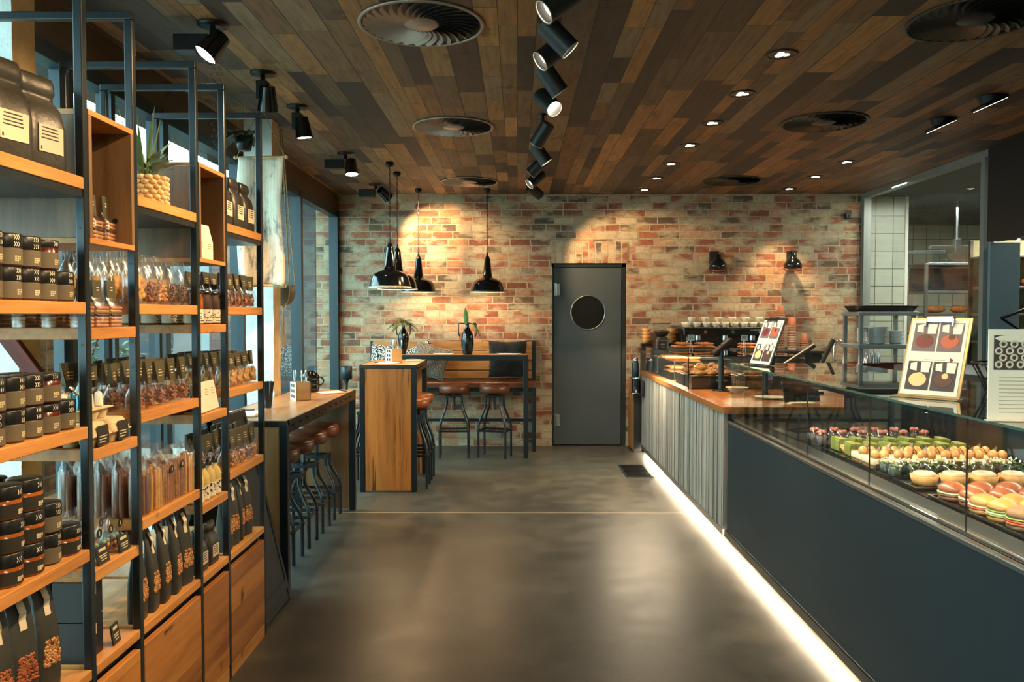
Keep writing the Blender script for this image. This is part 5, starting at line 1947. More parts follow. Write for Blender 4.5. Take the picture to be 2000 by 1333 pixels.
def tart(nm, crust, fillm, top):
    t = emp(nm, (0, 0, 0), 0, 'tart', 'tart')
    G().lathe([(.034, .0), (.036, .002), (.044, .030), (.041, .030), (.036, .014), (0, .014)], n=24).obj('crust', crust, t)
    G().lathe([(.038, .0145), (.039, .024), (.02, .030), (0, .030)], n=20).obj('filling', fillm, t)
    if top == 'almond':
        g = G()
        for k in range(9):
            a = k * 2.4
            g.ball((.022 * math.cos(a), .022 * math.sin(a), .033), (.012, .006, .004), 8, 5, Matrix.Rotation(a, 3, 'Z'))
        g.obj('flaked_almond', M['pale'], t)
        return Proto(t)
    G().ring((0, 0, .031), .026, .009, 20, 8).obj('piped_cream', M['pale'], t)
    return Proto(t)
at = tart('almond_tart', M['bun2'], M['caramel'], 'almond')
for i in range(5):
    at.place((1.59 + i * .125, 3.775, z_m + .0004), random.uniform(0, 6), 'golden almond tart among the green slices, %s from the aisle glass' % ORD[i], 'almond tarts')
ct = tart('cream_tart', M['biscuit'], M['pale'], 'ring')
for i in range(5):
    ct.place((1.585 + i * .115, 3.08, z_t + .0004), random.uniform(0, 6), 'round tart with piped cream ring, %s from the aisle glass' % ORD[i], 'cream tarts', sc=1.2)


def herb_glass():
    t = emp('herb_glass', (0, 0, 0), 0, 'glass', 'dessert glass')
    G().lathe([(.022, 0), (.024, .002), (.030, .050), (.032, .050), (.026, 0)], n=18, closed=True).obj('glass', M['cupg'], t)
    G().lathe([(.020, .003), (.026, .036), (0, .038)], n=16).obj('salad', M['leaf_d'], t)
    g = G()
    r = random.Random(8)
    for k in range(30):
        a = r.uniform(0, 6.3)
        g.leaf((.014 * math.cos(a) * r.random(), .014 * math.sin(a) * r.random(), .034), (math.cos(a), math.sin(a), r.uniform(.5, 2)), r.uniform(.014, .03), .012, .4, 3)
    g.obj('herb', M['leaf'], t)
    g = G()
    for k in range(6):
        a = r.uniform(0, 6.3)
        g.ball((.018 * math.cos(a), .018 * math.sin(a), .05 + .008 * r.random()), .004, 8, 5)
    g.obj('white_blossom', M['paper'], t)
    return Proto(t)
hg = herb_glass()
for r_, y in enumerate((3.24, 3.312)):
    for i in range(8):
        hg.place((1.545 + i * .076, y, z_h + .0004), random.uniform(0, 6), 'small glass of green herbs, %s from the aisle glass, %s row' % (ORD[i], ['front', 'back'][r_]), 'herb glasses')


def roll(nm, topm, fills, r0=.046):
    t = emp(nm, (0, 0, 0), 0, 'roll', 'filled roll')
    G().lathe([(0, .0005), (r0 * .88, .001), (r0 * .98, .008), (r0 * .96, .016), (0, .016)], n=22).obj('bun_base', topm, t)
    z = .0162
    for k, fm in enumerate(fills):
        g = G()
        rr = random.Random(k + 3)
        n = 26
        pr = [(r0 * (1.0 + .05 * rr.uniform(-1, 1)), z + rr.uniform(0, .002)) for _ in range(n)]
        v_ = [(0, 0, z)] + [(p[0] * math.cos(2 * PI * i / n), p[0] * math.sin(2 * PI * i / n), p[1]) for i, p in enumerate(pr)] + [(p[0] * 1.02 * math.cos(2 * PI * i / n), p[0] * 1.02 * math.sin(2 * PI * i / n), p[1] + .005) for i, p in enumerate(pr)] + [(0, 0, z + .007)]
        f_ = [(0, 1 + (i + 1) % n, 1 + i) for i in range(n)] + [(1 + i, 1 + (i + 1) % n, 1 + n + (i + 1) % n, 1 + n + i) for i in range(n)] + [(2 * n + 1, 1 + n + i, 1 + n + (i + 1) % n) for i in range(n)]
        g.add(v_, f_, True)
        g.obj('filling_layer', M[fm], t)
        z += .0072
    G().lathe([(0, z), (r0 * .94, z), (r0, z + .008), (r0 * .88, z + .020), (r0 * .5, z + .030), (0, z + .033)], n=22).obj('bun_top', topm, t)
    return Proto(t)
r1 = roll('filled_roll', M['bun'], ['rye', 'cream_c'])
r2 = roll('filled_roll', M['bun2'], ['salmon', 'cream_c'])
r3 = roll('filled_roll', M['bun2'], ['lettuce', 'cream_c', 'lettuce'])
r4 = roll('filled_roll', M['rye'], ['salmon', 'salmon', 'lettuce'])
for pr_, ys, ds in ((r1, (2.815, 2.715), 'glazed pinkish bun'), (r2, (2.62,), 'golden bun with cream filling'), (r3, (2.52,), 'bun with green lettuce filling'), (r4, (2.42, 2.32), 'bun with orange salmon filling')):
    for r_, y in enumerate(ys):
        for i in range(6):
            pr_.place((1.548 + i * .102 + .02 * (r_ % 2), y, z_s + .0004), random.uniform(0, 6), '%s, %s from the aisle glass%s' % (ds, ORD[i], '' if len(ys) == 1 else ', %s row' % ['rear', 'front'][r_]), 'filled rolls')
# dark dome cakes and bottles beside the trays
t = emp('chocolate_cake', (1.97, 4.42, DK + .0005), 0, 'low dark round chocolate cake on a plate at the wood end of the display', 'cake')
G().lathe([(.11, 0), (.12, .004), (.0, .006)], n=30).obj('plate', M['steel'], t)
G().lathe([(.09, .0062), (.094, .045), (.085, .055), (0, .056)], n=30).obj('cake', M['choco'], t)

# ------------------------------------------------------------------ clip board menus on the glass
def menu_card(nm, w, h, photos, seed=1):
    """sheet in the XZ plane facing -Y"""
    root = emp(nm, (0, 0, 0), 0, 'menu', 'menu')
    return root


def clipboard(loc, rz, tilt, label, w=.205, h=.31, dark=False, base=True):
    t = emp('clip_board', loc, rz, label, 'menu', 'clip boards on the display')
    T = Matrix.Rotation(-tilt, 4, 'X')
    def part(g, nm, m, par=None):
        g2 = G()
        g2.v = [tuple(T @ Vector(p)) for p in g.v]
        g2.f, g2.m, g2.s = g.f, g.m, g.s
        return g2.obj(nm, m, par or t)
    bm_ = M['black'] if dark else M['steel_gold']
    part(G().rbox(-w / 2 - .008, w / 2 + .012, .0, .006, .004, h + .014, .002, 1), 'back_plate', bm_)
    pa = part(G().box(-w / 2, w / 2, -.0018, -.0004, .012, h + .002), 'menu_sheet', M['paper'])
    r = random.Random(4)
    for i in range(2):
        for j in range(2):
            x0 = -w / 2 + .014 + i * (w * .45)
            z0 = .030 + j * (h * .50)
            pw, ph_ = w * .42, h * .37
            g = G().box(x0, x0 + pw, -.0026, -.0019, z0, z0 + ph_)
            ph = part(g, 'photo_print', [M['ph_dark'], M['ph_grey']][j], pa)
            c = (x0 + pw * .5, -.0030, z0 + ph_ * .36)
            g = G()
            cm = {(0, 1): M['ph_berry'], (1, 1): M['ph_orange'], (0, 0): M['ph_cream'], (1, 0): M['ph_choc']}[(i, j)]
            g.ball(c, (pw * .38, .0005, ph_ * .24), 20, 8)
            part(g, 'printed_dessert', cm, pa)
            g = G()
            g.ball((c[0] + pw * .05, -.0034, c[2] + ph_ * .15), (pw * .14, .0004, ph_ * .1), 14, 6)
            part(g, 'printed_topping', [M['ph_choc'], M['ph_cream']][j == 0], pa)
            g = G()
            g.prism([(x0 + pw * .58, z0 + ph_ * .62), (x0 + pw * .92, z0 + ph_ * .62), (x0 + pw * .95, z0 + ph_ * .98), (x0 + pw * .54, z0 + ph_ * .98)], 'Y', -.0031, -.0027)
            g.prism([(x0 + pw * .12, z0 + ph_ * .70), (x0 + pw * .40, z0 + ph_ * .66), (x0 + pw * .36, z0 + ph_ * .96), (x0 + pw * .10, z0 + ph_ * .92)], 'Y', -.0031, -.0027)
            part(g, 'printed_patch', M['paper'], pa)
    g = G()
    for k in range(5):
        g.box(-w * .16, w * .2 * (1 - .1 * k), -.0026, -.0019, h * .485 - k * .0075, h * .485 - k * .0075 + .0022)
    part(g, 'printed_text', M['tan'], pa)
    g = G().prism([(w * .30, h * .42), (w * .34, h * .50), (w * .28, h * .52)], 'Y', -.0026, -.0019)
    part(g, 'printed_flower', M['ph_berry'], pa)
    g = G().rbox(-w * .24, w * .24, -.012, .007, h - .010, h + .016, .003).rbox(-w * .26, -w * .22, -.014, .0, h - .024, h + .004, .002).rbox(w * .22, w * .26, -.014, .0, h - .024, h + .004, .002)
    part(g, 'clip', M['chrome'])
    if base:
        G().rbox(-w / 2 - .02, w / 2 + .016, -.03, .02, .0004, .0042, .001, 1).obj('base_plate', bm_, t)
        s_ = math.sin(tilt)
        G().prism([(.012, .0045), (h * .55 * s_ + .012, h * .55 * math.cos(tilt)), (h * .62 * s_ + .010, .0045)], 'X', -.05, .05).obj('stand', M['black'], t)
    return t
M['steel_gold'] = pm('brass_toned_plate', '#9a8a66', 0.35, 0.5, 0.05)
M['ph_dark'] = pm('print_dark', '#3c3336', 0.6)
M['ph_grey'] = pm('print_grey', '#6d5f60', 0.6)
M['ph_berry'] = pm('print_berry', '#6e1f24', 0.5)
M['ph_orange'] = pm('print_orange', '#b8563a', 0.5)
M['ph_cream'] = pm('print_cream', '#e0c184', 0.5)
M['ph_choc'] = pm('print_chocolate', '#4f2a1e', 0.5)
clipboard((1.535, 2.975, GZ + .0085), -.87, .37, 'large clip board of four dessert photos on the glass top, before the kitchen pier')
clipboard((1.495, 4.91, GZ + .0085), -1.28, .37, 'dark clip board of four dessert photos on the glass top beside the oak counter', .205, .30, True)
# upright table card with a photo of small cakes
t = emp('table_card', (1.487, 2.33, GZ + .0085), -.12, 'white upright table card with a photo of many small cakes, cut by the frame', 'menu')
G().rbox(-.10, .11, .0, .006, .0005, .27, .001, 1).obj('sheet', M['paper'], t)
pp = G().box(-.086, .096, -.0008, -.0001, .150, .252).obj('photo_print', M['ph_dark'], t)
g = G()
for j in range(4):
    for i in range(6):
        g.ring((-.072 + i * .030 + .012 * (j % 2), -.0014, .166 + j * .020), .0085, .0034, 12, 5, Matrix.Scale(.25, 3, Vector((0, 1, 0))) @ Matrix.Rotation(PI / 2, 3, 'X'))
g.obj('printed_cake', M['cream'], pp)
G().ball((0, -.001, .243), (.085, .0006, .012), 20, 6).obj('printed_cloth', M['paper'], pp)
g = G()
r = random.Random(1)
for k in range(10):
    g.box(-.07, -.07 + .15 * r.uniform(.6, 1), -.0008, -.0001, .128 - k * .0115, .1298 - k * .0115)
g.obj('printed_text', M['tan'], t)
G().rbox(-.11, .12, -.02, .0, .0004, .004, .001, 1).obj('base_plate', M['paper'], t)


# ------------------------------------------------------------------ pastry case on the oak top
t = emp('pastry_case', (1.9, 7.5, .9005), 0, 'glass pastry case standing on the oak counter top', 'glass case')
TC = Matrix.Translation((-1.9, -7.5, -.9005))
CX0, CX1, CY0, CY1, CZ0, CZ1 = 1.388, 2.35, 6.44, 8.56, .9006, 1.165
cp(G().box(CX0, CX0 + .005, CY0 + .001, 7.26, CZ0, CZ1 - .001), 'front_pane', M['clear'])
cp(G().box(CX0, CX0 + .005, 7.263, CY1 - .001, CZ0, CZ1 - .001), 'front_pane', M['clear'])
cp(G().box(CX0 + .0055, CX1, CY0, CY0 + .005, CZ0, CZ1 - .001), 'end_pane', M['clear'])
cp(G().box(CX0 + .0055, CX1, CY1 - .005, CY1, CZ0, CZ1 - .001), 'end_pane', M['clear'])
cp(G().box(CX0 - .004, CX1, CY0 - .004, CY1, CZ1, CZ1 + .007), 'top_pane', glass('case_top_glass', (0.8, 0.86, 0.83), 1.9))
g = G().box(CX0 - .0052, CX0 - .0041, CY0 - .004, CY1, CZ1, CZ1 + .007).box(CX0 - .004, CX1, CY0 - .0052, CY0 - .0041, CZ1, CZ1 + .007)
cp(g, 'glass_edge', M['black'])
g = G().box(CX0 - .002, CX0 + .006, CY0 - .003, CY0 + .004, CZ0, CZ1 - .001).box(CX1, CX1 + .02, CY0, CY1, CZ0, CZ0 + .02).box(CX1, CX1 + .02, CY0, CY1, CZ1 - .02, CZ1)
cp(g, 'corner_strip', M['black_m'])
cp(G().box(CX0 + .03, CX1 - .3, 7.3, CY1 - .1, 1.075, 1.081), 'glass_shelf', M['clear'])
for y_ in (7.4, 8.3):
    cp(G().cyl((CX0 + .08, y_, CZ0), (CX0 + .08, y_, 1.0745), .006, n=8), 'shelf_post', M['steel'])
area('pastry_fill', (1.85, 7.45, CZ1 - .006), 1.9, .5, 55, WARM2, (0, 0, -1))  # fill light added to brighten the pastries, the case has no fitting


def croissant_bm(g, c, rz, s=1.0, ry=0):
    R = Matrix.Translation(c) @ Matrix.Rotation(rz, 4, 'Z') @ Matrix.Rotation(ry, 4, 'Y')
    g.T = R
    pts, rs = [], []
    for k in range(13):
        u = -1 + k / 6
        pts.append((.060 * s * u, .022 * s * u * u, .019 * s))
        rs.append(s * (.006 + .019 * max(0, 1 - u * u) ** .8) * (1 if k % 2 else .88))
    g.tube(pts, rs, 10)
    g.T = None


def croissant():
    g = G()
    croissant_bm(g, (0, 0, 0), 0)
    return g.obj('croissant', M['croissant'])


def pretzel_stick():
    g = G()
    pts = [(.09 * (k / 8 - .5) * 2, .008 * math.sin(k * 1.3), .016) for k in range(9)]
    g.tube(pts, [.006] + [.013 + .003 * (k % 2) for k in range(7)] + [.006], 10)
    return g.obj('pastry_twist', M['bread'])


def bread_roll():
    g = G().ball((0, 0, .024), (.040, .034, .025), 14, 10)
    g.ball((.008, 0, .036), (.022, .020, .014), 10, 6)
    return g.obj('bread_roll', M['bread'])


def basket(x, y, w, d, h, label, nm='black_basket'):
    t = emp(nm, (x, y, CZ0 + .0006), 0, label, 'basket', 'black baskets in the pastry case')
    g = G()
    for a, b, c, e in ((-w, w, -d, -d + .006), (-w, w, d - .006, d), (-w, -w + .006, -d + .006, d - .006), (w - .006, w, -d + .006, d - .006)):
        g.box(a, b, c, e, 0, h)
    g.box(-w, w, -d, d, 0, .006)
    g.obj('tub', M['black'], t)
    g = G()
    for a, b, c, e in ((-w - .003, w + .003, -d - .003, -d + .008), (-w - .003, w + .003, d - .008, d + .003), (-w - .003, -w + .008, -d + .008, d - .008), (w - .008, w + .003, -d + .008, d - .008)):
        g.box(a, b, c, e, h + .0002, h + .010)
    g.obj('rim', M['black_m'], t)
    return CZ0 + .0006


protoc, protot, protob = Proto(tag(croissant(), 'x', 'croissant')), Proto(tag(pretzel_stick(), 'x', 'pastry')), Proto(tag(bread_roll(), 'x', 'bread roll'))
basket(1.62, 6.62, .19, .13, .095, 'black tub of heaped croissants at the till end of the pastry case')
basket(2.06, 6.62, .19, .13, .095, 'black tub of croissants further from the aisle in the pastry case')
basket(1.62, 6.98, .19, .17, .085, 'black tub of brown rolls in the middle of the pastry case')
basket(1.62, 7.72, .19, .30, .06, 'long black tub of seeded pastries at the brick wall end of the case')


def heap(pr, x0, y0, w, d, z, n, layers, desc, grp, dz=.040, slope=.05):
    k = 0
    r = random.Random(int(x0 * 100 + y0 * 10))
    s0 = {protoc: .78, protot: .80, protob: .84}[pr]
    for l in range(layers):
        nx, ny = n[l]
        for i in range(nx):
            for j in range(ny):
                x = x0 - w + 2 * w * (i + .5) / nx + r.uniform(-.006, .006)
                y = y0 - d + 2 * d * (j + .5) / ny + r.uniform(-.006, .006)
                pr.place((x, y, z + l * dz), r.uniform(-.35, .35), desc, grp, tilt=(r.uniform(-.10, .10), r.uniform(-.08, .08)), sc=s0)
                k += 1
heap(protoc, 1.62, 6.62, .16, .11, CZ0 + .070, [(3, 3), (3, 3), (2, 2)], 3, 'croissant heaped in the black tub by the till', 'croissants in the till end tub')
heap(protoc, 2.06, 6.62, .16, .11, CZ0 + .070, [(3, 3), (3, 2)], 2, 'croissant heaped in the inner black tub of the pastry case', 'croissants in the inner tub')
heap(protob, 1.62, 6.98, .17, .15, CZ0 + .060, [(4, 4), (4, 3), (3, 2)], 3, 'brown roll heaped in the middle tub of the pastry case', 'rolls in the case', .040)
heap(protot, 1.62, 7.72, .15, .28, CZ0 + .045, [(2, 7), (2, 6)], 2, 'seeded pastry twist heaped in the long tub', 'twists in the case')
for i in range(10):
    protot.place((1.50 + .16 * (i % 2), 7.55 + .11 * (i // 2), 1.0815), .3 * (i % 3), 'pastry twist on the glass shelf of the case, %s %s' % (ORD[i // 2], ['by the aisle', 'inside']  [i % 2]), 'twists on the glass shelf')


def platter(x, y, w, d, label):
    t = emp('serving_board', (x, y, CZ1 + .0075), 0, label, 'board', 'boards on the pastry case')
    G().rbox(-w, w, -d, d, .0, .012, .003).obj('board', M['slate'], t)
    return CZ1 + .0200
zp = platter(1.72, 7.75, .24, .13, 'dark board of pastries on the case, nearer the grinder')
heap(protot, 1.72, 7.75, .20, .11, zp, [(3, 4), (2, 4)], 2, 'pastry twist heaped on the board near the grinder', 'pastries on the boards', .030)
zp = platter(2.20, 7.60, .14, .13, 'dark board of pastries on the case, nearer the till')
heap(protot, 2.20, 7.60, .10, .11, zp, [(1, 4), (1, 3)], 2, 'pastry twist heaped on the board near the till', 'pastries on the till side board', .030)
# little price flags on wire stands
def flag(x, y, z, h, label, rz=0):
    t = emp('price_flag', (x, y, z), rz, label, 'price sign', 'price flags')
    G().tube([(-.012, 0, 0), (-.004, 0, h)], .0018, 5).tube([(.012, 0, 0), (.004, 0, h)], .0018, 5).obj('wire_stand', M['chrome'], t)
    c = G().box(-.032, .032, -.003, -.001, h - .01, h + .045).obj('card', M['label_b'], t)
    g = G()
    for k in range(3):
        g.box(-.024, .014 + .003 * k, -.0036, -.0031, h + .030 - k * .011, h + .034 - k * .011)
    g.obj('printed_text', M['ink_d'], c)
M['label_b'] = pm('pale_blue_card', '#7f9aa2', 0.6, 0, 0.04)
flag(1.66, 7.58, CZ1 + .0078, .10, 'pale blue price flag on wire legs before the grinder side board')
flag(2.13, 7.45, CZ1 + .0078, .10, 'pale blue price flag on wire legs before the till side board')
flag(1.78, 6.475, CZ0 + .0006, .16, 'dark price flag standing before the croissant tub')
flag(2.02, 6.435 - .05, CZ0, .09, 'pale blue price flag standing outside the case end by the terminal pole')


# card terminal on a pole
def terminal(nm, loc, rz, h, label, base=True):
    t = emp(nm, loc, rz, label, 'card terminal', 'card terminals')
    if base:
        G().lathe([(.07, .0), (.07, .006), (.03, .012), (0, .012)], n=24).obj('base', M['black_m'], t)
    G().cyl((0, 0, .0125), (0, 0, h), .021, n=18).obj('pole', M['frame'], t)
    T = Matrix.Translation((0, -.01, h + .012)) @ Matrix.Rotation(.70, 4, 'Y') @ Matrix.Rotation(.0, 4, 'X')
    g = G()
    g.T = T
    g.rbox(-.105, .085, -.04, .04, -.012, .012, .006)
    b = g.obj('terminal', M['black'], t)
    g = G()
    g.T = T
    g.box(-.01, .075, -.033, .033, .0122, .0135)
    g.obj('screen', M['gloss'], b)
    g = G()
    g.T = T
    for i in range(4):
        for j in range(3):
            g.rbox(-.09 + i * .018, -.078 + i * .018, -.026 + j * .02, -.012 + j * .02, .0122, .015, .001, 1)
    g.obj('keypad', M['steel'], b)
    return t
terminal('card_terminal', (1.625, 6.32, .9006), PI + .1, .335, 'black card terminal tilted on a blue grey pole on the oak counter')
terminal('card_terminal', (1.86, 5.95, .9006), PI + .1, .36, 'second black card terminal, half hidden behind the dark clip board')
t = emp('bowl', (1.700, 6.13, .9006), 0, 'shallow cream bowl beside the terminal pole on the oak counter', 'bowl')
G().lathe([(.030, 0), (.034, .004), (.085, .044), (.088, .046), (.080, .044), (.030, .010), (0, .009)], n=32).obj('bowl', M['cup'], t)
t = emp('plate', (1.83, 5.72, .9006), 0, 'shallow cream plate on the oak counter near the display end glass', 'plate')
G().lathe([(.05, 0), (.055, .003), (.11, .014), (.113, .016), (.10, .014), (.05, .006), (0, .006)], n=32).obj('plate', M['cup'], t)
# cake box and folded napkins near the end of the oak top
t = emp('tipped_tray', (1.98, 5.50, .9006), .1, 'dark tray tipped against a stand on the oak counter behind the glass end', 'tray')
g = G()
g.T = Matrix.Rotation(-.35, 4, 'X')
g.rbox(-.13, .13, 0, .010, .003, .16, .003)
g.obj('tray', M['black'], t)
G().rbox(-.135, .135, -.02, .075, .0004, .0028, .001, 1).obj('base_plate', M['steel'], t)
t = emp('napkin', (1.93, 5.38, .9006), .15, 'folded cream napkin lying before the tipped dark tray', 'napkin')
for k in range(3):
    G().rbox(-.10 + .01 * k, .10 - .006 * k, -.03, .03 - .004 * k, .0004 + k * .0042, .0042 + k * .0042, .0015).obj('fold', M['paper'], t)


# ------------------------------------------------------------------ back bar on the brick wall
t = emp('back_bar', (2.2, 8.88, 0), 0, 'dark raised back bar against the brick wall behind the pastry case', 'counter')
TC = Matrix.Translation((-2.2, -8.88, 0))
cp(G().rbox(1.39, 3.36, 8.68, 9.085, 1.085, 1.115, .003, 1), 'bar_top', M['steel_dark'])
cp(G().box(1.41, 3.34, 8.70, 9.08, 0.0, 1.084), 'bar_cabinet', M['black'])
BB = 1.1158
# grinder
t = emp('coffee_grinder', (1.60, 8.81, BB), 0, 'black coffee grinder with glass hopper full of beans', 'coffee grinder')
G().loft([(0, 0, .0, .085, .085, 6), (0, 0, .02, .082, .082, 6), (0, 0, .12, .075, .075, 6), (0, 0, .15, .055, .055, 4)], 28).obj('body', M['black'], t)
G().box(-.058, .058, -.0835, -.080, .03, .115).obj('face_plate', M['label'], t)
G().box(-.050, .050, -.0845, -.0838, .037, .108).obj('display', M['black'], t)
G().box(-.022, .022, -.0850, -.0846, .069, .075).obj('maker_mark', M['tan'], t)
G().lathe([(.04, .151), (.06, .16), (.092, .205), (.095, .29)], n=28, closed=True).obj('hopper', M['cupg'], t)
G().lathe([(.038, .153), (.058, .162), (.088, .205), (.088, .215), (0, .225)], n=28).obj('coffee_beans', M['choco'], t)
G().lathe([(.098, .2905), (.098, .302), (0, .303)], n=28).obj('hopper_lid', M['black'], t)
# wooden bowls stacked beside the grinder
def stack(nm, x, y, z, n, prof_r, m, label, cat, grp, h):
    g = G().lathe([(prof_r * .5, 0), (prof_r * .55, .003), (prof_r, h), (prof_r * .96, h), (prof_r * .5, .006), (0, .006)], n=24)
    o = g.obj(nm, m)
    p = Proto(tag(o, label, cat, grp))
    return p
M['bowlwood'] = wood('turned_wood', '#a06a2e', '#c9924c', 'X')
wbp = stack('wooden_bowl', 0, 0, 0, 0, .056, M['bowlwood'], 'x', 'bowl', 'x', .055)
for s_, x in enumerate((1.465, 1.752)):
    for k in range(4):
        wbp.place((x, 9.005, BB + .07 + .0 + k * .038 + (.0)), 0, 'turned wooden bowl, %s up in the stack %s the grinder' % (ORD[k], ['on the door side of', 'on the machine side of'][s_]), 'wooden bowls by the grinder')
for s_, x in enumerate((1.465, 1.752)):
    t = emp('bowl_stand', (x, 9.005, BB), 0, 'small dark stand under the wooden bowls %s the grinder' % ['on the door side of', 'on the machine side of'][s_], 'stand')
    G().rbox(-.06, .06, -.05, .05, .0, .0695, .004).obj('block', M['black_m'], t)
# espresso machine
t = emp('espresso_machine', (2.30, 8.87, BB), 0, 'long black espresso machine with chrome group heads and cups on top', 'coffee machine')
W = .47
G().rbox(-W, W, -.0, .19, .0, .245, .012, 2).obj('body', M['black'], t)
G().rbox(-W, W, -.15, .0, .0, .035, .006, 2).obj('drip_tray', M['steel'], t)
G().rbox(-W, W, -.13, .0, .165, .245, .012, 2).obj('head_panel', M['gloss'], t)
G().rbox(-W + .02, W - .02, -.12, .18, .2455, .256, .003).obj('cup_rack', M['steel'], t)
for x in (-.30, 0, .30):
    hd = G().cyl((x, -.07, .115), (x, -.07, .1645), .036, n=20).obj('group_head', M['chrome'], t)
    G().cyl((x, -.07, .088), (x, -.07, .1145), .034, n=20).tube([(x, -.10, .10), (x, -.20, .088)], .012, 8).obj('portafilter', M['black_m'], t)
    G().cyl((x + .07, -.131, .205), (x + .07, -.14, .205), .018, n=16).obj('dial', M['chrome'], t)
for x in (-.43, .43):
    G().tube([(x, -.10, .165), (x, -.13, .12), (x, -.135, .04)], .005, 8).obj('steam_wand', M['chrome'], t)
G().box(.26, .44, -.1312, -.1302, .222, .232).obj('indicator_strip', M['label_b'], t)


def coffee_cup():
    t = emp('coffee_cup', (0, 0, 0), 0, 'cup', 'cup', 'cups on the espresso machine')
    G().lathe([(.024, 0), (.026, .003), (.040, .030), (.043, .056), (.040, .056), (.036, .030), (.022, .008), (0, .007)], n=22).obj('bowl', M['cup'], t)
    G().ring((.050, 0, .032), .015, .004, 16, 6, Matrix.Rotation(PI / 2, 3, 'X')).obj('handle', M['cup'], t)
    return Proto(t)
cupp = coffee_cup()
cz_ = BB + .2566
n_ = 0
for i in range(9):
    x = 1.885 + i * .104
    for j, y in enumerate((8.80, 8.92)):
        if i == 8 and j == 0:
            continue
        cupp.place((x, y, cz_), random.uniform(0, 6), 'cream cup on the espresso machine, %s along, %s row' % (ORD[i], ['front', 'rear'][j]), 'cups on the espresso machine')
for i in range(6):
    x = 1.94 + i * .15
    o = cupp.place((x, 8.84, cz_ + .0575), random.uniform(0, 6), 'upper cream cup balanced on the others, %s along' % ORD[i], 'cups on the espresso machine')


def paper_cup():
    t = emp('paper_cup', (0, 0, 0), 0, 'cup', 'paper cup', 'stacked paper cups')
    G().lathe([(.0446, .0), (.0445, .004), (.031, .105), (0, .105)], n=20, closed=True).obj('cup', M['papercup'], t)
    G().ring((0, 0, .003), .0457, .0018, 20, 6).obj('rim', M['paper'], t)
    return Proto(t)
pcp = paper_cup()
for s_, (x, n) in enumerate(((2.965, 22), (3.05, 15), (3.21, 5))):
    for k in range(n):
        z = BB + .0035 + k * .0185
        pcp.place((x, (8.95, 8.84, 8.90)[s_], z), 0, 'upside down brown paper cup, %s up in the %s stack' % ((ORD + ['thirteenth', 'fourteenth', 'fifteenth', 'sixteenth', 'seventeenth', 'eighteenth', 'nineteenth', 'twentieth', 'twenty-first', 'twenty-second'])[k], ['tall', 'middle', 'short'][s_]), 'stacked paper cups')
# glass jug
t = emp('carafe', (2.86, 8.80, BB), 0, 'clear glass coffee maker with paper filter beside the espresso machine', 'carafe')
G().lathe([(.075, 0), (.078, .004), (.075, .06), (.026, .15), (.024, .16), (.055, .25)], n=24, closed=True).obj('glass', M['cupg'], t)
G().lathe([(.006, .15), (.05, .245)], n=20, closed=True).obj('paper_filter', M['cream'], t)

# till terminal with sloped screens
t = emp('till', (2.25, 6.13, .9006), -.35, 'dark till with tilted screen and orange stripe on the oak counter', 'till')
G().rbox(-.11, .11, -.07, .07, .0, .02, .004).obj('foot', M['black_m'], t)
g = G()
g.prism([(-.05, .0205), (.05, .0205), (.02, .30), (-.02, .30)], 'X', -.025, .025)
g.obj('stand', M['black_m'], t)
for nm, T_ in (('screen', Matrix.Translation((-.06, -.03, .30)) @ Matrix.Rotation(-.62, 4, 'Y')), ('customer_screen', Matrix.Translation((.135, 0, .33)) @ Matrix.Rotation(.42, 4, 'Y') @ Matrix.Rotation(PI / 2, 4, 'Y'))):
    g = G()
    g.T = T_
    if nm == 'screen':
        g.rbox(-.15, .13, -.11, .11, -.012, .012, .004)
        s_ = g.obj(nm, M['black'], t)
        g = G(); g.T = T_
        g.box(-.145, .125, -.1105, .1105, .0122, .0145)
        g.obj('screen_edge', M['cream'], s_)
    else:
        g.rbox(-.10, .16, -.13, .13, -.012, .012, .004)
        s_ = g.obj(nm, M['black'], t)
        g = G(); g.T = T_
        g.box(-.07, .14, -.085, -.078, .0122, .0135).box(-.07, -.063, -.0775, -.01, .0122, .0135).box(-.07, .14, -.1405 + .14, -.1405 + .145, .0122, .0132)
        g.obj('orange_outline', M['orange'], s_)

# hand tools hanging at the door end of the counter: black pump pot
t = emp('tap_unit', (1.312, 8.50, .70), 0, 'black and chrome tap unit fixed to the slatted counter end near the door', 'tap unit')
G().rbox(.005, .045, -.06, .06, -.06, .10, .006).obj('bracket', M['black'], t)
G().cyl((-.04, 0, -.03), (-.04, 0, .13), .045, n=22).obj('canister', M['gloss'], t)
G().ring((-.04, 0, -.03), .045, .006, 22, 8).ring((-.04, 0, .13), .045, .005, 22, 8).obj('chrome_band', M['chrome'], t)
G().tube([(-.04, -.03, .05), (-.06, -.09, .03), (-.05, -.13, -.02)], .011, 8).obj('spout', M['chrome'], t)
t = emp('side_cabinet', (1.31, 8.86, 0), 0, 'narrow dark cabinet with oak side in the gap between door and counter', 'cabinet')
G().rbox(-.03, .06, -.17, .20, .0, .80, .004).obj('body', M['black'], t)
G().box(-.037, -.0305, -.165, .195, .02, .80).obj('oak_side', M['honey_z'], t)
t = emp('thermos', (1.312, 8.80, .8008), 0, 'dark steel vacuum flask on the narrow cabinet by the door', 'flask')
G().lathe([(.036, 0), (.038, .004), (.038, .16), (.03, .185), (.03, .20), (0, .202)], n=22).obj('body', M['frame'], t)
G().lathe([(.031, .2025), (.031, .235), (0, .237)], n=18).obj('cap', M['chrome'], t)

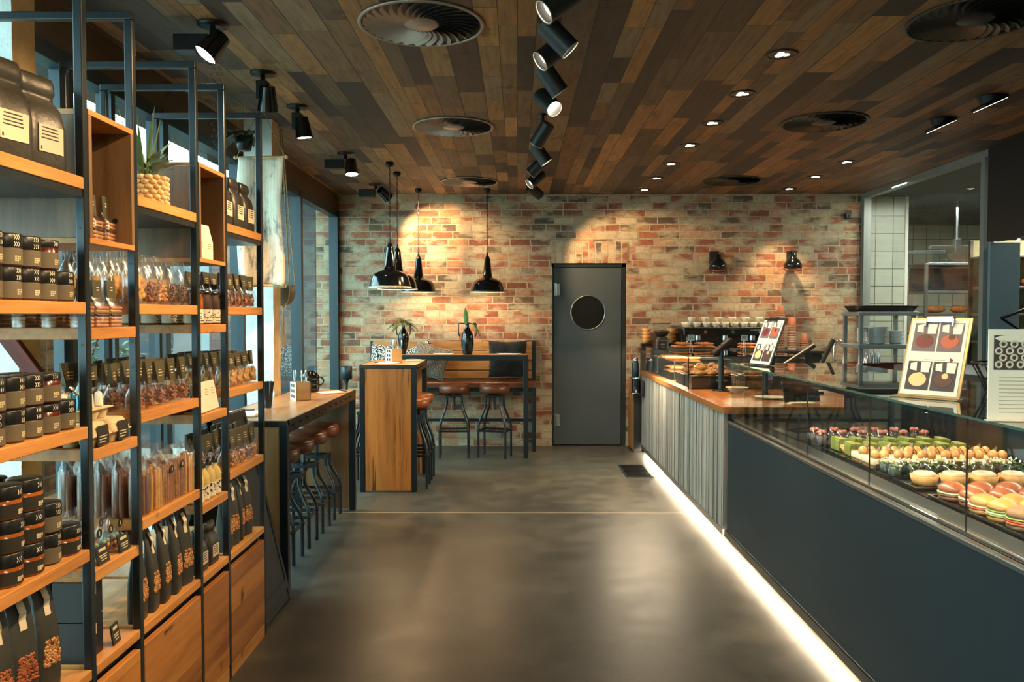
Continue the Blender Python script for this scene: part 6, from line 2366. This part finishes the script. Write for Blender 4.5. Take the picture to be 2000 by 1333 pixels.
# ================================================================== LAMPS
def lamp_can(t, loc, d, ln, r, lensm, power, cone, target=None, body=M['black'], rim=True, ring_r=None):
    """a cylinder head at loc (rear end) pointing along d, with its own light"""
    d = Vector(d).normalized()
    p = Vector(loc) - Vector(t.location)
    q = p + d * ln
    h = G().cyl(p, q, r, n=28, caps=False).cyl(p - d * .001, p, r, n=28)
    h.cyl(q - d * .034, q, r * .72, r * .95, n=28, caps=False)
    hd = h.obj('lamp_head', body, t)
    G().cyl(q - d * .034, q - d * .030, r * .70, n=28).obj('lens', lensm, hd)
    if rim:
        R = d.to_track_quat('Z', 'Y').to_matrix()
        G().ring(q, r * .97, .003, 28, 6, R).obj('lens_rim', M['glow_rim'], hd)
    w = Vector(loc) + d * (ln + .012)
    if power:
        spot('bulb', w, w + d, power, WARM, cone, .45, .03, t)
    return hd


M['glow_rim'] = pm('pale_reflector_rim', '#b8b09a', 0.3, 0.6)
# track of swivelling spots over the aisle
TRX = .175
def track_spot(y, d, label, power, z=2.755, ln=.165):
    t = emp('track_spot', (TRX, y, CZ), 0, label, 'spotlight', 'spotlights of the centre track')
    G().lathe([(.030, 0), (.030, -.012), (.012, -.016), (.012, -.10), (0, -.10)][::-1], n=20).obj('stem', M['black_m'], t)
    d = Vector(d).normalized()
    st = Vector((TRX, y, z)) - d * ln * .45
    lamp_can(t, st, d, ln, .050, M['lens'], power, 62)
    return t
TS = [(3.20, (-1, -.30, -.80), 75), (3.60, (1, .02, -1.0), 40), (3.80, (-1, -.30, -.85), 75), (4.24, (1, .30, -1.35), 80), (4.70, (.62, -.85, -.85), 55),
      (5.50, (-1, .85, -1.5), 80), (6.16, (1, .12, -1.4), 90), (6.70, (-1, .35, -.9), 35), (7.30, (-1, -.45, -.9), 50), (8.02, (1, .85, -.72), 90)]
for i, (y, d, pw) in enumerate(TS):
    track_spot(y, d, 'black cylinder spotlight of the centre track, %s from the brick wall' % ORD[len(TS) - 1 - i], pw)

# ceiling spots with a gear box along the glass
GS = [(-1.445, 3.80, (-.62, -.45, -1.0), 'first', 30), (-1.45, 4.56, (-.13, .45, -1), 'second', 42), (-1.452, 5.28, (.12, .05, -1), 'third', 26), (-1.462, 6.80, (.10, -.22, -1), 'fourth', 30), (-1.487, 8.39, (.60, .70, -.58), 'fifth', 110)]
for x, y, d, nm, pw in GS:
    t = emp('ceiling_spot', (x, y, CZ), 0, 'black ceiling spotlight with a box beside it, %s along the glass from the rack' % nm, 'spotlight', 'spotlights along the glass')
    G().lathe([(0, -.012), (.070, -.012), (.070, 0)], n=28).cyl((0, 0, -.055), (0, 0, -.012), .014, n=12).obj('ceiling_plate', M['black_m'], t)
    if nm in ('first', 'fourth', 'fifth'):
        G().rbox(-.175, -.008, -.035, .035, -.135, -.058, .003).obj('gear_box', M['black'], t)
        st = Vector((x + .045, y, CZ - .060))
    else:
        G().rbox(-.030, .030, -.035, .035, -.16, -.05, .003).obj('gear_box', M['black'], t)
        st = Vector((x + .035, y - .03, CZ - .085))
    dd = Vector(d).normalized()
    h = G()
    p = st - Vector((x, y, CZ))
    q = p + dd * .135
    h.cyl(p, q, .042, .058, n=28, caps=False).cyl(p - dd * .001, p, .041, .042, n=28).cyl(q - dd * .012, q, .05, .057, n=28, caps=False)
    hd = h.obj('lamp_head', M['gloss'], t)
    G().cyl(q - dd * .014, q - dd * .010, .050, n=28).obj('lens', M['lens'], hd)
    w = st + dd * .15
    spot('bulb', w, w + dd, pw, WARM, 70 if nm != 'fifth' else 74, .7, .03, t)

# round swirl outlets
def swirl(x, y, m, label):
    t = emp('air_outlet', (x, y, CZ), 0, label, 'air vent', 'swirl air outlets in the ceiling')
    R = .29
    G().ring((0, 0, -.006), R, .010, 56, 8, Matrix.Scale(.6, 3, Vector((0, 0, 1)))).obj('outer_ring', m, t)
    G().cyl((0, 0, -.003), (0, 0, -.0005), R, n=56).obj('dark_box', M['black'], t)
    g = G()
    for k in range(30):
        a = 2 * PI * k / 30
        P = []
        for u in range(7):
            rr_ = .085 + (R - .10) * u / 6
            aa = a + .55 * u / 6
            P.append((rr_ * math.cos(aa), rr_ * math.sin(aa), aa))
        for (xa, ya, aa), (xb, yb, ab) in zip(P[:-1], P[1:]):
            wd_ = .010
            ta, tb = (-math.sin(aa), math.cos(aa)), (-math.sin(ab), math.cos(ab))
            g.quad((xa + ta[0] * wd_, ya + ta[1] * wd_, -.004), (xa - ta[0] * wd_, ya - ta[1] * wd_, -.016), (xb - tb[0] * wd_, yb - tb[1] * wd_, -.016), (xb + tb[0] * wd_, yb + tb[1] * wd_, -.004))
    g.obj('blade', m, t)
    G().lathe([(0, -.014), (.07, -.012), (.085, -.004)], n=36).obj('hub', m, t)
M['vent'] = pm('bronze_grey_metal', '#a3968a', 0.4, 0.6, 0.06)
M['vent_d'] = pm('dark_metal', '#3a362e', 0.4, 0.5, 0.06)
swirl(-.454, 3.807, M['vent'], 'large swirl air outlet in the ceiling beside the first glass side spot')
swirl(-.468, 5.85, M['vent'], 'swirl air outlet in the ceiling halfway along the aisle, window side of the track')
swirl(-.492, 8.24, M['vent'], 'swirl air outlet in the ceiling close to the brick wall above the bench')
swirl(2.135, 3.76, M['vent_d'], 'dark swirl air outlet in the ceiling above the cake display, cut by the frame')
swirl(2.19, 5.73, M['vent_d'], 'dark swirl air outlet in the ceiling above the oak counter end')
swirl(2.20, 8.19, M['vent_d'], 'dark swirl air outlet in the ceiling above the pastry case')

# recessed downlights
M['lens_d'] = pm('downlight_glow', '#ffffff', 0.3, 0, 0, 9, 0, (1.0, 0.86, 0.62), 5.0)
def downlight(x, y, pw, label, tip=False):
    t = emp('downlight', (x, y, CZ), 0, label, 'downlight', 'recessed downlights')
    G().ring((0, 0, -.003), .075, .010, 36, 6, Matrix.Scale(.4, 3, Vector((0, 0, 1)))).obj('trim_ring', M['black_m'], t)
    if not tip:
        G().cyl((0, 0, -.004), (0, 0, -.0008), .072, n=36).obj('reflector', M['black_m'], t)
        g = G()
        for k in range(3):
            a = k * 2 * PI / 3
            g.cyl((.022 * math.cos(a), .022 * math.sin(a), -.0055), (.022 * math.cos(a), .022 * math.sin(a), -.0042), .019, n=16)
        g.obj('lens', M['lens_d'], t)
        if pw:
            spot('bulb', (x, y, CZ - .02), (x, y, 0), pw, WARM, 75, .6, .04, t)
    else:
        d = Vector((.85, .0, -.55)).normalized()
        T = Matrix.Translation((.0, 0, -.045)) @ Matrix.Rotation(-.42, 4, 'Y')
        g = G(); g.T = T
        g.rbox(-.085, .085, -.075, .075, -.012, .012, .006)
        b = g.obj('tilted_head', M['black_m'], t)
        g = G(); g.T = T
        g.box(-.075, .075, -.065, .065, -.0135, -.0122)
        g.obj('lens', M['lens_d'], b)
        G().cyl((0, 0, -.05), (0, 0, -.001), .05, .07, n=20).obj('neck', M['black_m'], t)
        spot('bulb', (x + .01, y, CZ - .09), (x + .2, y, .8), pw, WARM, 75, .6, .04, t)
for i, y in enumerate((4.255, 5.0, 5.755, 6.50, 7.29, 8.04)):
    downlight(1.40, y, 44 if i < 5 else 26, 'recessed downlight over the counter front, %s of the row running to the brick wall' % ORD[i])
downlight(1.395, 8.778, 0, 'unlit recessed downlight next to the brick wall in the counter front row')
for i, y in enumerate((7.21, 7.963, 8.718)):
    downlight(2.965, y, 90, 'recessed downlight over the back bar, %s of the row running to the brick wall' % ORD[i])
for i, y in enumerate((5.07, 5.65)):
    downlight(2.98, y, 34, 'tilted square ceiling light near the kitchen, the one %s the brick wall' % ('further from', 'nearer to')[i], True)


# enamel pendants on chains
def pendant():
    t = emp('pendant_lamp', (0, 0, 0), 0, 'pendant', 'pendant lamp', 'black enamel pendants')
    G().lathe([(0, -.001), (.036, -.001), (.036, -.025), (.026, -.042), (0, -.045)][::-1], n=24).obj('ceiling_rose', M['black_m'], t)
    zr = -1.125
    prof = [(.030, zr + .36), (.032, zr + .35), (.048, zr + .20), (.052, zr + .195), (.054, zr + .155), (.10, zr + .140), (.145, zr + .118), (.168, zr + .085), (.190, zr + .008), (.193, zr), (.187, zr + .001), (.164, zr + .083), (.14, zr + .112), (.05, zr + .14), (.03, zr + .15)]
    sh = G().lathe(prof, n=44, closed=True).obj('shade', M['gloss'], t)
    G().ring((0, 0, zr), .192, .0035, 44, 6).obj('cream_lip', M['cream'], sh)
    G().lathe([(0, zr + .40), (.014, zr + .398), (.030, zr + .361)][::-1], n=20).cyl((0, 0, zr + .39), (0, 0, zr + .43), .010, n=10).obj('cap', M['black_m'], t)
    g = G()
    z = -.045
    k = 0
    zt = zr + .43
    nl = int((z - zt) / .030)
    for k in range(nl + 1):
        Mr = Matrix.Rotation(PI / 2, 3, 'X') if k % 2 else Matrix.Rotation(PI / 2, 3, 'Y')
        g.ring((0, 0, z - .012 - k * (z - zt) / (nl + 1)), .0155, .0026, 10, 5, Mr @ Matrix.Scale(.62, 3, Vector((1, 0, 0))))
    g.obj('chain', M['gun'], t)
    G().tube([(.004 * math.sin(k * 2.1), .004 * math.cos(k * 2.1), -.04 - k * (.04 + zt + .0) / -18) if False else (.004 * math.sin(k * 2.1), .004 * math.cos(k * 2.1), -.04 + (zt + .04) * k / 18) for k in range(19)], .0028, 5).obj('cable', M['black'], t)
    G().ball((0, 0, zr + .095), .032, 16, 10).obj('bulb_glass', M['lens_dim'], t)
    return Proto(t)
pp_ = pendant()
for x, y, lb in ((-1.151, 7.20, 'black enamel pendant lamp over the tall bar table, nearer its oak slab'), (-1.159, 7.70, 'black enamel pendant lamp over the tall bar table, nearer the brick wall'),
                 (-1.078, 8.70, 'black enamel pendant lamp over the steel framed table, window half'), (-.325, 8.70, 'black enamel pendant lamp over the steel framed table, door half')):
    pp_.place((x, y, CZ), 0, lb)
    L_ = bpy.data.lights.new('bulb', 'POINT')
    L_.energy = 8
    L_.color = WARM
    L_.shadow_soft_size = .03
    lo = bpy.data.objects.new('bulb', L_)
    COL.objects.link(lo)
    lo.location = (x, y, CZ - 1.085)


# wall lamps on the brick
def wall_lamp(x, z, sd, label):
    t = emp('wall_lamp', (x, WY - .001, z), 0, label, 'wall lamp', 'black wall lamps on the brick')
    G().rbox(-.055 - .02 * sd, .055 - .02 * sd, -.035, -.001, -.01, .13, .006).obj('wall_box', M['black'], t)
    G().tube([(0, -.03, .09), (0, -.08, .12), (0, -.12, .09)], .012, 8).obj('arm', M['black_m'], t)
    G().lathe([(.030, .09), (.032, .085), (.036, .04), (.07, .02), (.096, -.03), (.102, -.075), (.096, -.075), (.065, .012), (.02, .03)], (0, -.12, 0), n=30, closed=True).obj('shade', M['gloss'], t)
    G().ball((0, -.12, -.03), .03, 14, 8).obj('bulb_glass', M['cream'], t)
    G().tube([(-.10, -.12, -.075), (-.08, -.12, -.105), (.0, -.12, -.112), (.08, -.12, -.105), (.10, -.12, -.075)], .004, 6).obj('guard', M['black_m'], t)
wall_lamp(2.26, 2.10, 1, 'black dome wall lamp on the brick wall, nearer the grey door')
wall_lamp(3.10, 2.11, -1, 'black dome wall lamp on the brick wall, nearer the kitchen opening')
t = emp('security_camera', (3.75, WY - .001, 2.63), 0, 'tiny dark camera high on the brick wall by the kitchen frame', 'camera')
G().rbox(-.035, .035, -.06, -.001, -.03, .03, .008).obj('housing', M['frame'], t)
G().cyl((0, -.0605, 0), (0, -.068, 0), .016, n=16).obj('lens', M['gloss'], t)

# ================================================================== KITCHEN SIDE
# tap and steel back counter
t = emp('back_counter', (3.75, 8.45, 0), 0, 'steel topped back counter below the kitchen opening', 'counter')
TC = Matrix.Translation((-3.75, -8.45, 0))
cp(G().rbox(3.365, 3.905, 7.72, 9.08, .905, .935, .003, 1), 'counter_top', M['steel'])
cp(G().box(3.385, 3.905, 7.74, 9.075, 0, .904), 'cabinet', M['navy'])
t = emp('island_counter', (3.45, 7.3, 0), 0, 'steel topped counter block that carries the plate rack', 'counter')
TC = Matrix.Translation((-3.45, -7.3, 0))
cp(G().rbox(2.98, 3.905, 6.92, 7.70, .905, .935, .003, 1), 'counter_top', M['steel'])
cp(G().box(3.0, 3.905, 6.94, 7.68, 0, .904), 'cabinet', M['navy'])
t = emp('tap', (3.53, 8.86, .9355), 0, 'chrome swan neck tap standing before the brick wall', 'tap')
G().cyl((0, 0, 0), (0, 0, .03), .024, n=18).tube([(0, 0, .03), (.002, 0, .22), (.02, 0, .275), (.055, 0, .295), (.09, 0, .275), (.10, 0, .235), (.10, 0, .205)], .013, 10).obj('spout', M['chrome'], t)
G().tube([(0, -.02, .05), (0, -.06, .07)], .007, 8).obj('lever', M['chrome'], t)

# plate shelf
M['rack_grey'] = pm('grey_rack_paint', '#848c8c', 0.4, 0.2, 0.06)
t = emp('plate_rack', (3.33, 7.30, .9355), 0, 'grey steel shelf rack of plates and bowls before the kitchen opening', 'shelf')
for x in (-.25, .22):
    for y in (-.17, .17):
        G().rbox(x - .016, x + .016, y - .016, y + .016, 0, .565, .002).obj('post', M['rack_grey'], t)
for z in (.0, .27, .565):
    G().rbox(-.28, .25, -.20, .20, z, z + .035, .004).obj('shelf', M['rack_grey'], t)
PZ = .9355
M['porcelain'] = pm('porcelain', '#dfe3e0', 0.25, 0, 0.03)
def plate_stack(x, y, z, r_, n, nm, label, h=.019):
    g = G().lathe([(r_ * .55, 0), (r_ * .6, .003), (r_, h), (r_ * .985, h), (r_ * .55, .005), (0, .005)], n=26)
    p = Proto(tag(g.obj(nm, M['porcelain']), 'x', 'plate' if nm == 'plate' else 'bowl'))
    for k in range(n):
        p.place((x, y, z + k * (.0125 if nm == 'plate' else .021)), 0, '%s, %s from the bottom' % (label, (ORD + ['thirteenth'])[k]), 'crockery on the plate rack')
plate_stack(3.29, 7.28, PZ + .3056, .105, 12, 'plate', 'pale plate in the front stack of the plate rack')
plate_stack(3.48, 7.32, PZ + .3056, .075, 9, 'plate', 'small pale plate beside the front stack of the plate rack')
plate_stack(3.128, 7.21, PZ + .3056, .050, 6, 'cereal_bowl', 'white bowl at the wall end of the plate rack', .045)
t = emp('cutlery_tray', (3.315, 7.225, PZ + .0356), 0, 'brown tray of cutlery on the lowest shelf of the plate rack', 'tray')
g = G()
for a, b, c, e in ((-.20, .20, -.06, -.05), (-.20, .20, .05, .06), (-.20, -.19, -.05, .05), (.19, .20, -.05, .05), (-.01, .0, -.05, .05)):
    g.box(a, b, c, e, 0, .10)
g.box(-.20, .20, -.06, .06, 0, .006)
g.obj('tray', M['redwood'], t)
r = random.Random(3)
g = G()
for k in range(40):
    x, y = r.uniform(-.17, -.03), r.uniform(-.035, .035)
    g.tube([(x, y, .02), (x + r.uniform(-.02, .02), y + r.uniform(-.01, .01), .15 + r.uniform(0, .05))], .004, 5)
g.obj('cutlery', M['chrome'], t).__setitem__('kind', 'stuff')
t = emp('serving_pan', (3.33, 7.30, PZ + .6006), 0, 'shallow black roasting pan on top of the plate rack', 'pan')
G().loft([(0, 0, 0, .25, .15, 6), (0, 0, .05, .29, .18, 6), (0, 0, .055, .29, .18, 6), (0, 0, .050, .275, .17, 6), (0, 0, .008, .24, .14, 6)], 36).obj('pan', M['black'], t)

# kitchen beyond the glass
t = emp('heat_lamp_rail', (5.9, 9.6, 2.32), 0, 'steel rail with clamps and a chrome heat lamp under the kitchen ceiling', 'rail')
G().rbox(-.95, .9, -.02, .02, -.02, .02, .003).rbox(-1.15, -.7, .1, .13, -.07, -.03, .003).obj('rail', M['steel'], t)
for x in (-.62, .5):
    G().rbox(x - .03, x + .03, -.035, .035, -.07, .10, .003).cyl((x, 0, .10), (x, 0, .563), .012, n=10).obj('clamp', M['steel'], t)
G().lathe([(.13, .02), (.12, .05), (.07, .09), (.07, .20), (.055, .22), (.055, .50)], (.15, 0, .0), n=28).obj('heat_lamp', M['chrome'], t)
G().cyl((-.25, 0, -.02), (-.25, 0, -.95), .012, n=10).obj('drop_rod', M['steel'], t)
G().cyl((-.0, 0, -.02), (.10, 0, -.80), .010, n=10).obj('stay_rod', M['steel'], t)
G().lathe([(0, -.80), (.05, -.82), (.10, -.86), (.34, -.985), (.34, -1.0), (0, -1.0)][::-1], (.12, 0, 0), n=30).obj('hood', M['steel'], t)

t = emp('kitchen_rack', (5.85, 10.2, 0), 0, 'steel kitchen rack with shelves of trays and bread behind the glass', 'rack')
for x in (-.75, .75):
    for y in (-.25, .25):
        G().rbox(x - .018, x + .018, y - .018, y + .018, 0, 2.15, .002).obj('post', M['steel'], t)
for z in (.4, .75, 1.0, 1.25, 1.50, 1.78, 2.13):
    G().rbox(-.73, .73, -.25, .25, z, z + .03, .003).obj('shelf', M['steel'], t)
G().rbox(-.72, .72, .20, .24, 1.81, 2.12, .003).obj('blue_panel', pm('dark_blue_panel', '#16283a', 0.4), t)
G().rbox(-.72, .72, -.20, .22, 1.035, 1.22, .004).obj('oven_box', M['gun'], t)
lo_ = Proto(tag(G().ball((0, 0, .05), (.13, .07, .052), 18, 10).obj('bread_loaf', M['bread']), 'x', 'bread'))
for i in range(4):
    for j, z in enumerate((1.284, 1.534)):
        lo_.place((5.30 + .31 * i, 10.12, z), random.uniform(-.3, .3), 'brown loaf on the kitchen rack, %s along its %s bread shelf' % (ORD[i], ['lower', 'higher'][j]), 'loaves on the kitchen rack')
# dark baking tray leaning against the tiled wall, white cutting board
t = emp('cutting_board', (4.62, 9.25, .936), 0, 'slim white cutting board standing at the end of the tiled wall', 'cutting board')
G().loft([(0, 0, 0, .010, .05, 5), (0, 0, .5, .010, .05, 5), (0, 0, .62, .008, .03, 3)], 20).obj('board', M['white'], t)
t = emp('prep_table', (4.9, 8.6, 0), 0, 'steel preparation table behind the kitchen glass', 'table')
G().rbox(-.80, 1.3, -.30, .72, .90, .935, .004).obj('table_top', M['steel'], t)
for x in (-.75, 1.25):
    for y in (-.26, .68):
        G().rbox(x - .02, x + .02, y - .02, y + .02, 0, .899, .002).obj('leg', M['steel'], t)
G().box(-.78, 1.28, -.28, .70, .3, .33).obj('under_shelf', M['steel'], t)
t = emp('paper_roll_box', (3.79, 7.02, .9355), .2, 'white and blue carton on the steel counter by the kitchen frame', 'box')
G().rbox(-.10, .10, -.05, .05, .0, .10, .003).obj('carton', M['paper'], t)
G().box(-.101, .101, -.0506, .0506, .004, .03).obj('blue_band', pm('blue_band', '#2f5f86', 0.5), t)

# bread wall beyond the pier
t = emp('bread_rack', (4.62, 7.25, 0), 0, 'dark bread rack with loaves and rolls seen past the grey blue pier', 'rack')
for x in (-.40, .75):
    for y in (-.18, .18):
        G().rbox(x - .015, x + .015, y - .015, y + .015, 0, 2.2, .002).obj('post', M['black_m'], t)
for z in (.7, 1.0, 1.25, 1.5, 1.74, 2.02):
    G().rbox(-.40, .75, -.18, .18, z, z + .022, .002).obj('shelf', M['steel'], t)
G().box(-.39, .74, .182, .19, .7, 2.2).obj('back_panel', pm('pale_back_panel', '#8f8a68', 0.7), t)
for i in range(4):
    for j, z in enumerate((1.026, 1.276, 1.526, 1.766)):
        lo_.place((4.40 + .24 * i, 7.22, z), PI / 2 + random.uniform(-.2, .2), 'round brown loaf on the bread rack, %s along, %s bread shelf up' % (ORD[i], ORD[j]), 'loaves on the bread rack', sc=.85)
area('bread_lamp', (4.6, 6.95, 2.15), .8, .05, 7, WARM2, (0, .6, -1))
# wall phone arm on the pier
t = emp('screen_arm', (4.12, 6.52, 1.36), 0, 'black screen arm fixed to the grey blue pier', 'screen')
G().rbox(-.12, .20, -.04, .04, -.05, .03, .006).obj('screen_body', M['black'], t)
G().tube([(-.16, 0, .12), (.05, 0, .20), (.22, .06, .25)], .014, 8).tube([(-.16, 0, .12), (-.02, 0, .03)], .01, 8).obj('arm', M['black_m'], t)
G().rbox(-.02, .06, .04, .138, -.02, .02, .004).obj('mount', M['black_m'], t)
# wire basket with croissants on the glass top
t = emp('wire_basket', (1.965, 3.17, GZ + .0085), 0, 'black wire basket of croissants behind the upright table card', 'basket')
g = G()
for k in range(14):
    a = 2 * PI * k / 14
    g.tube([(.085 * math.cos(a), .085 * math.sin(a), .003), (.10 * math.cos(a), .10 * math.sin(a), .05), (.135 * math.cos(a), .135 * math.sin(a), .12)], .0028, 5)
for z, R in ((.003, .085), (.05, .10), (.12, .135)):
    g.ring((0, 0, z), R, .0035, 30, 6)
g.obj('wire_frame', M['black_m'], t)
G().cyl((0, 0, .001), (0, 0, .006), .085, n=28).obj('floor', M['black'], t)
r = random.Random(6)
for k in range(16):
    l, a = k // 6, k * 1.05
    R = (.036, .050, .028)[min(l, 2)]
    protoc.place((1.965 + R * math.cos(a), 3.17 + R * math.sin(a), GZ + .018 + .048 * l + .02), a + 1.3, 'croissant in the wire basket, %s of the %s layer' % (ORD[k % 6], ['bottom', 'middle', 'top'][min(l, 2)]), 'croissants in the wire basket', tilt=(r.uniform(-.2, .2), r.uniform(-.1, .1)), sc=.82)
t = emp('back_cabinet', (3.2, 5.6, 0), 0, 'dark blue grey cabinet with a black oven behind the clip board', 'cabinet')
G().rbox(-.12, .50, -.5, .9, .0, 1.10, .004).obj('body', M['navy'], t)
G().rbox(-.135, -.1205, -.30, .10, .78, 1.04, .004).obj('oven_door', M['gloss'], t)
G().cyl((-.150, -.26, 1.0), (-.150, .06, 1.0), .008, n=10).obj('handle', M['steel'], t)
